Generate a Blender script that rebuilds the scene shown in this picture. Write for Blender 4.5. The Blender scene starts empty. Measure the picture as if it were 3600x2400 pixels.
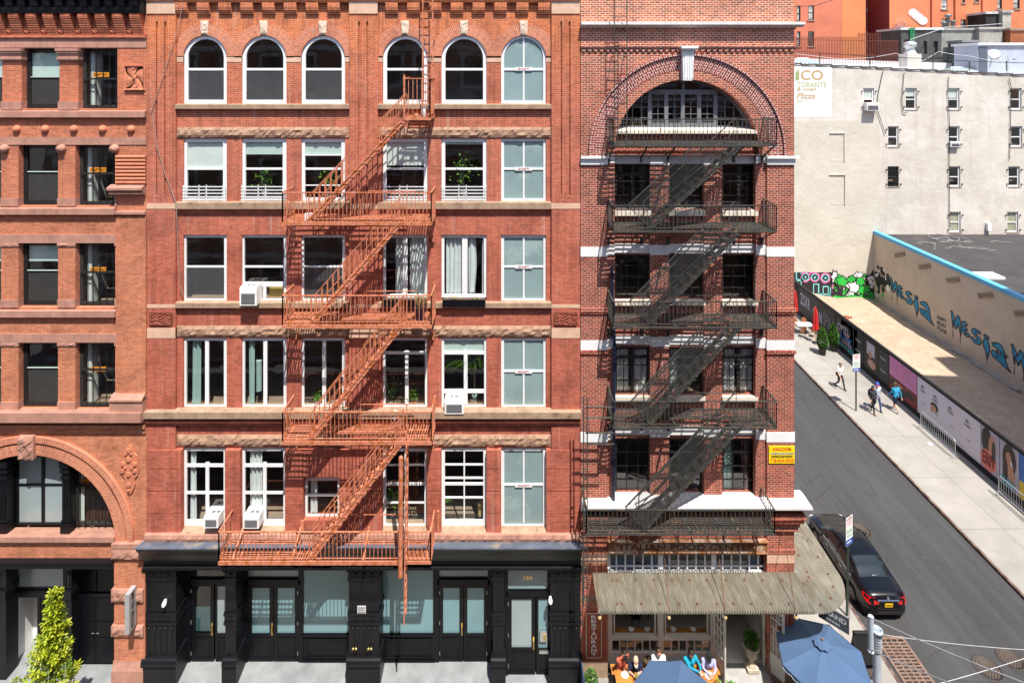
import bpy, math, random
from mathutils import Vector, Matrix, noise
sc = bpy.context.scene
COL = sc.collection
D = 20.0; CZ = 21.55
R = random.Random(7)
RAD = math.radians
# metres from measurements on the front plane (100 units = 1 m), at depth Y behind the street front
def X(x, Y=0.0): return (x - 1800) / 100 * (D + Y) / D
def Z(y, Y=0.0): return CZ - (y - 245) / 100 * (D + Y) / D
def P(x, y, Y=0.0): return Vector((X(x, Y), Y, Z(y, Y)))
WL = {}
EACH = {'rusticated_course', 'brick_course', 'stone_band', 'impost', 'flat_arch', 'hinge', 'wall_anchor', 'tie_plate', 'bolt', 'white_band', 'corbel_course', 'brace', 'downpipe', 'shutter_pin', 'vent'}

class MB:
    def __init__(s):
        s.v = []; s.f = []; s.mi = []; s.sm = []; s.uv = []; s.M = None
    def add(s, vs, fs, m=0, smooth=False, uv=None):
        b = len(s.v)
        for p in vs:
            p = Vector(p); s.v.append(s.M @ p if s.M else p)
        for i, f in enumerate(fs):
            s.f.append([b + k for k in f]); s.mi.append(m); s.sm.append(smooth)
            s.uv.append(uv[i] if uv else None)
        return s
    def quad(s, a, b, c, d, m=0, uv=None): return s.add([a, b, c, d], [(0, 1, 2, 3)], m, False, [uv] if uv else None)
    def poly(s, pts, m=0): return s.add(pts, [tuple(range(len(pts)))], m)
    def box(s, x0, x1, y0, y1, z0, z1, m=0):
        if x0 > x1: x0, x1 = x1, x0
        if y0 > y1: y0, y1 = y1, y0
        if z0 > z1: z0, z1 = z1, z0
        vs = [(x0,y0,z0),(x1,y0,z0),(x1,y1,z0),(x0,y1,z0),(x0,y0,z1),(x1,y0,z1),(x1,y1,z1),(x0,y1,z1)]
        return s.add(vs, [(3,2,1,0),(4,5,6,7),(0,1,5,4),(1,2,6,5),(2,3,7,6),(3,0,4,7)], m)
    def cbox(s, x0, x1, y0, y1, z0, z1, c=.01, m=0):   # box with chamfered front (-Y) and vertical edges
        return s.prism([(x0+c,y1),(x0,y1-c),(x0,y0+c),(x0+c,y0),(x1-c,y0),(x1,y0+c),(x1,y1-c),(x1-c,y1)], z0, z1, m, 'z')
    def bar(s, p, q, w, h=None, m=0, up=(0,0,1)):
        p = Vector(p); q = Vector(q); h = h or w
        d = (q - p).normalized(); u = Vector(up)
        if abs(d.dot(u)) > .98: u = Vector((0,1,0))
        a = d.cross(u).normalized() * w / 2; b = a.cross(d).normalized() * h / 2
        vs = [p-a-b, p+a-b, p+a+b, p-a+b, q-a-b, q+a-b, q+a+b, q-a+b]
        return s.add(vs, [(0,1,2,3),(7,6,5,4),(0,4,5,1),(1,5,6,2),(2,6,7,3),(3,7,4,0)], m)
    def tube(s, p, q, r, m=0, n=8, r2=None, caps=True):
        p = Vector(p); q = Vector(q); r2 = r if r2 is None else r2
        d = (q - p).normalized(); u = Vector((0,0,1)) if abs(d.z) < .95 else Vector((0,1,0))
        a = d.cross(u).normalized(); b = d.cross(a)
        vs = []
        for c, rr in ((p, r), (q, r2)):
            for i in range(n):
                t = 2*math.pi*i/n; vs.append(c + (a*math.cos(t) + b*math.sin(t))*rr)
        s.add(vs, [(i, (i+1) % n, n+(i+1) % n, n+i) for i in range(n)], m, True)
        if caps: s.add(vs, [tuple(range(n-1, -1, -1)), tuple(range(n, 2*n))], m)
        return s
    def path(s, pts, r, m=0, n=6):
        for a, b in zip(pts, pts[1:]): s.tube(a, b, r, m, n, caps=True)
        return s
    def lathe(s, c, prof, n=20, m=0, M=None, caps=True):
        c = Vector(c); vs = []
        for r, z in prof:
            for i in range(n):
                t = 2*math.pi*i/n; v = Vector((r*math.cos(t), r*math.sin(t), z))
                vs.append(c + (M @ v if M else v))
        fs = []
        for j in range(len(prof)-1):
            for i in range(n):
                fs.append((j*n+i, j*n+(i+1) % n, (j+1)*n+(i+1) % n, (j+1)*n+i))
        s.add(vs, fs, m, True)
        if caps:
            k = (len(prof)-1)*n
            s.add(vs, [tuple(range(n-1, -1, -1)), tuple(range(k, k+n))], m)
        return s
    def ball(s, c, r, m=0, n=12, k=8, keep=None):
        if not isinstance(r, (tuple, list)): r = (r, r, r)
        c = Vector(c); vs = []
        for j in range(k+1):
            ph = math.pi*j/k
            for i in range(n):
                t = 2*math.pi*i/n
                vs.append(c + Vector((r[0]*math.sin(ph)*math.cos(t), r[1]*math.sin(ph)*math.sin(t), -r[2]*math.cos(ph))))
        fs = [(j*n+i, j*n+(i+1) % n, (j+1)*n+(i+1) % n, (j+1)*n+i) for j in range(k) for i in range(n)]
        if keep: fs = [f for f in fs if keep(sum((vs[q] for q in f), Vector())/4 - c)]
        return s.add(vs, fs, m, True)
    def prism(s, poly, a0, a1, m=0, axis='y'):
        # poly: (x,z) along y; (x,y) along z; (y,z) along x
        n = len(poly)
        def mk(p, a): return (p[0], a, p[1]) if axis == 'y' else ((p[0], p[1], a) if axis == 'z' else (a, p[0], p[1]))
        vs = [mk(p, a0) for p in poly] + [mk(p, a1) for p in poly]
        fs = [tuple(range(n)), tuple(range(2*n-1, n-1, -1))] + [(i, n+i, n+(i+1) % n, (i+1) % n) for i in range(n)]
        ar = sum(poly[i][0]*poly[(i+1) % n][1] - poly[(i+1) % n][0]*poly[i][1] for i in range(n))
        flip = (ar < 0) if axis in 'yx' else (ar > 0)
        if axis == 'x': flip = ar > 0
        if flip: fs = [tuple(reversed(f)) for f in fs]
        return s.add(vs, fs, m)
    def arc(s, cx, cz, r0, r1, y0, y1, a0=0., a1=math.pi, n=40, m=0, under=True, over=True):
        # ring of voussoirs in the XZ plane, front at y0 (towards the street); uv runs along the arc
        rm = (r0+r1)/2
        for i in range(n):
            t0 = a0+(a1-a0)*i/n; t1 = a0+(a1-a0)*(i+1)/n
            def q(r, t, y): return (cx+r*math.cos(t), y, cz+r*math.sin(t))
            u0, u1 = rm*t0, rm*t1
            s.add([q(r0,t0,y0), q(r1,t0,y0), q(r1,t1,y0), q(r0,t1,y0)], [(3,2,1,0)], m, False, [[(r0,u1),(r1,u1),(r1,u0),(r0,u0)]])
            if over: s.add([q(r1,t0,y0), q(r1,t0,y1), q(r1,t1,y1), q(r1,t1,y0)], [(0,1,2,3)], m, False, [[(0,u0),(y1-y0,u0),(y1-y0,u1),(0,u1)]])
            if under: s.add([q(r0,t0,y0), q(r0,t0,y1), q(r0,t1,y1), q(r0,t1,y0)], [(3,2,1,0)], m, False, [[(0,u1),(y1-y0,u1),(y1-y0,u0),(0,u0)]])
        return s
    def split(s):
        # separate pieces (faces joined by shared vertices)
        p = list(range(len(s.v)))
        def fd(a):
            while p[a] != a: p[a] = p[p[a]]; a = p[a]
            return a
        for f in s.f:
            for k in f[1:]: p[fd(k)] = fd(f[0])
        out = {}
        for i, f in enumerate(s.f):
            m = out.setdefault(fd(f[0]), (MB(), {}))
            q, ix = m
            for k in f:
                if k not in ix: ix[k] = len(q.v); q.v.append(s.v[k])
            q.f.append([ix[k] for k in f]); q.mi.append(s.mi[i]); q.sm.append(s.sm[i]); q.uv.append(s.uv[i])
        return [m[0] for m in out.values()]
    def build(s, name, mats, parent=None, M=None):
        if name in EACH and parent:
            L = s.split()
            if len(L) > 1: return [q.build_one(name, mats, parent) for q in L][0]
        return s.build_one(name, mats, parent)
    def build_one(s, name, mats, parent=None):
        if not isinstance(mats, (list, tuple)): mats = [mats]
        if not s.v: s.v = [Vector((0,0,0))]
        lo = Vector([min(p[i] for p in s.v) for i in range(3)]); hi = Vector([max(p[i] for p in s.v) for i in range(3)])
        c = Vector(((lo.x+hi.x)/2, (lo.y+hi.y)/2, lo.z))
        me = bpy.data.meshes.new(name)
        me.from_pydata([p-c for p in s.v], [], s.f)
        for mt in mats: me.materials.append(mt)
        me.polygons.foreach_set('material_index', s.mi); me.polygons.foreach_set('use_smooth', s.sm)
        ul = me.uv_layers.new(name='UVMap'); flat = []
        for p, uv in zip(me.polygons, s.uv):
            if uv: 
                for a in uv: flat += [a[0], a[1]]
            else:
                n = p.normal; ax, ay, az = abs(n.x), abs(n.y), abs(n.z)
                for vi in p.vertices:
                    w = s.v[vi]
                    if az > max(ax, ay)*1.2: flat += [w.x, w.y]
                    elif ax > ay: flat += [w.y, w.z]
                    else: flat += [w.x, w.z]
        ul.data.foreach_set('uv', flat)
        me.update()
        o = bpy.data.objects.new(name, me); COL.objects.link(o)
        WL[o] = c
        if parent:
            o.parent = parent; o.location = c - WL[parent]
        else: o.location = c
        return o

def tag(o, label=None, cat=None, group=None, kind=None):
    if label: o['label'] = label
    if cat: o['category'] = cat
    if group: o['group'] = group
    if kind: o['kind'] = kind
    return o
def thing(name, label, cat, loc, group=None):
    o = bpy.data.objects.new(name, None); COL.objects.link(o)
    o.empty_display_size = .3
    o.location = loc; WL[o] = Vector(loc)
    return tag(o, label, cat, group)
def copy_tree(o, off, parent=None):
    c = o.copy(); COL.objects.link(c)
    WL[c] = WL[o] + Vector(off)
    if parent: c.parent = parent
    else: c.location = o.location + Vector(off)
    for ch in list(o.children): copy_tree(ch, off, c)
    return c

# ---- walls with openings, facing -Y ----
def wall(mb, x0, x1, z0, z1, y, holes=(), dep=.3, m=0, mr=None, arches=(), back=False):
    mr = m if mr is None else mr
    hs = [tuple(h) for h in holes]
    full = hs + [(cx-r, cx+r, zb, cz+r) for cx, cz, r, zb in arches]
    xs = sorted({x0, x1} | {min(max(h[i], x0), x1) for h in full for i in (0, 1)})
    zs = sorted({z0, z1} | {min(max(h[i], z0), z1) for h in full for i in (2, 3)})
    for i in range(len(xs)-1):
        for j in range(len(zs)-1):
            a, b, c, d = xs[i], xs[i+1], zs[j], zs[j+1]
            if b-a < 1e-5 or d-c < 1e-5: continue
            mx, mz = (a+b)/2, (c+d)/2
            if any(h[0] < mx < h[1] and h[2] < mz < h[3] for h in full): continue
            mb.quad((a,y,c), (b,y,c), (b,y,d), (a,y,d), m)
    yb = y+dep
    for a, b, c, d in hs:
        mb.quad((a,y,c), (a,y,d), (a,yb,d), (a,yb,c), mr); mb.quad((b,y,d), (b,y,c), (b,yb,c), (b,yb,d), mr)
        mb.quad((a,y,d), (b,y,d), (b,yb,d), (a,yb,d), mr); mb.quad((b,y,c), (a,y,c), (a,yb,c), (b,yb,c), mr)
        if back: mb.quad((a,yb,c), (b,yb,c), (b,yb,d), (a,yb,d), mr)
    for cx, cz, r, zb in arches:
        n = 28; pt = [(cx+r*math.cos(math.pi*i/n), cz+r*math.sin(math.pi*i/n)) for i in range(n+1)]
        for (ax, az), (bx, bz) in zip(pt, pt[1:]):
            ax2, bx2 = max(min(ax, x1), x0), max(min(bx, x1), x0)
            if abs(ax2-bx2) > 1e-6: mb.quad((bx2,y,bz), (ax2,y,az), (ax2,y,cz+r), (bx2,y,cz+r), m)
            mb.quad((ax,y,az), (bx,y,bz), (bx,yb,bz), (ax,yb,az), mr)
        mb.quad((cx-r,y,zb), (cx-r,y,cz), (cx-r,yb,cz), (cx-r,yb,zb), mr); mb.quad((cx+r,y,cz), (cx+r,y,zb), (cx+r,yb,zb), (cx+r,yb,cz), mr)
        mb.quad((cx+r,y,zb), (cx-r,y,zb), (cx-r,yb,zb), (cx+r,yb,zb), mr)
    return mb

def rock(mb, x0, x1, z0, z1, y0, y1, amp=.05, seed=0, m=0, step=.09):
    nx = max(2, int((x1-x0)/step)); nz = max(2, int((z1-z0)/step))
    vs = []; 
    for j in range(nz+1):
        for i in range(nx+1):
            u, w = i/nx, j/nz
            x = x0+(x1-x0)*u; z = z0+(z1-z0)*w
            e = min(1, min(u*nx, (1-u)*nx, w*nz, (1-w)*nz))
            d = noise.noise(Vector((x*5+seed, z*6, seed*3.1)))*.6 + noise.noise(Vector((x*14, z*15+seed, 2)))*.5
            vs.append((x, y0 - e*amp*(.55+d), z + (noise.noise(Vector((x*6, seed, 7)))*.03 if j == 0 else 0)))
    fs = [(j*(nx+1)+i, j*(nx+1)+i+1, (j+1)*(nx+1)+i+1, (j+1)*(nx+1)+i) for j in range(nz) for i in range(nx)]
    mb.add(vs, fs, m)
    t = nz*(nx+1)
    mb.add([vs[t+i] for i in range(nx+1)] + [(vs[t+i][0], y1, z1) for i in range(nx+1)], [(i, i+1, nx+2+i, nx+1+i) for i in range(nx)], m)
    mb.add([vs[i] for i in range(nx+1)] + [(vs[i][0], y1, z0) for i in range(nx+1)], [(nx+1+i, nx+2+i, i+1, i) for i in range(nx)], m)
    mb.quad((x0,y1,z0), (x0,y0,z0), (x0,y0,z1), (x0,y1,z1), m); mb.quad((x1,y0,z0), (x1,y1,z0), (x1,y1,z1), (x1,y0,z1), m)
    return mb

# ---- lettering ----
def lettering(mb, txt, org, right, up, size, m=0, width=None, align='C', off=.004, shear=0., depth=0., bold=.022):
    cu = bpy.data.curves.new('lettering', 'FONT'); cu.body = txt; cu.align_x = 'CENTER' if align == 'C' else 'LEFT'
    cu.align_y = 'CENTER'; cu.shear = shear; cu.resolution_u = 3; cu.offset = bold
    ob = bpy.data.objects.new('lettering', cu); COL.objects.link(ob)
    bpy.context.view_layer.update()
    ev = ob.evaluated_get(bpy.context.evaluated_depsgraph_get()); me = ev.to_mesh()
    vs = [Vector(v.co) for v in me.vertices]; fs = [tuple(p.vertices) for p in me.polygons]
    ev.to_mesh_clear(); bpy.data.objects.remove(ob); bpy.data.curves.remove(cu)
    if not vs: return mb
    lo = min(v.x for v in vs); hi = max(v.x for v in vs); zl = min(v.y for v in vs); zh = max(v.y for v in vs)
    sy = size/(zh-zl); sx = sy if width is None else width/(hi-lo)
    mx = (lo+hi)/2 if align == 'C' else lo; my = (zl+zh)/2
    rt = Vector(right).normalized(); u = Vector(up).normalized(); nrm = rt.cross(u)
    o = Vector(org)
    out = [o + rt*((v.x-mx)*sx) + u*((v.y-my)*sy) + nrm*off for v in vs]
    return mb.add(out, fs, m)

# ---- materials ----
def NT(name):
    m = bpy.data.materials.new(name); m.use_nodes = True; nt = m.node_tree; nt.nodes.clear()
    out = nt.nodes.new('ShaderNodeOutputMaterial')
    return m, nt, out
def nd(nt, typ, **kw):
    n = nt.nodes.new(typ)
    for k, v in kw.items():
        if k[0] == '_': setattr(n, k[1:], v)
        else:
            i = n.inputs[k.replace('__', ' ')] if not k.startswith('i') or not k[1:].isdigit() else n.inputs[int(k[1:])]
            i.default_value = v
    return n
def c4(c, k=1.0): return (c[0]*k, c[1]*k, c[2]*k, 1)
def ramp(nt, src, stops):
    r = nt.nodes.new('ShaderNodeValToRGB'); cr = r.color_ramp
    while len(cr.elements) < len(stops): cr.elements.new(.5)
    for e, (p, c) in zip(cr.elements, stops): e.position = p; e.color = c if len(c) == 4 else (*c, 1)
    nt.links.new(src, r.inputs[0]); return r.outputs[0]
def mixc(nt, fac, a, b, mode='MIX'):
    n = nt.nodes.new('ShaderNodeMix'); n.data_type = 'RGBA'; n.blend_type = mode
    for i, v in ((0, fac), (6, a), (7, b)):
        if hasattr(v, 'is_linked') or isinstance(v, bpy.types.NodeSocket): nt.links.new(v, n.inputs[i])
        else: n.inputs[i].default_value = v
    return n.outputs[2]
def noise_fac(nt, scale, detail=4, sx=1, sy=1, sz=1, rough=.6, co='pos'):
    if co == 'pos': src = nt.nodes.new('ShaderNodeNewGeometry').outputs['Position']
    else: src = nt.nodes.new('ShaderNodeTexCoord').outputs['UV']
    mp = nt.nodes.new('ShaderNodeMapping'); mp.inputs['Scale'].default_value = (sx, sy, sz); nt.links.new(src, mp.inputs[0])
    n = nt.nodes.new('ShaderNodeTexNoise'); n.inputs['Scale'].default_value = scale; n.inputs['Detail'].default_value = detail; n.inputs['Roughness'].default_value = rough
    nt.links.new(mp.outputs[0], n.inputs['Vector']); return n.outputs['Fac']
def finish(nt, out, col, rough=.7, metal=0., bump=None, bstr=.3, bdist=.01, spec=.3, coat=0., rsock=None):
    p = nt.nodes.new('ShaderNodeBsdfPrincipled')
    if isinstance(col, bpy.types.NodeSocket): nt.links.new(col, p.inputs['Base Color'])
    else: p.inputs['Base Color'].default_value = col
    p.inputs['Roughness'].default_value = rough; p.inputs['Metallic'].default_value = metal
    p.inputs['Specular IOR Level'].default_value = spec; p.inputs['Coat Weight'].default_value = coat
    if rsock: nt.links.new(rsock, p.inputs['Roughness'])
    if bump is not None:
        b = nt.nodes.new('ShaderNodeBump'); b.inputs['Strength'].default_value = bstr; b.inputs['Distance'].default_value = bdist
        nt.links.new(bump, b.inputs['Height']); nt.links.new(b.outputs[0], p.inputs['Normal'])
    nt.links.new(p.outputs[0], out.inputs[0]); return p
def surf(name, c, rough=.7, var=.18, scale=3., metal=0., spec=.3, bstr=.15, streak=0., stain=None, stain_at=.6, coat=0., fine=40.):
    """painted / stone / metal surface: uneven tone, optional vertical run marks and patches of a second colour"""
    m, nt, out = NT(name)
    f = noise_fac(nt, scale, 6)
    col = ramp(nt, f, [(.3, c4(c, 1-var)), (.7, c4(c, 1+var*.6))])
    if stain:
        f2 = noise_fac(nt, scale*.7, 8, rough=.7)
        col = mixc(nt, ramp(nt, f2, [(stain_at-.04, (0,0,0)), (stain_at+.06, (1,1,1))]), col, c4(stain))
    if streak:
        f3 = noise_fac(nt, 2.2, 5, 3.5, 3.5, .18)
        col = mixc(nt, ramp(nt, f3, [(.5, (0,0,0)), (.75, (streak,streak,streak))]), col, c4(c, .45))
    fb = noise_fac(nt, fine, 4)
    finish(nt, out, col, rough, metal, fb, bstr, .004, spec, coat); return m
def brick(name, levels, mortars, bw=.21, bh=.068, ms=.010, var=.5, streak=.5, white=.0, bstr=.5, sootz=None):
    """levels: [(z, colour)], mortars: [(z, colour)] - colours of the bricks by height up the wall"""
    m, nt, out = NT(name)
    uv = nt.nodes.new('ShaderNodeTexCoord').outputs['UV']
    sep = nt.nodes.new('ShaderNodeSeparateXYZ'); nt.links.new(nt.nodes.new('ShaderNodeNewGeometry').outputs['Position'], sep.inputs[0])
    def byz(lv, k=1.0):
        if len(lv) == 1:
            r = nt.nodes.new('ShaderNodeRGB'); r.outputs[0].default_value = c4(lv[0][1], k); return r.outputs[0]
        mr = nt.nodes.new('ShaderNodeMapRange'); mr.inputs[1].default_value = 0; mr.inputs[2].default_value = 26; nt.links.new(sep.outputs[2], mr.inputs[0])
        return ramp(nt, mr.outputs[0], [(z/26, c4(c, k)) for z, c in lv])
    bt = nt.nodes.new('ShaderNodeTexBrick'); nt.links.new(uv, bt.inputs['Vector'])
    bt.inputs['Scale'].default_value = 1; bt.inputs['Brick Width'].default_value = bw; bt.inputs['Row Height'].default_value = bh
    bt.inputs['Mortar Size'].default_value = ms; bt.inputs['Mortar Smooth'].default_value = .2; bt.inputs['Bias'].default_value = 0
    bt.offset_frequency = 2; bt.squash = 1
    nt.links.new(byz(levels, 1+var*.35), bt.inputs['Color1']); nt.links.new(byz(levels, 1-var*.5), bt.inputs['Color2']); nt.links.new(byz(mortars), bt.inputs['Mortar'])
    col = bt.outputs['Color']
    f = noise_fac(nt, .9, 7, rough=.65)
    col = mixc(nt, 1.0, col, ramp(nt, f, [(.28, (.64,.60,.60)), (.5, (1,1,1)), (.72, (1.14,1.10,1.04))]), 'MULTIPLY')
    f = noise_fac(nt, 9, 4, co='uv')
    col = mixc(nt, 1.0, col, ramp(nt, f, [(.3, (.82,.80,.80)), (.7, (1.1,1.1,1.1))]), 'MULTIPLY')
    if streak:
        f3 = noise_fac(nt, 1.5, 6, 4, 4, .22)
        col = mixc(nt, ramp(nt, f3, [(.5, (0,0,0)), (.72, (streak,streak,streak))]), col, c4(levels[0][1], .38))
        f4 = noise_fac(nt, 1.7, 5, 5, 5, .16)
        col = mixc(nt, ramp(nt, f4, [(.58, (0,0,0)), (.74, (streak*.6,streak*.6,streak*.6))]), col, (.62,.50,.44,1))
    if white:
        f5 = noise_fac(nt, 2.4, 8, rough=.75)
        col = mixc(nt, ramp(nt, f5, [(.60, (0,0,0)), (.70, (white,white,white))]), col, (.72,.64,.58,1))
    inv = nt.nodes.new('ShaderNodeMath'); inv.operation = 'SUBTRACT'; inv.inputs[0].default_value = 1; nt.links.new(bt.outputs['Fac'], inv.inputs[1])
    finish(nt, out, col, .85, 0, inv.outputs[0], bstr, .006, .2); return m
def plain(name, c, rough=.5, metal=0., spec=.4, coat=0.): return surf(name, c, rough, .10, 4., metal, spec, .05, coat=coat)
def glass(name, tint=(.80,.86,.84), refl=1.0):
    m, nt, out = NT(name)
    tr = nt.nodes.new('ShaderNodeBsdfTransparent'); tr.inputs[0].default_value = c4(tint)
    gl = nt.nodes.new('ShaderNodeBsdfGlossy'); gl.inputs['Roughness'].default_value = .015; gl.inputs[0].default_value = (refl, refl, refl, 1)
    lw = nt.nodes.new('ShaderNodeLayerWeight'); lw.inputs[0].default_value = .5
    pw = nt.nodes.new('ShaderNodeMath'); pw.operation = 'POWER'; nt.links.new(lw.outputs['Facing'], pw.inputs[0]); pw.inputs[1].default_value = 4
    fr = nt.nodes.new('ShaderNodeMath'); fr.operation = 'MULTIPLY_ADD'; nt.links.new(pw.outputs[0], fr.inputs[0]); fr.inputs[1].default_value = .85; fr.inputs[2].default_value = .07
    nb = nt.nodes.new('ShaderNodeBump'); nb.inputs['Strength'].default_value = .06; nb.inputs['Distance'].default_value = .05
    nt.links.new(noise_fac(nt, 1.1, 2), nb.inputs['Height']); nt.links.new(nb.outputs[0], gl.inputs['Normal'])
    mx = nt.nodes.new('ShaderNodeMixShader'); nt.links.new(fr.outputs[0], mx.inputs[0]); nt.links.new(tr.outputs[0], mx.inputs[1]); nt.links.new(gl.outputs[0], mx.inputs[2])
    nt.links.new(mx.outputs[0], out.inputs[0]); return m

M = {}
M['brick_left'] = brick('orange_brick', [(0,(.50,.175,.10)),(8,(.53,.195,.10)),(17,(.50,.168,.092)),(24,(.50,.13,.062))], [(0,(.54,.27,.17))], var=.42, streak=.25, ms=.007)
M['brick_mid'] = brick('painted_red_brick', [(4,(.45,.132,.086)),(9,(.46,.136,.090)),(16,(.46,.134,.085)),(18,(.45,.117,.068)),(21.5,(.47,.122,.060)),(22.6,(.56,.15,.05))],
                       [(4,(.38,.104,.07)),(15,(.41,.13,.084)),(18,(.52,.26,.19)),(22.6,(.60,.31,.20))], var=.42, streak=.55, ms=.008)
M['brick_arch'] = brick('arch_brick', [(0,(.53,.17,.085))], [(0,(.66,.40,.30))], bw=.30, bh=.062, var=.35, streak=0, ms=.008)
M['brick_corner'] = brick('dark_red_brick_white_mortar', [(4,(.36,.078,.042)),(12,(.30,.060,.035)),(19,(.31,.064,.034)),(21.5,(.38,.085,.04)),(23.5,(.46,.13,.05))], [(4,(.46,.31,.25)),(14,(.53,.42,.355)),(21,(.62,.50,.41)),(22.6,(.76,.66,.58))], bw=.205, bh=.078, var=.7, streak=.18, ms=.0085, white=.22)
M['brick_cornerarch'] = brick('arch_brick_white_mortar', [(0,(.28,.045,.03))], [(0,(.74,.66,.6))], bw=.22, bh=.085, var=.5, streak=0, ms=.010)
M['brick_soldier'] = brick('soldier_brick', [(0,(.33,.055,.03))], [(0,(.48,.27,.2))], bw=.40, bh=.10, var=.4, streak=0, ms=.012)
M['brownstone'] = surf('brownstone', (.42,.215,.16), .9, .25, 2.5, bstr=.4, streak=.35, stain=(.25,.13,.10), stain_at=.68)
M['terracotta'] = surf('terracotta', (.54,.19,.105), .8, .2, 5, bstr=.2)
M['palestone'] = surf('pale_pink_stone', (.62,.40,.28), .9, .18, 3, bstr=.3, stain=(.42,.24,.14), stain_at=.68)
M['tanstone'] = surf('tan_stone', (.36,.245,.165), .9, .3, 3, bstr=.4, streak=.45, stain=(.16,.10,.07), stain_at=.62)
M['rockstone'] = surf('rock_faced_stone', (.40,.245,.165), .95, .3, 6, bstr=.8, stain=(.24,.13,.09), stain_at=.58)
M['keystone'] = surf('keystone_stone', (.66,.50,.38), .95, .3, 9, bstr=.8)
M['white'] = surf('white_paint', (.75,.75,.75), .45, .06, 2, bstr=.05)
M['whitestone'] = surf('white_painted_stone', (.66,.65,.64), .7, .10, 3, bstr=.25, streak=.25, stain=(.50,.44,.40), stain_at=.68)
M['creamsill'] = surf('cream_painted_sill', (.70,.62,.52), .7, .2, 4, bstr=.3, stain=(.33,.16,.10), stain_at=.62)
M['black'] = surf('black_paint', (.0055,.006,.0085), .42, .4, 3, bstr=.12, spec=.28, streak=0.)
M['blackdoor'] = surf('black_door_paint', (.004,.0045,.007), .4, .3, 3, bstr=.08, spec=.22)
M['slate'] = surf('weathered_slate', (.115,.14,.19), .6, .3, 2.2, bstr=.3, stain=(.26,.235,.19), stain_at=.56)
M['feorange'] = surf('orange_rusting_paint', (.56,.205,.12), .65, .28, 7, bstr=.3, stain=(.38,.105,.025), stain_at=.54, streak=.25)
M['feblack'] = surf('weathered_black_iron', (.050,.050,.046), .75, .4, 6, bstr=.3, stain=(.12,.085,.045), stain_at=.58, spec=.4)
M['darkiron'] = surf('dark_bronze_frame', (.035,.032,.03), .5, .3, 5)
M['blackiron'] = plain('black_iron', (.012,.012,.013), .5)
M['glass'] = glass('window_glass', (.90,.93,.92))
M['glassdark'] = glass('tinted_glass', (.50,.56,.56))
M['shaft'] = surf('painted_out_glass', (.23,.315,.32), .16, .14, .8, spec=.6, bstr=.02, stain=(.30,.385,.385), stain_at=.58)
M['frost'] = surf('frosted_teal_glass', (.17,.30,.33), .16, .12, .6, spec=.6, bstr=.02)
M['frostgrey'] = surf('frosted_grey_glass', (.28,.34,.35), .18, .10, .6, spec=.6, bstr=.02)
M['blind'] = surf('roller_blind', (.72,.77,.72), .8, .05, 2)
M['blindgreen'] = surf('green_grey_blind', (.56,.68,.63), .8, .06, 2)
M['curtain'] = surf('pale_curtain', (.68,.72,.71), .9, .1, 3)
M['curtaingreen'] = surf('green_curtain', (.32,.46,.43), .9, .1, 3)
M['room'] = surf('room_plaster', (.48,.46,.45), .9, .6, .7)
M['roomfloor'] = surf('room_floor', (.26,.19,.14), .8, .3, 1.5)
M['signorange'] = plain('orange_sign', (.72,.26,.01), .5)
M['signblack'] = plain('sign_black', (.02,.015,.015), .5)
M['acgrille'] = plain('ac_grille_grey', (.17,.17,.18), .5)
M['acwhite'] = surf('ac_white_enamel', (.80,.80,.78), .4, .05, 3)
M['brass'] = plain('brass', (.62,.45,.18), .3, 1.0)
M['steel'] = plain('brushed_steel', (.55,.56,.56), .35, .9)
M['plate'] = surf('grey_tread_plate', (.225,.235,.24), .7, .3, 1.6, bstr=.5, stain=(.20,.18,.16), stain_at=.66, fine=90)
M['whitewall'] = surf('white_interior_wall', (.74,.73,.72), .6, .05, 1.2)
M['greyframe'] = surf('cream_grey_shopfront_paint', (.62,.59,.54), .5, .12, 3)
M['greywin'] = surf('grey_window_paint', (.16,.165,.18), .5, .15, 3)
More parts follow.
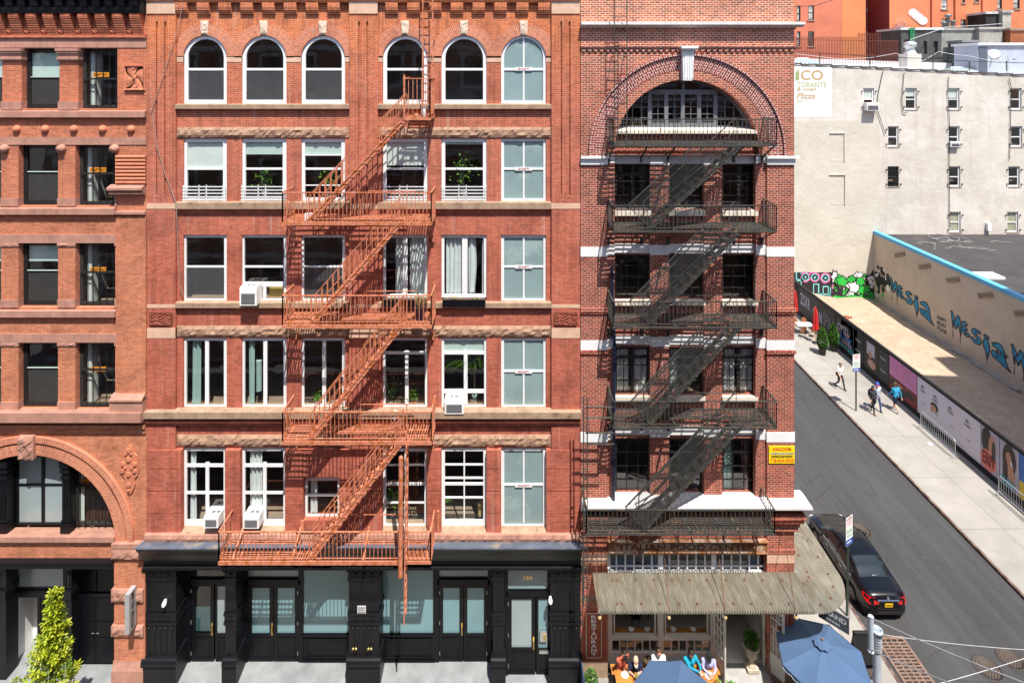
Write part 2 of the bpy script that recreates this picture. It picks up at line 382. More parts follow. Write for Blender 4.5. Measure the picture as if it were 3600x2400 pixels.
# ================= windows shared by the facades =================
def win(bld, x0, x1, z0, z1, y, fm, gm=None, fw=.07, h=(), v=(), bw=.05, arch=None, blind=None, curtain=(), guard=False, name='window', fd=.07, sash=None, label=None):
    gm = gm or M['glass']
    mb = MB()
    zt = arch[1] if arch else z1
    mb.box(x0, x0+fw, y, y+fd, z0, zt); mb.box(x1-fw, x1, y, y+fd, z0, zt)
    mb.box(x0+fw, x1-fw, y, y+fd, z0, z0+fw*1.1)
    if arch: mb.arc(arch[0], arch[1], arch[2]-fw, arch[2], y, y+fd, n=32)
    else: mb.box(x0+fw, x1-fw, y, y+fd, z1-fw, z1)
    for q in h:
        zz, w = q if isinstance(q, tuple) else (q, bw)
        mb.box(x0+fw, x1-fw, y+.012, y+fd-.01, zz-w/2, zz+w/2)
    for q in v:
        xx, za, zb = q[:3]; w = q[3] if len(q) > 3 else bw
        mb.box(xx-w/2, xx+w/2, y+.008, y+fd-.014, za, zb)
    if sash:   # thin darker sash line inside the lower light
        mb.box(x0+fw, x1-fw, y+.03, y+fd-.02, z0+fw*1.1, z0+fw*1.1+.05)
    fr = mb.build(name, fm, bld)
    if label: fr['label'] = label
    g = MB(); yg = y+fd*.6
    if arch:
        n = 28; r = arch[2]-fw*.5
        pts = [(x0+fw*.5, yg, z0+.02), (x1-fw*.5, yg, z0+.02)] + [(arch[0]+r*math.cos(math.pi*i/n), yg, arch[1]+r*math.sin(math.pi*i/n)) for i in range(n+1)]
        g.poly(pts)
    else: g.quad((x0+.02, yg, z0+.02), (x1-.02, yg, z0+.02), (x1-.02, yg, z1-.02), (x0+.02, yg, z1-.02))
    g.build('pane', gm, fr)
    if blind:
        b = MB(); zb, bm = blind[:2]; bx0 = blind[2] if len(blind) > 2 else x0+fw*.8; bx1 = blind[3] if len(blind) > 3 else x1-fw*.8
        b.box(bx0, bx1, y+fd+.004, y+fd+.012, zb, z1-.03); b.box(bx0, bx1, y+fd+.002, y+fd+.02, zb-.03, zb)
        b.build('blind', bm, fr)
    for q in curtain:
        xa, xb, cm = q[:3]; za = q[3] if len(q) > 3 else z0+.1
        c = MB(); n = max(8, int((xb-xa)/.025)); ph = R.random()*6; gath = q[4] if len(q) > 4 else 0.
        vs = []
        for j in range(9):
            t = j/8; zz = z1-.05+(za-z1+.05)*t
            for i in range(n+1):
                u = i/n; w = 1-gath*math.sin(math.pi*min(1, t*1.1))
                vs.append((xa+(xb-xa)*u*w, y+.13+.035*math.sin(u*(xb-xa)*42+ph+t)+.015*math.sin(u*17), zz))
        c.add(vs, [(j*(n+1)+i, (j+1)*(n+1)+i, (j+1)*(n+1)+i+1, j*(n+1)+i+1) for j in range(8) for i in range(n)], 0, True)
        c.build('curtain', cm, fr)
    if guard:
        k = MB(); gz = [z0+.08+i*.117 for i in range(5)]
        for q in gz: k.bar((x0-.0, y-.06, q), (x1+.0, y-.06, q), .028)
        xm = (x0+x1)/2-.05
        for xx in (xm-.13, xm+.13): k.bar((xx, y-.06, gz[0]-.06), (xx, y-.06, gz[-1]+.06), .028)
        for xx in (x0+.04, x0+.1, x1-.04, x1-.1): k.bar((xx, y-.06, gz[0]-.05), (xx, y-.06, gz[-1]+.05), .022)
        k.build('window_guard', M['white'], fr)
    return fr
def interior(bld, x0, x1, floors, y0, y1, walls=()):
    mb = MB()
    mb.quad((x0,y1,floors[0]), (x1,y1,floors[0]), (x1,y1,floors[-1]), (x0,y1,floors[-1]))
    for x in [x0, x1]+list(walls): mb.quad((x,y0,floors[0]), (x,y1,floors[0]), (x,y1,floors[-1]), (x,y0,floors[-1]))
    for z in floors: mb.box(x0+.01, x1-.01, y0, y1-.01, z-.15, z, 1)
    mb.build('interior', [M['room'], M['roomfloor']], bld)

# ================= left building =================
LB = thing('loft_building', 'orange brick loft building at the left edge with brownstone bands and a big arch', 'building', (-17.5, 0, 0))
def part(n, mb, m, label=None):
    o = mb.build(n, m, LB)
    if label: o['label'] = label
    return o
WD = .30
lx = -3.2   # the facade runs on to the left, out of view
XL0 = -23.0; XL1 = X(516)
f5 = [(-130, 8), (77, 209), (276, 413)]; f4 = [(-135, 4), (65, 204), (265, 405)]
rows = [(f5, 171, 383), (f4, 510, 725), (f4, 855, 1081), (f4, 1205, 1440)]
holes = [(X(a), X(b), Z(c), Z(d)) for fl, d, c in rows for a, b in fl]
ACX, ACZ, ARI, ARO = X(103), Z(1900), 3.05, 3.71
mb = MB()
wall(mb, XL0, XL1, Z(1962), Z(-20), 0, holes, WD, 0, arches=[(ACX, ACZ, ARI, Z(1905))])
XR = X(411)
mb.box(X(411), XL1, -.05, .0, Z(1380), Z(760)); mb.box(X(408), XL1, -.10, .25, Z(2312), Z(1960))
# brick fields project by a course under and over the bands
for y in (418, 424, 430): mb.box(XL0, XL1, -.03+(y-418)*.002, .0, Z(y+3), Z(y))
part('wall', mb, M['brick_left'])
s = MB()
for za, zb in ((135, 168), (482, 509), (824, 854), (1172, 1203)):
    s.box(XL0, XL1 if za < 800 else XR, -.025, .02, Z(zb), Z(za))
part('stone_band', s, M['brownstone'])
# sills
for za, zb, xr, pr in ((388, 413, 516, .14), (730, 755, 411, .14), (1090, 1116, 411, .13), (1448, 1486, 513, .30)):
    s = MB(); s.prism([(.29, Z(za-4)), (-pr, Z(za+4, -pr)), (-pr, Z(zb, -pr)), (.0, Z(zb)), (.29, Z(zb))], XL0, X(xr), axis='x')
    part('sill', s, M['brownstone'])
# beads under sills
for y0, n in ((762, 1), (1120, 1)):
    s = MB()
    for i in range(46): s.ball((X(-60)+i*.102, -.035, Z(y0)), .046, 0, 8, 6)
    s.box(XL0, XR, -.03, 0, Z(y0+8), Z(y0+5))
    part('bead_moulding', s, M['terracotta'])
# piers: capitals, corbels, bases
for a in (-1, 1):
    pass
for xa, xb in ((8, 77), (209, 276)):
    s = MB(); x0, x1 = X(xa), X(xb)
    for ya, yb, p in ((171, 180, .13), (180, 188, .10), (188, 203, .05), (203, 210, .09), (210, 215, .05)): s.box(x0-p*.5, x1+p*.5, -p, .25, Z(yb), Z(ya))
    part('pier_capital', s, M['brownstone'])
    s = MB(); s.box(x0-.02, x1+.02, -.05, .26, Z(386), Z(357)); part('pier_base', s, M['brownstone'])
for (yt, yb, kind) in ((510, 725, 0), (855, 1081, 1), (1205, 1440, 1)):
    for xa, xb in ((4, 65), (204, 265), (405, 412)):
        s = MB(); x0, x1 = X(xa), X(xb)
        if kind == 0:
            cxm = x0+.15 if xb < 412 else x0
            s.lathe((cxm, -.02, Z(yt+12)), [(.01,-.16),(.13,-.12),(.155,0),(.13,.12),(.01,.15)], 14, 0, Matrix.Rotation(RAD(90), 4, 'X'))
        else: rock(s, x0-.015, x1+.015, Z(yt+11), Z(yt-1), -.03, .26, .03, xa)
        part('pier_corbel', s, M['brownstone'])
        s = MB(); s.box(x0-.01, x1+.01, -.03, .27, Z(yb-1), Z(yb-28)); part('pier_base', s, M['brownstone'])
# terracotta studs
for x in (-40, 60, 160, 261, 362, 462):
    s = MB(); s.ball((X(x), 0, Z(454)), (.14, .13, .14), 0, 18, 10); part('round_stud', s, M['terracotta'])
# corbel table and cornice
s = MB()
n = 12
for i in range(n):
    x = X(515)-i*.602-.42
    s.prism([(0, Z(122)), (-.06, Z(122)), (-.28, Z(60)), (-.28, Z(50)), (0, Z(50))], x, x+.34, 0, 'x')
    for j in range(8):
        t = j/8; s.box(x-.006, x+.346, -.075-.22*t, -.04-.12*t, Z(120-62*t), Z(116-62*t))
s.box(XL0, XL1, -.09, 0, Z(133), Z(123)); s.box(XL0, XL1, -.06, 0, Z(137), Z(133))
part('corbel_table', s, M['brick_left'])
for i in range(n):
    s = MB()
    x = X(515)-i*.602-.42-.13
    s.lathe((x, -.02, Z(104)), [(.125,0),(.125,.03),(.10,.035),(.095,.01),(.05,.012),(.04,.035),(.01,.04)], 14, 0, Matrix.Rotation(RAD(90), 4, 'X'))
    for q in range(6): s.ball((x+.07*math.cos(q*1.047), -.035, Z(104)+.07*math.sin(q*1.047)), .025, 0, 6, 4)
    part('rosette', s, M['terracotta'])
s = MB()
s.prism([(0, Z(51)), (-.30, Z(50)), (-.34, Z(38)), (-.31, Z(36)), (-.33, Z(10)), (-.52, Z(-15)), (-.60, Z(-60)), (0, Z(-60))], XL0, XL1-.02, 0, 'x')
for i in range(14):
    x = X(515)-i*.43-.28
    s.prism([(-.31, Z(30)), (-.42, Z(26)), (-.46, Z(12)), (-.54, Z(-6)), (-.56, Z(-30)), (-.3, Z(-30))], x, x+.22, 0, 'x')
part('cornice', s, M['black'], 'black metal cornice with brackets')
# terracotta relief panels
def relief(mb, x0, x1, z0, z1, y, fn, n=44, amp=.05):
    vs = []
    for j in range(n+1):
        for i in range(n+1):
            u, w = i/n, j/n
            vs.append((x0+(x1-x0)*u, y-amp*fn(u*2-1, w*2-1), z0+(z1-z0)*w))
    mb.add(vs, [(j*(n+1)+i, j*(n+1)+i+1, (j+1)*(n+1)+i+1, (j+1)*(n+1)+i) for j in range(n) for i in range(n)], 0, True)
def leaf4(u, w):
    r = math.hypot(u, w); a = math.atan2(w, u)
    if max(abs(u), abs(w)) > .93: return .9+.1*math.sin((u+w)*40)
    if r < .17: return 1.1-r*2
    d = abs(math.cos(2*(a-math.pi/4)+r*1.2)); k = abs(math.sin(a*2+r*1.2))
    return max(0, (k-.25))*(1-.25*r)*(.75+.35*math.sin(r*16+math.cos(a*2)*5))
def foliage(u, w):
    if max(abs(u), abs(w)) > .95: return .8
    return .5+.5*math.sin(u*9+2*math.sin(w*7))*math.cos(w*6+2*math.sin(abs(u)*8))
s = MB(); relief(s, X(441), X(510), Z(316), Z(232), -.03, leaf4, 48, .06); s.box(X(438), X(513), -.03, 0, Z(319), Z(229)); part('relief_panel', s, M['terracotta'], 'square terracotta panel with four leaves')
# ribbed terracotta and its ledge
s = MB()
for i in range(8):
    zc = Z(550+i*12.8); s.tube((X(412), -.06, zc), (X(516), -.06, zc), .05, 0, 10); s.box(X(412), X(516), -.045, 0, zc-.075, zc-.05)
    for q in range(22): s.ball((X(412)+.03+q*.0475, -.095, zc-.02), .022, 0, 6, 4)
part('ribbed_panel', s, M['terracotta'])
s = MB(); s.prism([(0, Z(648)), (-.05, Z(648)), (-.26, Z(656)), (-.26, Z(664)), (-.18, Z(668)), (-.12, Z(684)), (0, Z(684))], X(392), X(514), 0, 'x')
for q in range(22): s.box(X(396)+q*.054, X(396)+q*.054+.03, -.21, -.1, Z(678), Z(671))
s.prism([(0, Z(740)), (-.12, Z(742)), (-.12, Z(751)), (0, Z(756))], X(404), X(515), 0, 'x')
part('ledge', s, M['brownstone'])
s = MB(); s.box(X(400), X(515), -.22, .0, Z(1466), Z(1392)); s.prism([(0, Z(1378)), (-.12, Z(1380)), (-.26, Z(1392)), (-.26, Z(1398)), (0, Z(1398))], X(402), X(515), 0, 'x')
part('pedestal', s, M['brownstone'])
s = MB()
s.box(XL0, X(514), -.12, 0, Z(1500), Z(1488)); s.box(XL0, X(514), -.06, 0, Z(1520), Z(1500))
part('brick_course', s, M['brick_left'])
# big arch
s = MB(); s.arc(ACX, ACZ, ARI, 3.42, -.05, .3, n=70, over=False); s.arc(ACX, ACZ, 3.42, 3.5, -.015, .1, n=70, over=False); s.arc(ACX, ACZ, 3.5, 3.71, -.09, .1, n=70)
part('arch', s, M['brick_arch'])
s = MB(); rock(s, X(76), X(130), Z(1605), Z(1524), -.16, .1, .07, 3, step=.06); part('keystone', s, M['brownstone'])
# cartouche
s = MB()
def cart(u, w):
    r = math.hypot(u*.9, w); sp = math.sin(11*r+3*math.atan2(w, abs(u)+.01))
    return .45+.4*sp
pts = [(455,1560),(464,1566),(470,1582),(472,1590),(484,1598),(487,1618),(490,1650),(486,1668),(478,1675),(475,1688),(478,1700),(470,1722),(460,1735),(450,1722),(444,1700),(446,1688),(441,1675),(433,1668),(422,1655),(424,1618),(428,1598),(438,1590),(441,1580),(446,1566)]
s.prism([(X(a), Z(b)) for a, b in pts], -.05, 0)
for a, b, r in ((455,1612,.10),(436,1628,.09),(476,1628,.09),(436,1652,.08),(476,1652,.08),(455,1664,.09),(455,1580,.10),(446,1592,.05),(464,1592,.05),(455,1700,.09),(455,1720,.06),(443,1640,.06),(468,1640,.06)):
    s.lathe((X(a), -.04, Z(b)), [(r,0),(r,.03),(r*.75,.05),(r*.6,.03),(r*.35,.035),(r*.25,.06),(.005,.065)], 12, 0, Matrix.Rotation(RAD(90), 4, 'X'))
part('cartouche', s, M['terracotta'], 'carved terracotta cartouche')
# windows
fmb = M['blackiron']
YW = .2
def lwin(fl, zt, zb, i, **k): 
    a, b = fl[i]; return win(LB, X(a)+.005, X(b)-.005, Z(zb), Z(zt), YW, **k)
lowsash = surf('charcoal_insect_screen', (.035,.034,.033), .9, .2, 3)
for fl, zt, zb, zr, bl in ((f5, 171, 383, 272, 272), (f4, 510, 725, 608, None), (f4, 855, 1081, 958, 917), (f4, 1205, 1440, 1303, None)):
    for i in (0, 1):
        w = lwin(fl, zt, zb, i, fm=fmb, fw=.14, h=[(Z(zr), .05)], blind=(Z(bl, YW), M['blindgreen']) if bl else None)
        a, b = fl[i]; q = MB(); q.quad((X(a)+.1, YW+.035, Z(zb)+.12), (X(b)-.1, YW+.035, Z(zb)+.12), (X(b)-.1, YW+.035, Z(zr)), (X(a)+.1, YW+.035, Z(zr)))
        q.build('screen_and_reflection', lowsash, w)
        q = MB(); q.box(X(a)+.14, X(b)-.14, YW-.004, YW+.02, Z(zr)-.005, Z(zr)+.02); q.build('sash_rail', M['blindgreen'], w)
    w = lwin(fl, zt, zb, 2, fm=M['darkiron'], fw=.11, h=[(Z(zr+6), .06)])
    a, b = fl[2]; q = MB()
    for k in range(5): q.bar((X(a)+.28+k*.235, YW-.05, Z(zb)+.04), (X(a)+.28+k*.235, YW-.05, Z(zt)-(.0 if fl is f5 else .05)), .018)
    for zz in (Z(zb)+.07, Z(zr+6)): q.bar((X(a)+.06, YW-.05, zz), (X(b)-.06, YW-.05, zz), .025)
    q.build('window_bars', M['blackiron'], w)
    q = MB(); q.box(X(a)+.17, X(a)+.30, YW+.16, YW+.5, Z(zb), Z(zt)-.1); q.build('shaft_lining', M['blind'], w)
def shaftway(x, y, w, h, name, label, YY):
    s = MB(); x0, z0 = X(x, YY), Z(y, YY)
    s.box(x0-w/2, x0+w/2, YY-.012, YY, z0-h/2, z0+h/2, 0)
    lettering(s, 'SHAFTWAY', (x0, YY-.012, z0), (1,0,0), (0,0,1), h*.62, 1, w*.9)
    return tag(s.build(name, [M['signorange'], M['signblack']]), label, 'sign', 'SHAFTWAY signs')
YS = YW+.045
shaftway(356, 263, .57, .16, 'shaftway_sign', 'orange SHAFTWAY sign in the barred window beside the square leaf panel, topmost of its column', YS)
shaftway(346, 597, .58, .16, 'shaftway_sign', 'orange SHAFTWAY sign in the barred window beside the ribbed terracotta panel', YS)
shaftway(347, 947, .58, .16, 'shaftway_sign', 'orange SHAFTWAY sign in the barred window third from the top of the left building', YS)
shaftway(348, 1297, .57, .16, 'shaftway_sign', 'orange SHAFTWAY sign in the barred window above the big arch, beside the stone pedestal', YS)
# arch windows
YA = .45
s = MB(); s.prism([(.5, Z(1852, .5)), (-.12, Z(1888, -.12)), (-.12, Z(1906, -.12)), (0, Z(1910)), (.5, Z(1906))], XL0, X(408), 0, 'x'); part('sill', s, M['brownstone'])
zb = Z(1845, YA)
w = win(LB, X(58, YA), X(242, YA), zb, Z(1600, YA), YA, M['black'], M['frostgrey'], .07, h=[(Z(1704, YA), .06)], v=[(X(150, YA), zb, Z(1600, YA), .11)])
w = win(LB, X(-140, YA), X(14, YA), zb, Z(1600, YA), YA, M['black'], M['frostgrey'], .07, h=[(Z(1704, YA), .06)], v=[(X(-60, YA), zb, Z(1600, YA), .11)])
w = win(LB, X(262, YA), X(410, YA), zb, Z(1600, YA), YA, M['darkiron'], None, .1, h=[(Z(1706, YA), .1)])
q = MB()
for k in range(5): q.bar((X(280, YA)+k*.24, YA-.06, zb-.05), (X(280, YA)+k*.24, YA-.06, Z(1712, YA)), .018)
q.build('window_bars', M['blackiron'], w)
s = MB(); s.box(X(262, YA)+.16, X(262, YA)+.28, YA+.1, YA+.14, zb, Z(1600)); s.build('shaft_lining', M['blind'], w)
for xa, xb in ((8, 40), (232, 258)):
    s = MB(); x0, x1 = X(xa, .3), X(xb, .3); z0 = Z(1876, .1); x0, x1 = (x0, x1)
    s.box(x0, x1, .12, .5, z0, Z(1640, .3)); s.box(x0-.03, x1+.03, .07, .3, z0, z0+.35); s.box(x0-.03, x1+.03, .09, .3, z0+.40, z0+.46); s.box(x0-.03, x1+.03, .08, .3, Z(1690), Z(1682)); s.box(x0-.04, x1+.04, .06, .3, Z(1668), Z(1658)); s.box(x0-.05, x1+.05, .04, .3, Z(1650), Z(1625))
    for k in range(3): s.box(x0+.04+k*.09, x0+.09+k*.09, .10, .13, z0+.55, Z(1700))
    part('window_post', s, M['black'])
shaftway(302, 1692, .30, .18, 'shaftway_sign', 'dark SHAFTWAY sign half hidden behind the big brick arch at right', YA+.05)
interior(LB, XL0, XL1, [.02, Z(1960), Z(1445), Z(1090), Z(735), Z(392), Z(-10)], .5, 4.5, walls=[X(235)])
s = MB(); s.quad((XL1, 0, Z(1960)), (XL1, 4.5, Z(1960)), (XL1, 4.5, Z(-60)), (XL1, 0, Z(-60))); s.box(XL0, XL1, .02, 4.5, Z(-20)-.1, Z(-20)); part('party_wall', s, M['brick_left'])
# bicycle behind the glass
s = MB(); bx = X(158, .7); bz = Z(1420, .7)
yb = .75
for a, b in (((X(98),Z(1393)), (X(136),Z(1373))), ((X(136),Z(1373)), (X(150),Z(1368))), ((X(122),Z(1410)), (X(150),Z(1380))), ((X(150),Z(1376)), (X(166),Z(1412))), ((X(95),Z(1391)), (X(103),Z(1412)))):
    s.tube((a[0]*1.03, yb, a[1]-.35), (b[0]*1.03, yb, b[1]-.35), .022, 0, 8)
s.tube((X(150)*1.03, yb-.2, Z(1366)-.35), (X(150)*1.03, yb+.2, Z(1366)-.35), .015, 1, 8)
wh = []
bk = thing('bicycle', 'lime green bicycle inside the window above the big brick arch', 'bicycle', (X(130)*1.03, yb, Z(1440)-.3))
s.build('frame', [plain('lime_paint', (.42,.72,.02), .4), M['blackiron']], bk)
for cx in (X(98)*1.03, X(170)*1.03):
    t = MB(); n = 20
    for i in range(n):
        a0, a1 = 2*math.pi*i/n, 2*math.pi*(i+1)/n
        t.tube((cx+.33*math.cos(a0), yb, Z(1412)-.35+.33*math.sin(a0)), (cx+.33*math.cos(a1), yb, Z(1412)-.35+.33*math.sin(a1)), .018, 0, 6, caps=False)
    for i in range(8): t.tube((cx, yb, Z(1412)-.35), (cx+.33*math.cos(i*.785), yb, Z(1412)-.35+.33*math.sin(i*.785)), .003, 0, 4)
    t.build('wheel', M['blackiron'], bk)
# ground floor shopfront
s = MB(); s.box(XL0, X(408), -.14, .5, Z(1987), Z(1966)); s.box(XL0, X(408), -.2, .5, Z(1966), Z(1960)); s.box(XL0, X(408), .0, .5, Z(1994), Z(1987)); part('shop_beam', s, M['black'])
YB = .55
for xa, xb in ((-40, 20), (227, 250)):
    s = MB(); x0, x1 = X(xa), X(xb); s.box(x0+.03, x1-.03, .05, YB, 0, Z(1990)); s.box(x0, x1, -.02, YB, Z(2105), Z(2078)); s.box(x0-.02, x1+.02, -.05, YB, Z(2000), Z(1984)); s.box(x0-.01, x1+.01, 0, .3, Z(2092), Z(2086))
    for k in range(9): s.ball(((x0+x1)/2, .04, Z(2012+k*6.8)), .035, 0, 8, 6)
    part('shop_post', s, M['black'])
x0, x1 = X(44, YB), X(226, YB)
w = win(LB, x0, x1, Z(2072, YB), Z(1986, YB), YB, M['black'], M['frostgrey'], .05, name='transom_window')
w = win(LB, X(-160, YB), X(2, YB), Z(2350, YB), Z(1986, YB), YB, M['black'], None, .08, h=[(Z(2072, YB), .08)], name='shop_window')
s = MB(); s.box(x0-.05, x1+.05, YB-.03, YB+.1, Z(2096, YB), Z(2072, YB)); s.box(X(2, YB), x0, YB, YB+.1, 0, Z(1986, YB)); s.box(x1, X(232, YB), YB, YB+.1, 0, Z(1986, YB)); s.box(X(131, YB), X(141, YB), YB, YB+.1, 0, Z(2096, YB)); part('shop_frame', s, M['blackdoor'])
# white passage wall seen through the open entrance and a glazed door
s = MB(); s.box(X(44, 1.4)-.1, X(134, YB), 1.4, 1.5, .06, Z(2096, YB)); s.box(X(40, YB), X(46, YB), YB+.1, 1.5, .06, Z(2096, YB)); part('passage_wall', s, M['whitewall'])
w = win(LB, X(141, YB), X(226, YB), .1, Z(2096, YB), YB+.02, M['blackdoor'], M['glassdark'], .11, h=[(.9, .1)], name='glass_door')
s = MB(); x0, x1 = X(272, YB), X(404, YB); zt = Z(2096, YB); zb = .12; xm = (x0+x1)/2
s.box(X(250, YB), x0, YB-.02, YB+.1, 0, Z(1986, YB)); s.box(x0, X(412, YB), YB-.02, YB+.1, zt, zt+.13); s.box(x0, X(412, YB), YB+.03, YB+.1, zt+.13, Z(1986, YB))
for k in range(2): s.box(x0+.1+k*.68, x0+.68+k*.66, YB, YB+.05, zt+.2, Z(2000, YB))
part('door_frame', s, M['blackdoor'])
for xa, xb in ((x0+.01, xm-.008), (xm+.008, x1)):
    s = MB(); s.box(xa, xb, YB, YB+.06, zb, zt-.01)
    for qa, qb in ((zb+.04, zb+.95), (zb+.99, zb+1.52), (zb+1.56, zt-.05)): s.box(xa+.05, xb-.05, YB-.018, YB, qa, qb)
    dd = part('door', s, M['blackdoor'])
    k = MB(); k.bar((xb-.12 if xa < xm-.1 else xa+.03, YB-.05, zb+1.14), (xb-.02 if xa < xm-.1 else xa+.13, YB-.05, zb+1.14), .02); k.build('handle', M['steel'], dd)
s = MB(); s.box(XL0, X(408), -.05, YB+1, -.05, .06); part('threshold', s, M['plate'])
# rusticated pier
for ya, yb2, ex in ((1916, 1952, .08), (2057, 2100, .09), (2184, 2220, .09)):
    s = MB(); rock(s, X(408)-.06, X(515)-.02, Z(yb2), Z(ya), -.17, .2, .06, ya, step=.08); part('rock_band', s, M['brownstone'])
s = MB(); s.box(X(402), X(515), -.17, .25, Z(1916), Z(1898)); 
for q in range(20): s.box(X(404)+.03+q*.056, X(404)+.06+q*.056, -.185, -.15, Z(1914), Z(1908))
part('impost', s, M['brownstone'])
s = MB(); s.box(X(403), X(514), -.18, .3, 0, Z(2340)); s.prism([(.2, Z(2340)), (-.18, Z(2340)), (-.11, Z(2316)), (-.11, Z(2312)), (.2, Z(2312))], X(405), X(512), 0, 'x'); part('pier_base', s, M['brownstone'])
# blade sign
s = MB(); YG = -.55; x0, x1 = X(438, YG), X(447, YG)+.06
s.box(x0, x0+.16, YG, -.18, Z(2228, YG), Z(2090, YG), 0); s.bar((x0+.08, -.2, Z(2105, YG)), (x0+.08, -.1, Z(2105, YG)), .04, m=2); s.bar((x0+.08, -.2, Z(2215, YG)), (x0+.08, -.1, Z(2215, YG)), .04, m=2)
lettering(s, 'PETER BLUM', (x0+.16, (YG-.18)/2, (Z(2090, YG)+Z(2228, YG))/2), (0,0,1), (0,-1,0), .15, 1, 1.2)
tag(s.build('blade_sign', [plain('grey_sign_metal', (.34,.33,.33), .4), M['signblack'], M['blackiron']]), 'slim grey vertical blade sign bracketed on the banded brick pier', 'sign')
# ================= middle building =================
MBD = thing('loft_building', 'wide red painted brick loft building with round top windows and a black iron storefront', 'building', (-5.2, 0, 0))
def part(n, mb, m, label=None):
    o = mb.build(n, m, MBD)
    if label: o['label'] = label
    return o
YBY = .10
def xb(x): return X(x, YBY)
def zb_(y): return Z(y, YBY)
cols = [(645, 797), (850, 1007), (1059, 1213), (1346, 1503), (1552, 1711), (1762, 1920)]
bays = [(617, 1228), (1328, 1939)]
pil = [(517, 617), (1228, 1328), (1939, 2039)]
rowsm = [('f5', 125, 366), ('f4', 487, 710), ('f3', 826, 1062), ('f2', 1187, 1436), ('f1', 1573, 1856)]
s = MB()
for bi, (ba, bb) in enumerate(bays):
    hs = []; ar = []
    for ci in range(bi*3, bi*3+3):
        a, b = cols[ci]
        for nme, t, bt in rowsm:
            if nme == 'f5':
                r = (xb(b)-xb(a))/2; ar.append(((xb(a)+xb(b))/2, zb_(125)-r, r, zb_(bt)))
            elif nme == 'f1' and ci == 2: hs.append((xb(1071), xb(1197), zb_(1821), zb_(1678)))
            else: hs.append((xb(a), xb(b), zb_(bt), zb_(t)))
    wall(s, X(ba)-.02, X(bb)+.02, Z(1895), Z(-25), YBY, hs, .26, 0, arches=ar)
part('wall', s, M['brick_mid'])
# pilasters with their two grooves
for pa, pb in pil:
    s = MB(); x0, x1 = X(pa), X(pb)
    g = [(x0+.31, x0+.375, Z(696), Z(76)), (x0+.60, x0+.665, Z(696), Z(76))]
    wall(s, x0, x1, Z(1895), Z(3), 0, g, .07, 0, back=True)
    for x, sgn in ((x0, 1), (x1, -1)):
        q = [(x,0,Z(1895)), (x,0,Z(-25)), (x,YBY+.02,Z(-25)), (x,YBY+.02,Z(1895))]
        s.quad(*(q if sgn > 0 else q[::-1]))
    for xx in (x0+.30, x0+.59): s.box(xx, xx+.085, -.012, .0, Z(694), Z(684))
    part('pilaster', s, M['brick_mid'])
    s = MB(); s.box(x0, x1, -.03, .1, Z(49), Z(4)); s.box(x0-.005, x1+.005, -.012, .1, Z(734), Z(715))
    s.box(x0, x1, -.010, .1, Z(1082), Z(1070)); s.box(x0, x1, -.012, .1, Z(1188), Z(1153)); part('stone_band', s, M['palestone'])
    if pa != 1228:
        s = MB(); relief(s, x0+.11, x0+.89, Z(1139), Z(1098), -.02, foliage, 40, .05); s.box(x0+.08, x0+.92, -.02, .05, Z(1141), Z(1096)); part('relief_panel', s, surf('dark_terracotta', (.27,.075,.045), .9, .3, 6), 'small rectangular terracotta leaf panel')
# corbelled parapet with hanging teeth
s = MB()
for ba, bb in bays:
    x0, x1 = X(ba), X(bb)
    s.box(x0, x1, -.05, YBY, Z(10), Z(-25))
    n = 8; pitch = .765
    st = x0 if ba == 617 else x0-.02
    for i in range(9):
        a = st + i*pitch + (0 if ba == 617 else .30); b = a+.43
        if ba == 617 and i == 0: b = a+.42
        a = max(a, x0); b = min(b, x1)
        if b-a < .05: continue
        s.box(a, b, -.05, YBY, Z(28), Z(10))
        for k in range(3): s.box(a, b, -.035+k*.03, YBY, Z(35.5+k*7), Z(28+k*7)); 
        for k in range(3): s.box(a+.01, b-.01, -.02+k*.03, YBY, Z(28+k*7+2), Z(28+k*7))
s.box(X(517)-.005, X(2039), -.08, .1, Z(3), Z(-25))
part('corbel_table', s, M['brick_mid'])
# round arches, keystones, impost band
for ci, (a, b) in enumerate(cols):
    r = (xb(b)-xb(a))/2; cx = (xb(a)+xb(b))/2; cz = zb_(125)-r
    s = MB(); s.arc(cx, cz, r, r+.40, YBY-.012, YBY+.2, n=36)
    xl = (xb(cols[ci-1][1])+xb(a))/2+.002 if ci not in (0, 3) else X(bays[ci//3][0])+.005; xr = (xb(cols[ci+1][0])+xb(b))/2-.002 if ci not in (2, 5) else X(bays[ci//3][1])-.005
    for v in s.v: v.x = min(max(v.x, xl), xr)
    part('arch', s, M['brick_arch'])
    s = MB(); kx = cx
    n = 6
    rock(s, kx-.15, kx+.15, Z(122), Z(73), YBY-.05, YBY+.1, .045, ci*3.3, step=.06)
    for i, v in enumerate(s.v):
        t = (v.z-Z(122))/(Z(73)-Z(122)); v.x = kx+(v.x-kx)*(.78+.22*t)
    part('keystone', s, M['keystone'])
imp = [(617,645),(797,850),(1007,1059),(1213,1228),(1328,1346),(1503,1552),(1711,1762),(1920,1938)]
s = MB()
for a, b in imp: s.box(max(xb(a), X(617) if a < 1300 else X(1328)), xb(b), YBY-.012, YBY+.2, zb_(219), zb_(198))
part('impost', s, M['palestone'])
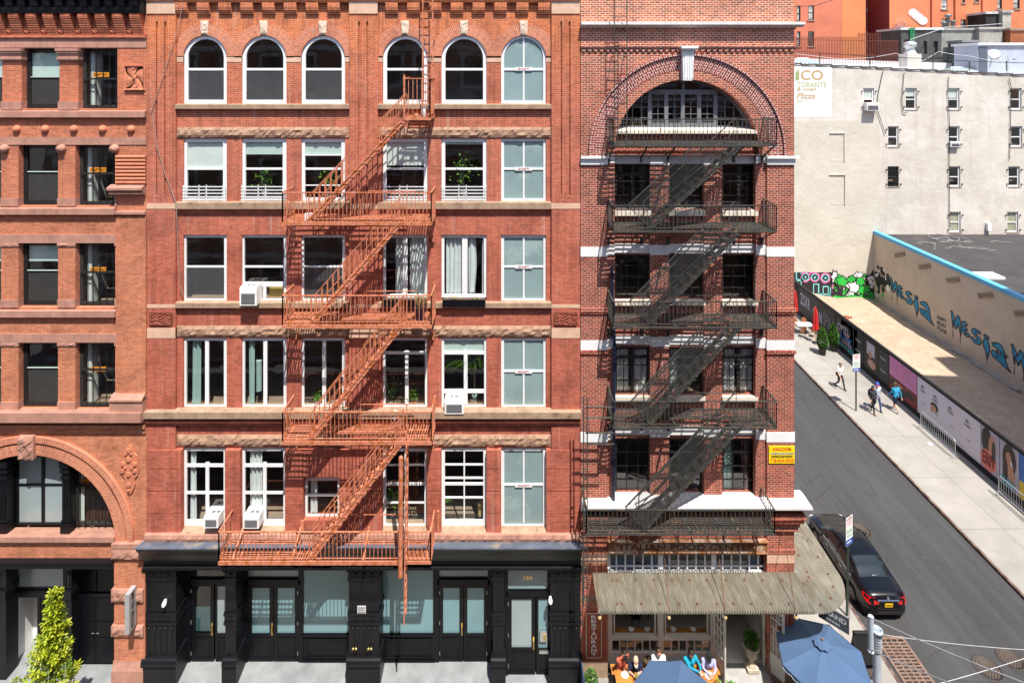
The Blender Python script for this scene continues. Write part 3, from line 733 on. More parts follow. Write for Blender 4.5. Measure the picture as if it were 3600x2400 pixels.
# sills, lintels, ledges
for ba, bb in bays:
    x0, x1 = X(ba)+.005, X(bb)-.005
    for za, zb2 in ((368, 383), (712, 734), (1064, 1081)):
        s = MB(); s.prism([(.36, Z(za-6)), (-.04, Z(za)), (-.04, Z(zb2)), (YBY, Z(zb2)), (.36, Z(zb2))], x0, x1, 0, 'x'); part('sill', s, M['tanstone'])
    s = MB()
    for k, y in enumerate((734, 741, 748)): s.box(x0, x1, -.0+k*.03, YBY, Z(y+6), Z(y))
    part('brick_course', s, M['brick_mid'])
    for za, zb2 in ((448, 485), (1149, 1186), (1533, 1573)):
        ext = 0
        s = MB(); rock(s, x0, x1, Z(zb2), Z(za), .07, YBY+.25, .07, za*.1+ba*.01); part('lintel', s, M['rockstone'])
    # flat arches of the third floor, set a touch proud
    s = MB()
    for ci in range(6):
        a, b = cols[ci]
        if not (ba < a < bb): continue
        s.prism([(xb(a)-.03, zb_(826)), (xb(b)+.03, zb_(826)), (xb(b)+.20, zb_(788)), (xb(a)-.20, zb_(788))], YBY-.008, YBY+.1)
    part('flat_arch', s, M['brick_mid'])
s = MB(); s.prism([(.36, Z(1436)), (-.18, Z(1450, -.18)), (-.18, Z(1472, -.18)), (0, Z(1474)), (.36, Z(1474))], X(513), X(2041), 0, 'x'); part('ledge', s, M['tanstone'])
s = MB()
for k, y in enumerate((1474, 1481, 1488)): s.box(X(517), X(2039), -.10+k*.035, YBY, Z(y+5.5), Z(y))
part('brick_course', s, M['brick_mid'])
# rusticated first floor: courses of wide painted blocks with shadow joints
s = MB(); jo = [1577, 1644, 1722, 1801, 1870]
seg = [(517,645),(797,850),(1007,1059),(1197,1346),(1503,1552),(1711,1762),(1920,2039)]
for (ja, jb) in zip(jo, jo[1:]):
    for a, b in seg:
        x0, x1 = (X(a) if a in (517,) else xb(a)), (X(b) if b in (2039,) else xb(b))
        yy = -.035
        s.box(x0+.001, x1-.001, yy, YBY+.05, Z(jb), Z(ja)-.035)
s.box(xb(1059), xb(1071), -.035, .15, Z(1870), Z(1582)); s.box(xb(1059), xb(1197), -.025, .15, Z(1675), Z(1579)); s.box(xb(1059), xb(1197), -.025, .15, Z(1870), Z(1826))
part('rusticated_course', s, M['brick_mid'])
s = MB(); rock(s, X(515), X(2041), Z(1892), Z(1868), -.15, .3, .05, 5.5); part('sill', s, M['brownstone'])
for a, b in ((645,797),(850,1007),(1346,1503),(1552,1711),(1762,1920)):
    s = MB(); s.prism([(.36, Z(1852)), (-.08, Z(1868)), (-.08, Z(1874)), (.36, Z(1874))], xb(a)+.01, xb(b)-.01, 0, 'x'); part('sill', s, M['tanstone'])
# windows
YF = YBY+.055
def W(ci, y0, y1, **k):
    a, b = cols[ci]; k.setdefault('fm', M['white'])
    return win(MBD, X(a, YF)+.0, X(b, YF)-.0, Z(y1, YF), Z(y0, YF), YF, **k)
grey = surf('grey_pane_reflection', (.05,.05,.053), .9, .2, 2)  # grey imitating sky reflections, laid as sheets over lower panes
m, nt, out = NT('sheer_pane_reflection'); tr_ = nt.nodes.new('ShaderNodeBsdfTransparent'); df_ = nt.nodes.new('ShaderNodeBsdfDiffuse'); df_.inputs[0].default_value = (.30,.30,.32,1); mx_ = nt.nodes.new('ShaderNodeMixShader'); mx_.inputs[0].default_value = .17
nt.links.new(tr_.outputs[0], mx_.inputs[1]); nt.links.new(df_.outputs[0], mx_.inputs[2]); nt.links.new(mx_.outputs[0], out.inputs[0]); gsheer = m  # see-through veil painting in the haze of sky mirrored by the glass
for ci in range(6):
    a, b = cols[ci]; r = (xb(b)-xb(a))/2; cx = (xb(a)+xb(b))/2; cz = zb_(125)-r
    kw = dict(fm=M['white'], fw=.13 if ci < 5 else .10, h=[(zb_(244), .085)], arch=(cx, cz, r))
    if ci == 5: kw.update(gm=M['shaft'], v=[(cx, zb_(362), cz+r-.05, .06)])
    w = win(MBD, cx-r, cx+r, zb_(366), cz+r, YF, **kw)
    if ci < 3: q = MB(); q.quad((cx-r+.12, YF+.03, zb_(355)), (cx+r-.12, YF+.03, zb_(355)), (cx+r-.12, YF+.03, zb_(250)), (cx-r+.12, YF+.03, zb_(250))); q.build('screen_and_reflection', grey if ci in (1, 2) else gsheer, w)  # sheet stands in for the grey reflection in the lower pane
kw4 = [dict(blind=(Z(590, YF), M['blind']), guard=True), dict(blind=(Z(541, YF), M['blindgreen']), guard=True), dict(blind=(Z(541, YF), M['blindgreen'])), dict(blind=(Z(580, YF), M['blind']), guard=True), dict(blind=(Z(506, YF), M['blindgreen']), guard=True), dict(gm=M['shaft'], v=[(X(1841, YF), Z(706), Z(490), .06)])]
for ci in range(6):
    hh = [(Z(594, YF), .07)] + ([(Z(546, YF), .03), (Z(652, YF), .03)] if ci == 2 else [])
    W(ci, 487, 710, fw=.13 if ci < 5 else .10, h=hh, **kw4[ci])
def reflection_sheet(ci, y0, y1, w, m=None):
    a, b = cols[ci]; q = MB(); q.quad((X(a, YF)+.1, YF+.025, Z(y1, YF)), (X(b, YF)-.1, YF+.025, Z(y1, YF)), (X(b, YF)-.1, YF+.025, Z(y0, YF)), (X(a, YF)+.1, YF+.025, Z(y0, YF))); q.build('screen_and_reflection', m or grey, w)  # sheet coloured as a reflection across the lower sash
reflection_sheet(0, 940, 1052, W(0, 826, 1062, h=[(Z(938, YF), .06)], fw=.09), gsheer)
w = W(1, 826, 1062, h=[(Z(938, YF), .06), (Z(1000, YF), .16)], v=[(X(930, YF), Z(1060), Z(1000), .10)], fw=.09)
q = MB(); q.box(X(938, YF), X(1000, YF), YF+.2, YF+.22, Z(1050, YF), Z(1005, YF)); q.build('wooden_panel', surf('ochre_board', (.55,.40,.12), .7), w)
reflection_sheet(2, 940, 1052, W(2, 826, 1062, h=[(Z(938, YF), .06)], fw=.09), gsheer)
cu = M['curtain']
W(3, 826, 1046, v=[(X(1424, YF), Z(1044), Z(830), .17)], fw=.10, curtain=[(X(1385), X(1418), cu), (X(1436), X(1492), cu)])
W(4, 826, 1046, v=[(X(1634, YF), Z(1044), Z(830), .19)], fw=.10, curtain=[(X(1566), X(1622), cu), (X(1645), X(1668), cu, Z(1040), -.3), (X(1694), X(1702), cu)])
W(5, 826, 1062, gm=M['shaft'], fw=.10, h=[(Z(938, YF), .06)], v=[(X(1841, YF), Z(1060), Z(830), .06)])
cg = M['curtaingreen']
W(0, 1187, 1436, v=[(X(727, YF), Z(1432), Z(1190), .13)], fw=.10, curtain=[(X(660), X(694), cg)])
w = W(1, 1187, 1436, v=[(X(932, YF), Z(1432), Z(1190), .13)], fw=.10, curtain=[(X(862), X(884), cg)])
q = MB(); q.tube((X(888), YF+.35, Z(1400)), (X(888), YF+.35, Z(1292)), .10, 0, 14); q.build('rolled_fabric', cg, w)
w = W(2, 1187, 1436, v=[(X(1139, YF), Z(1432), Z(1190), .13)], fw=.10)
W(3, 1187, 1436, h=[(Z(1241, YF), .10)], v=[(X(1430, YF), Z(1432), Z(1241), .12)], fw=.09)
W(4, 1187, 1436, h=[(Z(1241, YF), .10), (Z(1376, YF), .12)], v=[(X(1637, YF), Z(1432), Z(1241), .13)], fw=.09, blind=(Z(1234, YF), M['blindgreen']))
W(5, 1187, 1436, gm=M['shaft'], fw=.10, h=[(Z(1305, YF), .07)], v=[(X(1841, YF), Z(1432), Z(1190), .06)])
for ci, cxs in ((0, 728), (1, 930)):
    cc = M['curtain']
    W(ci, 1573, 1856, fw=.11, h=[(Z(1637, YF), .10), (Z(1733, YF), .08), (Z(1842, YF), .28)], v=[(X(cxs, YF), Z(1842), Z(1637), .12)], curtain=[(X(655), X(676), cc)] if ci == 0 else [(X(866), X(910), cc)])
a = MB()
win(MBD, X(1071, YF), X(1197, YF), Z(1821, YF), Z(1678, YF), YF, M['white'], None, .10, h=[(Z(1741, YF), .06)], curtain=[(X(1082), X(1106), cu)])
W(3, 1575, 1856, fw=.11, h=[(Z(1635, YF), .04), (Z(1702, YF), .08), (Z(1768, YF), .04)], v=[(X(1424, YF), Z(1850), Z(1580), .04)])
W(4, 1573, 1856, fw=.12, h=[(Z(1634, YF), .045), (Z(1681, YF), .05), (Z(1702, YF), .08), (Z(1750, YF), .045), (Z(1838, YF), .20)], v=[(X(1632, YF), Z(1848), Z(1580), .045)])
W(5, 1573, 1856, gm=M['shaft'], fw=.11, h=[(Z(1704, YF), .07)], v=[(X(1841, YF), Z(1850), Z(1580), .06)])
interior(MBD, X(517)+.02, X(2039)-.02, [.02, Z(1895), Z(1470), Z(1085), Z(735), Z(385), Z(-10)], .4, 4.2, walls=[X(1278)])
s = MB(); s.box(X(517), X(2039), .12, 4.5, Z(-25), Z(-26)); s.quad((X(517), 0, 0), (X(517), 0, Z(-25)), (X(517), 4.5, Z(-25)), (X(517), 4.5, 0)); s.quad((X(2039), 4.5, 0), (X(2039), 4.5, Z(-25)), (X(2039), 0, Z(-25)), (X(2039), 0, 0)); part('party_wall', s, M['brick_mid'])
# SHAFT signs
for y, lab in ((243, 'white SHAFT sign across the round-topped painted-out window, topmost in its column'), (594, 'white SHAFT sign on the painted-out window beside the guarded window with a green plant'), (938, 'white SHAFT sign on the painted-out window beside the casement with a black flower box'), (1306, 'white SHAFT sign on the painted-out window beside the leafy palm and its air conditioner'), (1706, 'white SHAFT sign on the lowest painted-out window, above the dark slate shop cornice')):
    q = MB(); x0, z0 = X(1841, YF), Z(y, YF); q.box(x0-.30, x0+.30, YF-.006, YF+.006, z0-.06, z0+.06)
    lettering(q, 'SHAFT', (x0, YF-.006, z0), (1,0,0), (0,0,1), .072, 1, .40)
    tag(q.build('shaft_sign', [M['white'], plain('sign_red_brown', (.45,.09,.07))]), lab, 'sign', 'SHAFT signs')
# ---- storefront ----
def roset(mb, x, y, z, r=.055, m=0):
    T = Matrix.Rotation(RAD(90), 4, 'X')
    mb.lathe((x, y, z), [(r,0),(r,.02),(r*.78,.026),(r*.68,.008),(r*.42,.008),(r*.3,.03),(.004,.034)], 12, m, T)
def column(xa, xb2, y1, nros, nfl, yf=-.04, name='storefront_column'):
    s = MB(); x0, x1 = X(xa), X(xb2); w = x1-x0
    s.box(x0+.02, x1-.02, yf, y1, 0, Z(1985))
    s.prism([(y1, Z(1986)), (yf-.09, Z(1986)), (yf-.11, Z(1997)), (yf-.04, Z(2001)), (yf-.0, Z(2002)), (y1, Z(2002))], x0-.03, x1+.03, 0, 'x')
    for ya, yb3, p in ((2024, 2030, .05), (2030, 2036, .03), (2148, 2154, .05), (2154, 2159, .025), (2180, 2187, .05), (2187, 2192, .025)): s.box(x0-p*.5, x1+p*.5, yf-p, y1, Z(yb3), Z(ya))
    s.box(x0+.0, x1-.0, yf-.02, y1, Z(2180), Z(2159)); s.box(x0+.0, x1-.0, yf-.02, y1, Z(2024), Z(2002))
    for k in range(nros):
        xx = (x0+x1)/2 + (k-(nros-1)/2)*min(.27, w*.27)
        roset(s, xx, yf-.02, Z(2013)); roset(s, xx, yf-.02, Z(2169))
    for k in range(nfl):
        fw = w/(nfl+.6); xx = x0+fw*.45+k*fw
        s.tube((xx+fw*.35, yf+.012, Z(2296)), (xx+fw*.35, yf+.012, Z(2203)), fw*.24, 0, 8); s.ball((xx+fw*.35, yf-.005, Z(2203)), fw*.28, 0, 8, 6)
    pr = [(y1, Z(2296)), (yf-.03, Z(2296)), (yf-.05, Z(2303)), (yf-.10, Z(2308)), (yf-.14, Z(2316)), (yf-.14, Z(2326)), (yf-.10, Z(2331)), (yf-.12, Z(2336)), (yf-.12, 0), (y1, 0)]
    s.prism(pr, x0-.05, x1+.05, 0, 'x')
    return part(name, s, M['black'])
YD = .60
column(510, 622, .66, 3, 5); column(792, 833, .66, 1, 4); column(1226, 1335, .66, 3, 5); column(1731, 1773, .5, 1, 4); column(1933, 2041, .4, 3, 5)
s = MB(); s.prism([(.3, Z(1888)), (-.16, Z(1893)), (-.56, Z(1926, -.56)), (-.56, Z(1931, -.56)), (.3, Z(1931))], X(508), X(2044), 0, 'x')
part('shop_cornice', s, M['slate'], 'sloping weathered slate cornice')
s = MB(); s.prism([(.4, Z(1930)), (-.54, Z(1931, -.54)), (-.50, Z(1938, -.5)), (-.30, Z(1950, -.3)), (-.16, Z(1956)), (-.12, Z(1962)), (-.12, Z(1978)), (-.18, Z(1980)), (-.18, Z(1988)), (.4, Z(1988))], X(512), X(2041), 0, 'x'); part('shop_entablature', s, M['black'])
s = MB(); s.box(X(517), X(2039), YD, YD+.3, Z(1995), Z(1930)); s.box(X(517), X(2039), .2, YD+.3, Z(1985), Z(1960)); part('shop_soffit', s, M['blackdoor'])
def zd(y): return Z(y, YD)
def xd(x): return X(x, YD)
FZ = .14
def leaf(xa, xbq, zb0, zt, gz, gl, Y=YD, name='door', hnd=None, hinge=None, gin=.13):
    """door leaf: stiles and rails, bottom panel, one glass light"""
    s = MB(); x0, x1 = xa, xbq
    s.box(x0, x0+gin, Y, Y+.07, zb0, zt); s.box(x1-gin, x1, Y, Y+.07, zb0, zt); s.box(x0+gin, x1-gin, Y, Y+.07, zt-.14, zt); s.box(x0+gin, x1-gin, Y, Y+.07, zb0, gz)
    if x1-x0 > .4:
        for o, d in ((.10, .025), (.16, .012)): 
            s.box(x0+o, x1-o, Y-d*.6, Y+.01, zb0+.10+o*.4, zb0+.13+o*.4); s.box(x0+o, x1-o, Y-d*.6, Y+.01, gz-.16, gz-.13)
            s.box(x0+o, x0+o+.025, Y-d*.6, Y+.01, zb0+.12, gz-.14); s.box(x1-o-.025, x1-o, Y-d*.6, Y+.01, zb0+.12, gz-.14)
    s.box(x0+gin-.02, x1-gin+.02, Y-.02, Y+.01, gz-.02, gz+.015)
    o = part(name, s, M['blackdoor'])
    g = MB(); g.quad((x0+gin, Y+.03, gz), (x1-gin, Y+.03, gz), (x1-gin, Y+.03, zt-.14), (x0+gin, Y+.03, zt-.14)); g.build('pane', gl, o)
    if hnd is not None:
        h = MB(); h.box(hnd-.025, hnd+.025, Y-.012, Y, gz-.05, gz+.40); h.tube((hnd, Y-.06, gz+.02), (hnd, Y-.06, gz+.30), .018, 0, 8); h.bar((hnd, Y-.06, gz+.04), (hnd, Y, gz+.04), .025); h.bar((hnd, Y-.06, gz+.28), (hnd, Y, gz+.28), .025); h.build('handle', M['brass'], o)
    if hinge is not None:
        h = MB()
        for k in range(3): zz = zb0+.3+k*(zt-zb0-.6)/2; h.tube((hinge, Y-.01, zz-.06), (hinge, Y-.01, zz+.06), .014, 0, 8)
        h.build('hinge', M['steel'], o)
    return o
def panelwall(xa, xbq, zb0, zt, Y=YD):
    s = MB(); s.box(xa, xbq, Y, Y+.07, zb0, zt)
    for o, d in ((.12, .03), (.2, .015)):
        s.box(xa+o, xbq-o, Y-d, Y, zb0+.12+o*.3, zb0+.15+o*.3); s.box(xa+o, xbq-o, Y-d, Y, zt-.16-o*.3, zt-.13-o*.3); s.box(xa+o, xa+o+.03, Y-d, Y, zb0+.15, zt-.15); s.box(xbq-o-.03, xbq-o, Y-d, Y, zb0+.15, zt-.15)
    s.box(xa-.02, xbq+.02, Y-.06, Y, zt-.05, zt); s.box(xa, xbq, Y-.04, Y, zb0, zb0+.05)
    return part('stall_riser', s, M['blackdoor'])
def filler(rects, Y=YD):
    s = MB()
    for a, b, c, d in rects: s.box(a, b, Y-.03, Y+.08, c, d)
    return part('shop_frame', s, M['blackdoor'])
gz = zd(2226)
# bay 1: single door and sidelight
leaf(xd(672), xd(752), FZ, zd(2046), gz, M['glassdark'], hnd=xd(746), hinge=xd(672))
q = MB(); q.quad((xd(678), YD+.10, gz), (xd(740), YD+.10, gz), (xd(740), YD+.10, zd(2140)), (xd(678), YD+.10, zd(2140))); o = part('window_film', q, M['frost'])
leaf(xd(757), xd(800), FZ, zd(2046), gz, M['frostgrey'], name='sidelight', gin=.06)
win(MBD, xd(662), xd(796), zd(2036), zd(1990), YD, M['blackdoor'], M['glassdark'], .05, name='transom_window')
filler([(xd(640), xd(670), FZ, zd(1985)), (xd(662), xd(800), zd(2048), zd(2034))])
# bay 2: double door and display window
leaf(xd(873), xd(960), FZ, zd(2052), gz, M['frost'], hnd=xd(957)); leaf(xd(962), xd(1049), FZ, zd(2052), gz, M['frost'], hinge=xd(1047))
win(MBD, xd(862), xd(1054), zd(2036), zd(1988), YD, M['blackdoor'], M['frostgrey'], .05, name='transom_window')
filler([(xd(820), xd(872), FZ, zd(1985)), (xd(1050), xd(1066), FZ, zd(1985)), (xd(862), xd(1056), zd(2052), zd(2034))])
win(MBD, xd(1064), xd(1230), zd(2228), zd(1986), YD-.02, M['blackdoor'], M['frost'], .03, name='shop_window')
panelwall(xd(1062), xd(1232), FZ, zd(2226))
# bay 3
win(MBD, xd(1338), xd(1526), zd(2228), zd(1986), YD-.02, M['blackdoor'], M['frost'], .03, name='shop_window'); panelwall(xd(1336), xd(1528), FZ, zd(2226))
leaf(xd(1545), xd(1628), FZ, zd(2052), gz, M['frost'], hnd=xd(1624), hinge=xd(1546)); leaf(xd(1630), xd(1714), FZ, zd(2052), gz, M['frost'], hinge=xd(1712))
win(MBD, xd(1538), xd(1720), zd(2036), zd(1988), YD, M['blackdoor'], M['frostgrey'], .05, name='transom_window')
filler([(xd(1526), xd(1544), FZ, zd(1985)), (xd(1715), xd(1750), FZ, zd(1985)), (xd(1538), xd(1722), zd(2052), zd(2034))])
# entrance 184
YE = .20
leaf(X(1786, YE), X(1882, YE), .10, Z(2092, YE), Z(2276, YE), M['frostgrey'], YE, hnd=X(1876, YE), hinge=X(1787, YE)); leaf(X(1886, YE), X(1932, YE), .10, Z(2092, YE), Z(2278, YE), M['frost'], YE, name='sidelight', gin=.07)
w = win(MBD, X(1778, YE), X(1930, YE), Z(2078, YE), Z(1992, YE), YE, M['blackdoor'], M['shaft'], .06, name='transom_window')
q = MB(); lettering(q, '184', (X(1856, YE), YE+.04, Z(2033, YE)), (1,0,0), (0,0,1), .17, 0, .32); q.build('house_number', M['brass'], w)
filler([(X(1770, YE), X(1786, YE), .05, Z(1985, YE)), (X(1928, YE), X(1945, YE), .05, Z(1985, YE)), (X(1780, YE), X(1932, YE), Z(2093, YE), Z(2076, YE))], YE)
s = MB(); s.box(X(1898, YE), X(1922, YE), YE-.05, YE, Z(2250, YE), Z(2214, YE), 0); s.box(X(1910, YE), X(1919, YE), YE-.055, YE-.05, Z(2246, YE), Z(2222, YE), 1); part('intercom', s, [M['steel'], M['brass']])
s = MB(); s.box(X(1896, YE), X(1930, YE), YE-.05, YE, Z(2292, YE), Z(2283, YE)); part('letter_slot', s, M['steel'])
# tread plates in the entrances
for xa, xbq, yy in ((618, 800, YD), (828, 1236, YD), (1330, 1738, YD), (1768, 1938, .2)):
    s = MB(); s.prism([(yy+.1, 0), (yy+.1, FZ if yy > .3 else .10), (-.06, .035), (-.06, 0)], X(xa), X(xbq), 0, 'x'); part('threshold', s, M['plate'])
# sprinkler plate, brass hose caps, dome lamps
q = MB(); x0, z0 = X(1273), Z(2136); q.box(x0-.15, x0+.15, -.075, -.06, z0-.14, z0+.14, 0)
for k, t in enumerate(('SPRINKLERS', 'THROUGHOUT', 'BUILDING')): lettering(q, t, (x0, -.075, z0+.08-k*.08), (1,0,0), (0,0,1), .045, 1, .24)
tag(q.build('sprinkler_plate', [surf('enamel_grey', (.55,.54,.55)), M['signblack']]), 'small grey plate reading SPRINKLERS THROUGHOUT BUILDING on the wide black column', 'sign')
for x in (1251, 1304):
    q = MB(); T = Matrix.Rotation(RAD(90), 4, 'X')
    for dx in (-.05, .05): q.lathe((X(x)+dx, -.10, Z(2263)), [(.04,0),(.04,.05),(.045,.05),(.045,.08),(.02,.085),(.02,.10),(.005,.10)], 12, 0, T)
    part('hose_outlet', q, M['brass'])
for x, y, lab in ((586, 2104, 'small white dome lamp on the corner column beside the brick pier'), (1934, 2094, 'small white dome lamp above the intercom of door 184')):
    q = MB(); q.lathe((X(x), -.09, Z(y)), [(.055,0),(.07,.03),(.075,.09),(.05,.15),(.01,.17)], 14, 0, Matrix.Rotation(RAD(125), 4, 'X')); q.box(X(x)-.04, X(x)+.04, -.1, -.05, Z(y)-.05, Z(y)+.05)
    tag(q.build('dome_lamp', M['white']), lab, 'lamp')
# ---- air conditioners, flower boxes, plants at the windows ----
def aircon(x0, x1, zt, zbm, yf, yb3, lab, group='window air conditioners'):
    t = thing('air_conditioner', lab, 'air conditioner', ((x0+x1)/2, (yf+yb3)/2, zbm), group)
    s = MB(); c = .02
    s.prism([(yf, zbm), (yb3, zbm), (yb3, zt), (yf+.06, zt), (yf, zt-.05)], x0, x1, 0, 'x')
    s.build('casing', M['acwhite'], t)
    g = MB(); g.box(x0+.06, x1-.06, yf-.012, yf, zbm+.06, zbm+(zt-zbm)*.66)
    for k in range(9): zz = zbm+.08+k*((zt-zbm)*.58)/9; g.box(x0+.065, x1-.065, yf-.022, yf-.01, zz, zz+.012)
    g.build('grille', M['acgrille'], t)
    v = MB()
    for k in range(2): v.box(x0+.16+k*.17, x0+.30+k*.17, yf+.18, yf+.30, zt, zt+.006)
    v.build('vent', M['acgrille'], t)
    return t
def fx(px, Y): return X(px, Y)
yq = -.28
aircon(X(842, yq), X(902, yq), Z(1010, yq), Z(1074, yq), yq, YF+.1, 'white window air conditioner above the sill with rust stain, third floor between two dark windows')
yq = -.22
aircon(X(1563, yq), X(1630, yq), Z(1407, yq), Z(1455, yq), yq, YF+.1, 'white window air conditioner under the leafy palm window')
yq = -.25
aircon(X(716, yq), X(767, yq), Z(1816, yq), Z(1855, yq), yq, YF+.1, 'white window air conditioner in the window left of the orange fire escape, lowest row')
aircon(X(854, yq), X(910, yq), Z(1816, yq), Z(1857, yq), yq, YF+.1, 'white window air conditioner just above the wide lowest orange fire escape platform')
for x0, x1, lab in ((1344, 1502, 'long black flower box behind the blue pot on the orange fire escape'), (1557, 1707, 'long black flower box below the casement with white curtains')):
    t = thing('flower_box', lab, 'flower box', (X((x0+x1)/2), .02, Z(1072)), 'black flower boxes')
    s = MB(); a, b = X(x0), X(x1); z0, z1 = Z(1072), Z(1050); s.box(a, b, -.10, -.08, z0, z1); s.box(a, b, .16, .18, z0, z1); s.box(a, a+.02, -.08, .16, z0, z1); s.box(b-.02, b, -.08, .16, z0, z1); s.box(a, b, -.1, .18, z0-.02, z0); s.build('box', M['black'], t)
    s = MB(); s.box(a+.02, b-.02, -.08, .16, z1-.06, z1-.03); s.build('soil', surf('soil', (.10,.06,.04)), t)
    for q in (.25, .75):
        s = MB()
        for k in range(26): s.ball((a+(b-a)*q+R.gauss(0,.07), .03+R.gauss(0,.03), z1-.01+R.random()*.05), .02, 0, 5, 4)
        s.build('succulent', surf('pale_succulent', (.30,.30,.16)), t)
leafm = [surf('leaf_green', (.06,.16,.025), .5, .3, 8), surf('leaf_bright', (.16,.34,.04), .5, .3, 8), surf('leaf_dark', (.025,.07,.02), .5, .3, 8)]
def leafcard(mb, p, d, L, w, m):
    d = Vector(d).normalized(); sd = d.cross(Vector((R.random()-.5, R.random()-.5, R.random()+.2))).normalized()*w
    n = d.cross(sd).normalized()*w*.4
    mb.add([p, p+d*L*.5+sd-n, p+d*L, p+d*L*.5-sd-n], [(0,1,2),(0,2,3)], m)
def strap(mb, p, d, L, w, m, droop=.6, n=6):
    d = Vector(d).normalized(); p = Vector(p); sd = d.cross(Vector((0,0,1)))
    if sd.length < .1: sd = Vector((1,0,0))
    sd = sd.normalized()*w; last = None
    for i in range(n+1):
        t = i/n; ww = sd*(1-t*.9); a, b = p-ww, p+ww
        if last: mb.add([last[0], last[1], b, a], [(0,1,2,3)], m, True)
        last = (a, b); p = p+d*L/n; d = (d+Vector((0,0,-droop*2/n))).normalized()
def window_plant(x, y, Y, kind, h, lab, pot=(.5,.22,.1)):
    p = P(x, y, Y); t = thing('potted_plant', lab, 'plant', p)
    s = MB(); s.lathe(p, [(.06,0),(.09,.15),(.10,.17),(.085,.17),(.08,.15)], 14); s.build('pot', surf('pot_glaze', pot, .4), t)
    s = MB(); top = p+Vector((0,0,.15))
    if kind == 'strap':
        for k in range(90): a = R.random()*6.28; strap(s, top+Vector((0,0,h*.55)), (math.cos(a)*.7, math.sin(a)*.35, .6+R.random()*.6), h*(.5+R.random()*.4), .012, R.choice((0,0,1)), .95)
        s.tube(top, top+Vector((0,0,h*.55)), .025, 3)
    elif kind == 'agave':
        for k in range(26): a = R.random()*6.28; strap(s, top, (math.cos(a), math.sin(a)*.4, .3+R.random()), h*(.5+R.random()*.4), .03, R.choice((0,2)), .35)
    else:
        s.tube(top, top+Vector((0,0,h*.8)), .012, 3)
        for k in range(130):
            q = top+Vector((R.gauss(0,h*.16), R.gauss(0,h*.09), h*(.25+.75*R.random()))); leafcard(s, q, (R.gauss(0,1), R.gauss(0,1), R.gauss(0,.6)), .11, .035, R.choice((0,1,1)))
    s.build('foliage', leafm+[surf('stem_brown', (.12,.08,.05))], t)
window_plant(1630, 690, .55, 'bush', 1.45, 'tall leafy green plant in a pot behind the white guard, fourth floor', (.5,.5,.5))
window_plant(1668, 1405, .5, 'strap', 1.6, 'drooping palm with strap leaves above the right window air conditioner', (.3,.45,.4))
window_plant(1375, 1425, .45, 'agave', 1.3, 'dark spiky agave inside the second-floor fire escape window', (.4,.4,.38))
window_plant(1452, 1425, .42, 'bush', .35, 'small bright herb in a pot on the second-floor sill behind the fire escape', (.45,.18,.08))
window_plant(932, 690, .55, 'bush', .95, 'leafy plant behind the second guarded window from the left, fourth floor', (.6,.6,.6))
window_plant(1150, 690, .55, 'bush', .95, 'leafy plant behind the stair rail of the upper fire escape', (.6,.6,.6))
window_plant(1553, 1815, .45, 'strap', .55, 'grassy plant in the lower left corner of the many-paned window', (.3,.3,.3))
window_plant(1378, 1815, .5, 'bush', .8, 'leafy plant behind the drop ladder, lowest row', (.25,.25,.28))
window_plant(1118, 1425, .4, 'bush', .3, 'small flowering plant on the sill under the fire escape stair, second floor', (.75,.75,.75))
# table lamp in the many-paned window
p = P(1690, 1815, .55); t = thing('table_lamp', 'table lamp with a yellow cylindrical shade in the many-paned window', 'lamp', p)
s = MB(); s.lathe(p+Vector((0,0,.08)), [(.11,0),(.105,.42)], 20, 0, None, False); s.build('lamp_shade', surf('mustard_shade', (.62,.45,.20), .8), t)
s = MB(); s.lathe(p, [(.08,0),(.08,.02),(.015,.03),(.015,.2)], 12); s.build('lamp_base', M['darkiron'], t)
# cable strung down the left pilaster
q = MB(); pts = [(1295*.5+0, -5), (612, 120), (536, 388), (575, 560), (621, 712), (625, 800), (640, 1035)]
pts = [(652,-10),(620,130),(572,280),(536,385),(540,410),(556,520),(580,600),(622,715),(624,740),(628,860),(636,1000),(645,1035)]
for a, b in zip(pts, pts[1:]):
    q.tube((X(a[0]), -.05, Z(a[1])), (X(b[0]), -.05, Z(b[1])), .011, 0, 6)
q.ball((X(536), -.05, Z(387)), .035, 0, 8, 6)
tag(q.build('cable', surf('grey_cable', (.34,.27,.24))), 'thin slack cable hanging down the left pilaster of the red building', 'cable')
# ================= fire escapes =================
def grate(mb, x0, x1, y0, y1, z, dirn, pitch=.085, w=.036, m=0):
    if dirn == 'x':
        n = max(1, int((y1-y0)/pitch))
        for i in range(n+1): y = y0+(y1-y0)*i/n; mb.box(x0, x1, y-w/2, y+w/2, z-.008, z)
        k = max(1, int((x1-x0)/.55))
        for i in range(1, k): x = x0+(x1-x0)*i/k; mb.box(x-.02, x+.02, y0, y1, z-.03, z-.009)
    else:
        n = max(1, int((x1-x0)/pitch))
        for i in range(n+1): x = x0+(x1-x0)*i/n; mb.box(x-w/2, x+w/2, y0, y1, z-.008, z)
        for y in (y0+.33*(y1-y0), y0+.66*(y1-y0)): mb.box(x0, x1, y-.02, y+.02, z-.03, z-.009)
def frame(mb, x0, x1, y0, y1, z, h=.09, t=.035):
    mb.box(x0, x1, y0, y0+t, z-h, z+.012); mb.box(x0, x1, y1-t, y1, z-h, z+.012); mb.box(x0, x0+t, y0+t, y1-t, z-h, z+.01); mb.box(x1-t, x1, y0+t, y1-t, z-h, z+.01)
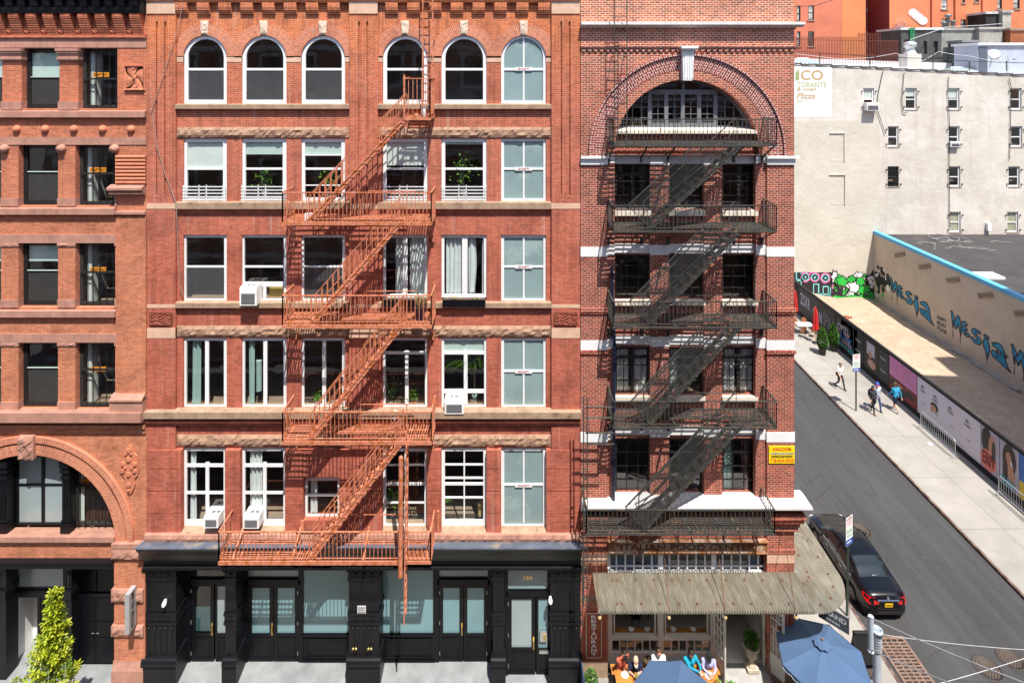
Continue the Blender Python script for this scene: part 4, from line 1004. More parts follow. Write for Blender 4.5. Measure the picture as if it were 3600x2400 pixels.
def rail(mb, pts, z, h=.98, pitch=.135, r=.010, post=.035, sag=.0):
    for a, b in zip(pts, pts[1:]):
        a = Vector((a[0], a[1], z)); b = Vector((b[0], b[1], z)); L = (b-a).length; n = max(1, round(L/pitch))
        up = Vector((0,0,h))
        mb.bar(a+up, b+up, .045, .03); mb.bar(a+Vector((0,0,.10)), b+Vector((0,0,.10)), .03, .015)
        for i in range(n+1):
            p = a.lerp(b, i/n); j = Vector((R.gauss(0,.004), R.gauss(0,.004), 0))
            big = i in (0, n)
            w = post if big else r*2
            mb.bar(p+Vector((0,0,-.05)), p+up+(Vector((0,0,0)) if big else j), w, w)
def stairs(root, mat, x0, z0, x1, z1, ya, yb, nt, rails=(True, True), h=.85, mesh=None, trd=.16, sw=.16, label=None):
    s = MB()
    for y in (ya, yb): s.bar((x0, y, z0), (x1, y, z1), .02, sw)
    for y in (ya-.02, yb+.02): s.bar((x0, y, z0+sw*.42), (x1, y, z1+sw*.42), .035, .02)
    for i in range(nt):
        t = (i+.6)/nt; x = x0+(x1-x0)*t; z = z0+(z1-z0)*t+.02
        for k in range(3): s.bar((x-.09+k*.08, ya, z), (x-.09+k*.08, yb, z), .055, .016)
        for y in (ya-.015, yb+.015): s.box(x-.11, x+.11, y-.012, y+.012, z-.03, z+.012)
    st = s.build('stair', mat, root)
    if label: st['label'] = label
    d = Vector((x1-x0, 0, z1-z0)); L = d.length; d.normalize()
    for y, on in ((ya, rails[0]), (yb, rails[1])):
        if not on: continue
        q = MB(); nb = int(L/.27)
        up = Vector((0,0,h))
        a = Vector((x0, y, z0)); b = Vector((x1, y, z1))
        q.bar(a+up, b+up, .045, .028); q.bar(a+up*.52, b+up*.52, .025, .018)
        for i in range(nb+1):
            if mesh and i % 7: continue
            p = a.lerp(b, i/nb); q.bar(p, p+up, .022 if i % 6 else .036)
        q.build('handrail', mat, st)
    if mesh:
        # guard of expanded metal, 1.45 m high, running down to the landing rail
        q = MB(); y = ya-.025; H = 1.45; sl = (z1-z0)/(x1-x0)
        A = (x0-(H-.85)/sl, z0+.85); F = (x0+.05, z0+.12); C = (x1-.05, z1-.02); Dd = (x1-H/sl, z1-.02)
        poly = [A, F, C, Dd]
        q.bar((A[0], y, A[1]), (Dd[0], y, Dd[1]), .05, .03); q.bar((A[0]+.35, y, A[1]-.42), (C[0]-.45, y, C[1]-.02), .018, .018)
        q.bar((A[0], y, A[1]), (F[0], y, F[1]), .02, .02)
        for ang in (33, -33, ):
            dx, dz = math.cos(RAD(ang)), math.sin(RAD(ang)); nx_, nz_ = -dz, dx
            pr = [p[0]*nx_+p[1]*nz_ for p in poly]; c = min(pr)+.02
            while c < max(pr):
                o = (nx_*c, nz_*c); lo, hi = -1e3, 1e3
                for (ax, az), (bx, bz) in zip(poly, poly[1:]+poly[:1]):
                    ex, ez = bx-ax, bz-az; den = ex*dz-ez*dx; num = ex*(o[1]-az)-ez*(o[0]-ax)
                    if abs(den) < 1e-9:
                        if num < 0: lo = 1e4
                        continue
                    tt = -num/den
                    if den > 0: lo = max(lo, tt)
                    else: hi = min(hi, tt)
                if hi-lo > .03: q.bar((o[0]+dx*lo, y, o[1]+dz*lo), (o[0]+dx*hi, y, o[1]+dz*hi), .0095, .006)
                c += .052
        q.build('mesh_screen', mesh, st)
    return st
def bracket(root, mat, xs, z, dep, drop):
    for x in xs:
        s = MB()
        s.bar((x, -dep+.05, z-.06), (x, .02, z-drop), .05, .03); s.bar((x, -dep+.03, z-.05), (x, .05, z-.05), .05, .06); s.box(x-.04, x+.04, -.02, .06, z-drop-.2, z-drop+.05)
        s.build('bracket', mat, root)

FO = thing('fire_escape', 'rusty orange iron fire escape zigzagging down the middle red building', 'fire escape', (-5.2, -.5, 5.1))
fo = M['feorange']
XA, XB = -7.69, -2.68
lev = [16.46, 13.02, 9.13]
for z in lev:
    s = MB(); xo0, xo1 = -6.78, -3.62
    frame(s, XA, XB, -1.0, .02, z, .11)
    grate(s, XA+.03, xo0, -.97, 0, z, 'y' if z == 13.02 else 'x'); grate(s, xo1, XB-.03, -.97, 0, z, 'x' if z == 13.02 else 'y'); grate(s, xo0, xo1, -.43, 0, z, 'x')
    s.box(xo0, xo1, -.47, -.43, z-.12, z+.01); s.box(xo0-.03, xo0+.01, -.97, -.43, z-.08, z+.01); s.box(xo1-.01, xo1+.03, -.97, -.43, z-.08, z+.01)
    pf = s.build('platform', fo, FO)
    q = MB(); rail(q, [(XA+.02, .0), (XA+.02, -.98), (XB-.02, -.98), (XB-.02, 0)], z)
    q.bar((xo1, -.44, z), (xo1, -.44, z+.9), .03); q.bar((-5.2, -.44, z), (-5.2, -.44, z+.92), .022); q.bar((-5.2, -.44, z+.92), (xo1+.3, -.44, z+.92), .022)
    q.build('railing', fo, pf)
    bracket(FO, fo, (XA+.1, XB-.1), z, 1.0, .75)
# lowest, wider platform
z = 5.13; XL = -9.82
s = MB(); frame(s, XL, -3.78, -1.0, .02, z, .12); grate(s, XL+.03, -7.35, -.97, 0, z, 'x'); grate(s, -7.33, -6.45, -.97, 0, z, 'y'); grate(s, -6.43, -3.8, -.45, 0, z, 'x'); s.box(-6.45, -3.8, -.5, -.46, z-.1, z+.01); s.box(-7.36, -7.32, -.97, 0, z-.06, z)
frame(s, -3.6, -2.70, -1.0, .02, z, .09); grate(s, -3.57, -2.73, -.97, 0, z, 'x', .075); s.box(-3.8, -3.6, -.5, 0, z-.03, z)
pf = s.build('platform', fo, FO)
q = MB(); rail(q, [(XL+.02, 0), (XL+.02, -.98), (-3.8, -.98)], z); rail(q, [(-3.58, -.98), (-2.72, -.98), (-2.72, 0)], z); q.bar((-5.6, -.46, z), (-5.6, -.46, z+1.15), .022); q.bar((-5.6, -.46, z+1.15), (-3.7, -.46, z+1.15), .022); q.build('railing', fo, pf)
for x in (-9.45, -7.5, -5.2, -2.9):
    pass
bracket(FO, fo, (-9.4, -7.4, -5.0, -2.85), z, .98, -.42)
s = MB(); s.box(-7.42, -7.3, -.06, .0, 5.2, 5.75); s.box(-9.45, -9.35, -.06, 0, 5.3, 5.9); s.box(-2.62, -2.55, -.08, .02, 5.0, 6.1); s.build('wall_anchor', fo, FO)
# small top balcony
z = 19.93
s = MB(); frame(s, -3.62, -2.72, -1.0, .05, z, .07); grate(s, -3.6, -2.74, -.97, .05, z, 'x', .09); pf = s.build('balcony', fo, FO)
q = MB(); rail(q, [(-3.60, -.98), (-2.74, -.98), (-2.74, .05)], z, 1.32, .15); q.bar((-3.6, .05, z+1.35), (-3.6, -.98, z+1.33), .03); q.bar((-3.6, -.98, z), (-3.6, -.98, z+1.45), .06); q.build('railing', fo, pf); bracket(FO, fo, (-2.85,), z, .9, .35)
# stairs
for (xa, za), (xb2, zb3) in (((-6.80, 16.46), (-3.60, 19.86)), ((-6.72, 13.02), (-3.75, 16.40)), ((-6.78, 9.13), (-3.72, 12.96)), ((-6.78, 5.13), (-3.72, 9.05))):
    stairs(FO, fo, xa, za, xb2, zb3, -.96, -.47, 15, h=.86)
# ladder to the roof
s = MB(); yl = -.42
for x in (-3.07, -2.73): s.bar((x, yl, 20.0), (x, yl, 24.6), .045, .02); s.bar((x, yl, 22.6), (x, .1, 22.6), .03)
for i in range(15): s.bar((-3.07, yl, 20.15+i*.31), (-2.73, yl, 20.15+i*.31), .02)
s.build('roof_ladder', fo, FO)
# counterbalanced drop ladder
s = MB(); s.tube((-3.72, -1.04, 4.67), (-3.70, -1.04, 8.6), .078, 0, 14); s.ball((-3.70, -1.04, 8.62), .075, 0, 10, 8)
s.build('counterweight_tube', fo, FO)
s = MB()
for dy in (-.20, .18): s.bar((-3.59, -.86+dy, 3.1), (-3.52, -.86+dy, 9.0), .035, .05)
for i in range(20): s.bar((-3.595+i*.004, -1.06, 3.3+i*.30), (-3.595+i*.004, -.68, 3.3+i*.30), .03)
s.build('drop_ladder', fo, FO)
# things left on the orange landings
p = Vector((-3.15, -.55, 13.03)); t = thing('potted_plant', 'dark blue glazed pot with dry twigs on the orange fire escape landing', 'plant', p)
s = MB(); s.lathe(p, [(.13,0),(.17,.2),(.20,.38),(.21,.40),(.18,.40),(.17,.36)], 18); s.build('pot', surf('cobalt_glaze', (.008,.01,.035), .15, .2, 4, coat=.5), t)
s = MB()
for k in range(70): a = R.random()*6.28; q0 = p+Vector((R.gauss(0,.06), R.gauss(0,.06), .38)); d = Vector((math.cos(a)*.45, math.sin(a)*.45, .6+R.random()*.6)); s.tube(q0, q0+d*(.15+R.random()*.4), .005, 0, 4); leafcard(s, q0+d*(.1+R.random()*.4), d, .07, .02, 1)
s.build('foliage', [surf('dry_stem', (.25,.17,.08)), surf('dry_leaf', (.35,.33,.10))], t)
s = MB(); s.box(-6.95, -6.72, -.93, -.78, 16.47, 16.72); s.box(-6.90, -6.66, -.80, -.66, 16.47, 16.62); tag(s.build('paper_parcel', M['white']), 'crumpled white parcel at the stair foot on the upper orange landing', 'parcel')
s = MB(); T = Matrix.Rotation(RAD(60), 4, 'X'); s.lathe((-4.08, -.12, 9.50), [(.145,0),(.145,.02),(.01,.025)], 20, 0, T); s.bar((-4.18, -.15, 9.45), (-3.98, -.16, 9.57), .012, m=1)
tag(s.build('round_sign', [M['white'], plain('pink_red', (.55,.16,.14))]), 'round white sign leaning on the sill behind the orange railing', 'sign')
s = MB(); s.box(-9.35, -7.75, -.14, -.02, 5.14, 5.17); tag(s.build('board', M['white']), 'white board lying along the wall on the lowest orange platform', 'board')
s = MB()
s.box(-7.55, -6.9, -.12, .10, 5.22, 5.40); tag(s.build('planter_trough', M['darkiron']), 'dark brown trough on the sill behind the lowest orange platform', 'planter')
for x, y, h, r, mt, lab in ((-3.28, -.5, .12, .07, (.50,.20,.09), 'small terracotta flower pot on the top orange balcony'), (-3.02, -.45, .34, .10, (.40,.40,.40), 'grey metal can on the top orange balcony'), (-2.85, -.6, .14, .06, (.48,.18,.08), 'small terracotta pot at the right rail of the top orange balcony')):
    s = MB(); s.lathe((x, y, 19.935), [(r*.75,0),(r,h),(r*.85,h),(r*.8,h*.85)], 14); tag(s.build('flower_pot' if h < .2 else 'metal_can', surf('pot_clay', mt, .7)), lab, 'pot')

# ---- black fire escape on the corner building ----
FB = thing('fire_escape', 'weathered black iron fire escape with mesh stair screens on the dark brick corner building', 'fire escape', (6.0, -.5, 6.0))
fb = M['feblack']; mesh = surf('black_expanded_metal', (.045,.045,.043), .7, .2, 5)
XA, XB = 3.36, 8.86
levb = [19.03, 16.16, 12.95, 9.61]
for z in levb:
    s = MB(); xo0, xo1 = 4.95, 7.55
    frame(s, XA, XB, -1.0, .05, z, .05, .03)
    if z == 19.03: grate(s, XA+.03, 5.5, -.97, .03, z, 'x', .07); grate(s, 5.5, 7.6, -.45, .03, z, 'x', .07)
    else: grate(s, XA+.03, 4.85, -.97, .03, z, 'x', .07); grate(s, 4.85, 7.5, -.45, .03, z, 'x', .07)
    grate(s, 7.55, XB-.03, -.97, .03, z, 'x', .07)
    s.box(4.85, 7.5, -.49, -.45, z-.05, z+.01)
    pf = s.build('platform', fb, FB)
    q = MB(); rail(q, [(XA+.02, .03), (XA+.02, -.98), (XB-.02, -.98), (XB-.02, .03)], z, .85, .145, .009, .026)
    q.bar((5.6, -.46, z), (5.6, -.46, z+.85), .02); q.bar((5.6, -.46, z+.85), (7.7, -.46, z+.85), .02); q.bar((7.7, -.46, z), (7.7, -.46, z+.85), .02)
    q.build('railing', fb, pf)
    bracket(FB, fb, (XA+.05, 4.55, 5.5, 7.8, XB-.05), z, .95, .55)
z = 6.06
s = MB(); frame(s, 2.47, 8.8, -1.0, .05, z, .06, .03); grate(s, 2.5, 8.77, -.97, .03, z, 'x', .075)
for x in (4.2, 6.0, 7.6): s.box(x-.03, x+.03, -.97, 0, z-.05, z-.01)
pf = s.build('platform', fb, FB)
q = MB(); rail(q, [(2.49, .03), (2.49, -.98), (8.78, -.98), (8.78, .03)], z, .78, .145, .010, .03); q.build('railing', fb, pf)
for (xa, za), (xb2, zb3) in (((4.52, 16.16), (7.66, 19.0)), ((4.50, 12.95), (7.62, 16.12)), ((4.52, 9.61), (7.62, 12.92)), ((4.35, 6.08), (7.64, 9.58))):
    stairs(FB, fb, xa, za, xb2, zb3, -.96, -.48, 13, rails=(False, True), h=.88, mesh=mesh, sw=.13)
s = MB(); yl = -.55
for x in (3.50, 3.93): s.bar((x, yl, 19.05), (x, yl, 24.5), .03, .03)
for i in range(15): s.bar((3.50, yl, 19.4+i*.33), (3.93, yl, 19.4+i*.33), .018)
for x in (3.50, 3.93): s.bar((x, yl, 22.0), (x, .05, 22.0), .025)
s.build('roof_ladder', fb, FB)
s = MB()
for x in (2.40, 2.52): s.bar((x, -.95, 3.6), (x, -.95, 10.6), .035, .05)
for zz in (10.25, 9.9, 9.4, 9.02): s.bar((2.46, -.95, zz), (3.42, -.95, zz), .05, .03)
for i in range(14): s.bar((2.40, -.95, 3.9+i*.33), (2.52, -.95, 3.9+i*.33), .03)
s.bar((2.36, -.95, 2.9), (2.36, -.95, 5.2), .03, .06)
s.build('drop_ladder', fb, FB)
# ================= corner building =================
CB = thing('corner_building', 'dark red brick corner building with white bands, a big top arch and a ground-floor restaurant', 'building', (6.1, 0, 0))
def part(n, mb, m, label=None):
    o = mb.build(n, m, CB)
    if label: o['label'] = label
    return o
bc = M['brick_corner']
CX0, CX1 = X(2040)+.01, X(2792)
YC = .22      # window bay plane
def xc(x): return X(x, YC)
wcol = [(2162, 2285), (2350, 2473), (2537, 2657)]
rws = [(578, 735), (895, 1050), (1219, 1388), (1540, 1735)]
ACX, ACZ, AR = X(2415), Z(534), 2.54
# outer wall: one tall arched opening holding the window bay
s = MB()
BX0, BX1 = X(2135), X(2696)
hs = []
wall(s, CX0, CX1, Z(545), Z(-25), 0, [], .3, 0, arches=[(ACX, ACZ, AR, Z(545))])
s.box(CX0, BX0, 0, .3, Z(1800), Z(545)); s.box(BX1, CX1, 0, .3, Z(1800), Z(545))
s.box(BX0, X(2162), .07, .3, Z(1800), Z(545)); s.box(X(2660), BX1, .07, .3, Z(1800), Z(545))
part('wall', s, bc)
s = MB()
hs = [(xc(a), xc(b), Z(q, YC), Z(p, YC)) for a, b in wcol for p, q in rws]
wall(s, X(2160), X(2662), Z(1800), Z(462), YC, hs, .25, 0)
for a, b in ((2285, 2350), (2473, 2537)): s.box(xc(a), xc(b), YC-.07, YC, Z(1800), Z(545))
part('window_bay_wall', s, bc)
s = MB(); s.quad((CX1, 0, 0), (CX1, 18, 0), (CX1, 18, 24.3), (CX1, 0, 24.3)); s.box(CX0, CX1, .01, 18, 24.2, 24.3); s.quad((CX0, 18, 0), (CX0, 18, 24.3), (CX1, 18, 24.3), (CX1, 18, 0)); s.quad((CX0, 18, 0), (CX0, .1, 0), (CX0, .1, 24.3), (CX0, 18, 24.3)); part('side_wall', s, bc)
# arch rings
s = MB(); ac = M['brick_cornerarch']
s.arc(ACX, ACZ, AR, AR+.28, .10, .4, n=60, m=1, over=False); s.arc(ACX, ACZ, AR+.28, AR+.34, .02, .3, n=60, m=1, over=False)
for k in range(6): s.arc(ACX, ACZ, AR+.34+k*.083, AR+.34+(k+1)*.083, -.012-k*.006, .1, n=60, over=False)
s.arc(ACX, ACZ, AR+.84, AR+.92, -.10, .1, n=60, under=True)
for sx in (-1, 1):
    for r0, r1, p in ((AR+.34, AR+.84, .03), (AR+.84, AR+.92, .10)):
        a, b = sorted((ACX+sx*r0, ACX+sx*r1)); s.box(a, b, -p, .1, Z(551), Z(534))
part('arch', s, [ac, M['brick_soldier']])
s = MB()
x0 = ACX
s.prism([(x0-.19, Z(283)), (x0+.12, Z(283)), (x0+.20, Z(178)), (x0-.22, Z(178))], -.22, .1)
for k in range(4): a = x0-.15+k*.085; s.prism([(a+.01, Z(276)), (a+.04, Z(276)), (a+.05, Z(184)), (a+.0, Z(184))], -.245, -.22)
s.box(x0-.24, x0+.24, -.30, .1, Z(178), Z(172)); s.box(x0-.29, x0+.29, -.36, .1, Z(172), Z(163)); part('keystone', s, M['white'], 'white fluted keystone')
# top courses
s = MB(); s.prism([(0, Z(97)), (-.06, Z(97)), (-.26, Z(89)), (-.26, Z(80)), (0, Z(78))], CX0, CX1+.26, 0, 'x'); part('cornice', s, M['whitestone'])
s = MB()
for k, (ya, yb4) in enumerate(((162, 166), (166, 170), (170, 176))): s.box(CX0, CX1+.08-k*.02, -.09+k*.025, .0, Z(yb4), Z(ya))
for q in range(36): s.box(CX0+.05+q*.209, CX0+.16+q*.209, -.05, 0, Z(182), Z(176))
s.box(CX0, CX1+.05, -.05, 0, Z(104), Z(97))
for ya in (1082, 1089, 1097): 
    for a, b in ((CX0, BX0+.02), (BX1-.02, CX1+.06)): s.box(a, b, -.07+abs(ya-1089)*.003, 0, Z(ya+6), Z(ya))
for ya in (1232, 1238):
    for a, b in ((CX0, BX0+.02), (BX1-.02, CX1+.05)): s.box(a, b, -.05, 0, Z(ya+5), Z(ya))
part('brick_course', s, bc)
# white bands that step over the pilasters
for k, (ya, yb4) in enumerate(((548, 578), (868, 902), (1196, 1230), (1518, 1553))):
    s = MB(); p = .06 if k == 0 else .015
    for a, b in ((CX0, BX0+.01), (BX1-.01, CX1+.02)): s.box(a, b, -p, .05, Z(yb4), Z(ya))
    s.box(BX0+.01, X(2162), .05, .1, Z(yb4-4), Z(ya-4)); s.box(X(2660), BX1-.01, .05, .1, Z(yb4-4), Z(ya-4))
    yt = rws[k][0]-2; 
    s.box(X(2162), X(2660), YC-.03, YC, Z(yt+3), Z(yt-29)); 
    for a, b in ((2285, 2350), (2473, 2537)): s.box(xc(a)-.01, xc(b)+.01, YC-.095, YC-.02, Z(yt+7), Z(yt-27))
    if k == 0:
        for a, b in ((CX0, BX0+.04), (BX1-.04, CX1+.14)): s.box(a, b, -.14, 0, Z(556), Z(548))
    part('white_band', s, M['white'])
# sills
for p, q in rws[:3]:
    for a, b in wcol:
        s = MB(); s.prism([(.4, Z(q-3, .3)), (.06, Z(q+8, .06)), (.06, Z(q+24, .06)), (.4, Z(q+24, .06))], xc(a)-.02, xc(b)+.02, 0, 'x'); part('sill', s, M['creamsill'])
s = MB(); s.prism([(.45, Z(452)), (-.02, Z(459)), (-.02, Z(470)), (.45, Z(470))], X(2168), X(2660), 0, 'x'); part('sill', s, M['creamsill'])
s = MB(); s.prism([(.45, Z(1732, .3)), (.22, Z(1733, .22)), (-.46, Z(1786, -.46)), (-.46, Z(1793, -.46)), (.0, Z(1796)), (.45, Z(1796))], CX0, CX1+.42, 0, 'x'); part('ledge', s, M['whitestone'], 'broad white painted stone ledge')
s = MB()
for k, (ya, yb4, p) in enumerate(((1796, 1806, .30), (1806, 1822, .24), (1822, 1842, .14), (1842, 1860, .10), (1930, 1945, .03))): s.box(BX1+.02-.02*k, CX1+p, -p, .2, Z(yb4), Z(ya)); s.box(CX0, BX0-.01+.01*k, -p, .2, Z(yb4), Z(ya))
part('corbel_course', s, bc)
# ground storey brick
s = MB()
s.box(CX0, X(2136), 0, .35, .55, Z(1800)); s.box(X(2696), CX1, 0, .35, .55, Z(1800)); s.box(X(2136), X(2696), .04, .35, Z(1938), Z(1800))
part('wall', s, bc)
for a, b in ((CX0, X(2136)), (X(2696), CX1+.01)):
    s = MB(); s.box(a, b, -.012, .1, Z(1978), Z(1936)); part('stone_band', s, M['palestone'])
    s = MB(); s.box(a, b, -.03, .36, 0, Z(2326)); part('plinth', s, M['tanstone'])
    for ya in (2098, 2232): s = MB(); s.box(a, b, -.008, .1, Z(ya+13), Z(ya)); part('stone_band', s, surf('grey_band', (.22,.16,.13), .9))
painted = surf('brick_red_paint', (.30,.075,.035), .8, .2, 4, bstr=.3)
for a, b, txt in ((2060, 2115, 'RESTAURANT'), (2718, 2768, 'B')):
    s = MB(); x0, x1 = X(a), X(b); zt, zb5 = Z(2153), Z(2310)
    s.box(x0-.12, x1+.14, -.014, .0, zb5-.1, zt+.06, 1)
    for c, d, e, f in ((x0, x1, zt-.015, zt), (x0, x1, zb5, zb5+.015), (x0, x0+.015, zb5, zt), (x1-.015, x1, zb5, zt)): s.box(c, d, -.018, -.014, e, f, 0)
    xm = (x0+x1)/2+.0
    if len(txt) > 1:
        for i, ch in enumerate(txt): lettering(s, ch, (xm, -.014, zt-.13-i*.145), (1,0,0), (0,0,1), .115, 0, .05 if ch == 'I' else .19)
    else: lettering(s, 'B', (X(2745), -.014, Z(2178)), (1,0,0), (0,0,1), .40, 0, .24)
    part('painted_sign', s, [M['white'], painted])
# name board over the shop
s = MB(); x0, x1 = X(2138), X(2695); z0, z1 = Z(1937), Z(1899)
s.box(x0, x1, -.05, .04, z0, z1, 0); s.box(x0-.02, x1+.02, -.12, .04, z1, z1+.03, 0); s.box(x0-.02, x1+.02, -.09, .04, z0-.03, z0, 0); s.box(x0, x0+.04, -.07, -.05, z0, z1, 0); s.box(x1-.04, x1, -.07, -.05, z0, z1, 0)
lettering(s, 'ITALIAN FOOD CENTER', ((x0+x1)/2+.02, -.05, (z0+z1)/2), (1,0,0), (0,0,1), .22, 1, 4.75, depth=.02)
tag(s.build('name_board', [surf('rusted_sign_metal', (.46,.34,.27), .8, .25, 3, stain=(.30,.12,.04), stain_at=.5, streak=.4), surf('dark_letter', (.10,.045,.03), .7)]), 'rusty board reading ITALIAN FOOD CENTER above the shop windows', 'sign')
# windows above
fd = M['darkiron']; YW2 = YC+.14
for r, (p, q) in enumerate(rws):
    for c, (a, b) in enumerate(wcol):
        x0, x1 = X(a, YW2), X(b, YW2); z1, z0 = Z(p, YW2), Z(q, YW2); xm = (x0+x1)/2
        vs = [(xm, z0, z1, .12)] if r in (0, 2) else [(x0+(x1-x0)*k/3, z0, z1, .025) for k in (1, 2)]
        hh = [(z1-.36, .09)] if r in (0, 2) else ([z0+(z1-z0)*k/4 for k in (1, 2, 3)] if r == 1 else [(z0+(z1-z0)*k/4, .03) for k in (1, 2, 3)])
        hh = [h if isinstance(h, tuple) else (h, .03) for h in hh]
        if r in (0, 2):
            for k in (.25, .75): vs.append((x0+(x1-x0)*k, z0, z1-.36, .018))
            for k in (.3, .62): hh.append((z0+(z1-z0)*k, .018))
        cu2 = []
        if r == 2: cu2 = [(x0+.08, x0+.5, M['curtain']), (xm+.1, x1-.1, M['curtain'])] if c != 1 else [(x0+.05, x0+.35, M['curtain'])]
        if r == 3 and c == 2: cu2 = [(x0+.05, x0+.4, M['curtaingreen']), (x0+.75, x0+.95, surf('dull_red_curtain', (.12,.03,.03)))]
        win(CB, x0, x1, z0, z1, YW2, fd, M['glass'], .07, h=hh, v=vs, curtain=cu2, bw=.03)
# lunette window
YL = .42; cx = ACX
s = MB(); z0 = Z(452, YL); gm = M['greywin']
rr = AR
mull = [-1.20, -.61, -.02, .57, 1.16]
zt = Z(325, YL)
for k, m_ in enumerate(mull):
    w = .07; s.box(cx+m_-w, cx+m_+w, YL, YL+.1, z0, zt)
s.box(cx-1.25, cx+1.22, YL-.005, YL+.1, zt, zt+.10); s.box(cx-.05, cx+.05, YL, YL+.09, zt+.1, ACZ+rr); s.box(cx-rr*.95, cx+rr*.95, YL-.005, YL+.1, z0, z0+.09)
for m0, m1 in zip(mull, mull[1:]):
    s.box(cx+m0+.07, cx+m1-.07, YL+.01, YL+.09, z0+.09, z0+.20); s.box(cx+m0+.07, cx+m1-.07, YL+.01, YL+.09, zt-.08, zt)
    s.box(cx+(m0+m1)/2-.01, cx+(m0+m1)/2+.01, YL+.02, YL+.05, z0, zt)
    for k in (1, 2, 3, 4): zz = z0+(zt-z0)*k/5; s.box(cx+m0, cx+m1, YL+.02, YL+.05, zz-.01, zz+.01)
for sx in (-1, 1):
    for k in range(3): x = cx+sx*(1.5+.32*k); s.box(x-.012, x+.012, YL+.02, YL+.05, z0, ACZ+math.sqrt(max(.01, rr*rr-(x-cx)**2)))
    for k in (1, 2, 3): zz = z0+.38*k; xe = math.sqrt(max(.01, rr*rr-(zz-ACZ)**2)); a, b = sorted((cx+sx*1.2, cx+sx*xe)); s.box(a, b, YL+.02, YL+.05, zz-.01, zz+.01)
s.arc(cx, ACZ, rr-.09, rr+.02, YL+.005, YL+.1, a0=RAD(16), a1=RAD(164), n=40)
w = part('lunette_window', s, gm)
g = MB(); pts = [(cx+rr*.96, YL+.06, z0), ] + [(cx+rr*math.cos(a), YL+.06, ACZ+rr*math.sin(a)) for a in [RAD(17+146*i/30) for i in range(31)]] + [(cx-rr*.96, YL+.06, z0)]
g.poly(pts[::-1]); g.build('pane', M['glassdark'], w)
s = MB(); s.box(cx-2.45, cx+2.45, .2, YL+.5, Z(462), z0); part('window_board', s, M['greywin'])
for x0, x1, lab in ((2214, 2278, 'left yellow ochre box with jars inside the arched window sill'), (2305, 2350, 'right yellow ochre box with a cup inside the arched window sill')):
    s = MB(); s.box(X(x0, YL), X(x1, YL), YL+.2, YL+.42, z0+.01, z0+.18, 0); 
    for k in range(3): s.lathe((X(x0+14+k*15, YL), YL+.3, z0+.18), [(.05,0),(.055,.1),(.04,.14),(.04,.17)], 10, 1)
    tag(s.build('crate', [surf('ochre_board', (.55,.33,.06)), M['white']]), lab, 'box')
interior(CB, CX0+.02, CX1-.02, [.0, Z(1925), Z(1410), Z(1085), Z(760), Z(470), 24.1], .5, 5.5)
# open casement swung out on the third row
t = MB(); a = Vector((X(2657, .2), .2, Z(1046))); zt = Z(920); x0 = a.x
for q in ((0, .04), (.52, .04)): t.box(x0+q[0], x0+q[0]+q[1], -.30, -.27, a.z, zt)
t.M = Matrix.Translation((x0, .2, 0)) @ Matrix.Rotation(RAD(62), 4, 'Z') @ Matrix.Translation((-x0, -.2, 0))
t.v = []; t.f = []; t.mi = []; t.sm = []; t.uv = []
for xa, xb6, za, zb6 in ((0, .05, a.z, zt), (-.52, -.47, a.z, zt), (-.47, 0, a.z, a.z+.05), (-.47, 0, zt-.05, zt), (-.47, 0, (a.z+zt)/2-.02, (a.z+zt)/2+.02)): t.box(x0+xa, x0+xb6, .18, .22, za, zb6)
t.box(x0-.46, x0, .195, .205, a.z+.05, zt-.05, 1)
part('open_casement', t, [fd, M['glassdark']])
# ---- shopfront ----
YS2 = .22; gf = M['greyframe']
def sx(x): return X(x, YS2)
def sz(y): return Z(y, YS2)
# clerestory of small panes
win(CB, sx(2136), sx(2697), sz(2016), sz(1938), YS2, M['white'], M['glassdark'], .10, h=[(sz(1990), .05)],
    v=[(sx(2136+561*k/18), sz(2016), sz(1938), .05 if k not in (6, 12) else .17) for k in range(1, 18)], name='clerestory_window')
s = MB(); s.box(sx(2136), sx(2697), YS2, YS2+.2, sz(2150), sz(2016)); part('shop_frame', s, gf)
# lower windows: open upper sash over a row of small panes
zt, zr, zbm = sz(2150), sz(2240), sz(2290)
s = MB()
for x, w in ((2136, 16), (2312, 20), (2497, 14)): s.box(sx(x), sx(x+w), YS2-.03, YS2+.12, .5, zt+.3)
s.box(sx(2140), sx(2505), YS2-.04, YS2+.12, sz(2246), sz(2234)); s.box(sx(2140), sx(2505), YS2-.02, YS2+.12, zbm-.05, zbm); s.box(sx(2140), sx(2505), YS2, YS2+.12, .3, zbm-.05)
for a, b in ((2152, 2312), (2332, 2497)):
    for k in range(1, 6): x = sx(a+(b-a)*k/6); s.box(x-.02, x+.02, YS2, YS2+.06, zbm, sz(2246))
    for x in (a+8, b-8): s.box(sx(x)-.025, sx(x)+.025, YS2+.02, YS2+.1, zr, zt+.3)
part('shop_frame', s, gf)
s = MB(); s.quad((sx(2150), YS2+.05, zbm), (sx(2497), YS2+.05, zbm), (sx(2497), YS2+.05, sz(2246)), (sx(2150), YS2+.05, sz(2246))); part('pane', s, M['glassdark'])
s = MB(); s.box(sx(2152), sx(2497), YS2+.12, YS2+.32, zr-.02, zr+.03); part('window_board', s, surf('varnished_wood', (.42,.17,.04), .35, .3, 4, stain=(.20,.07,.02)))
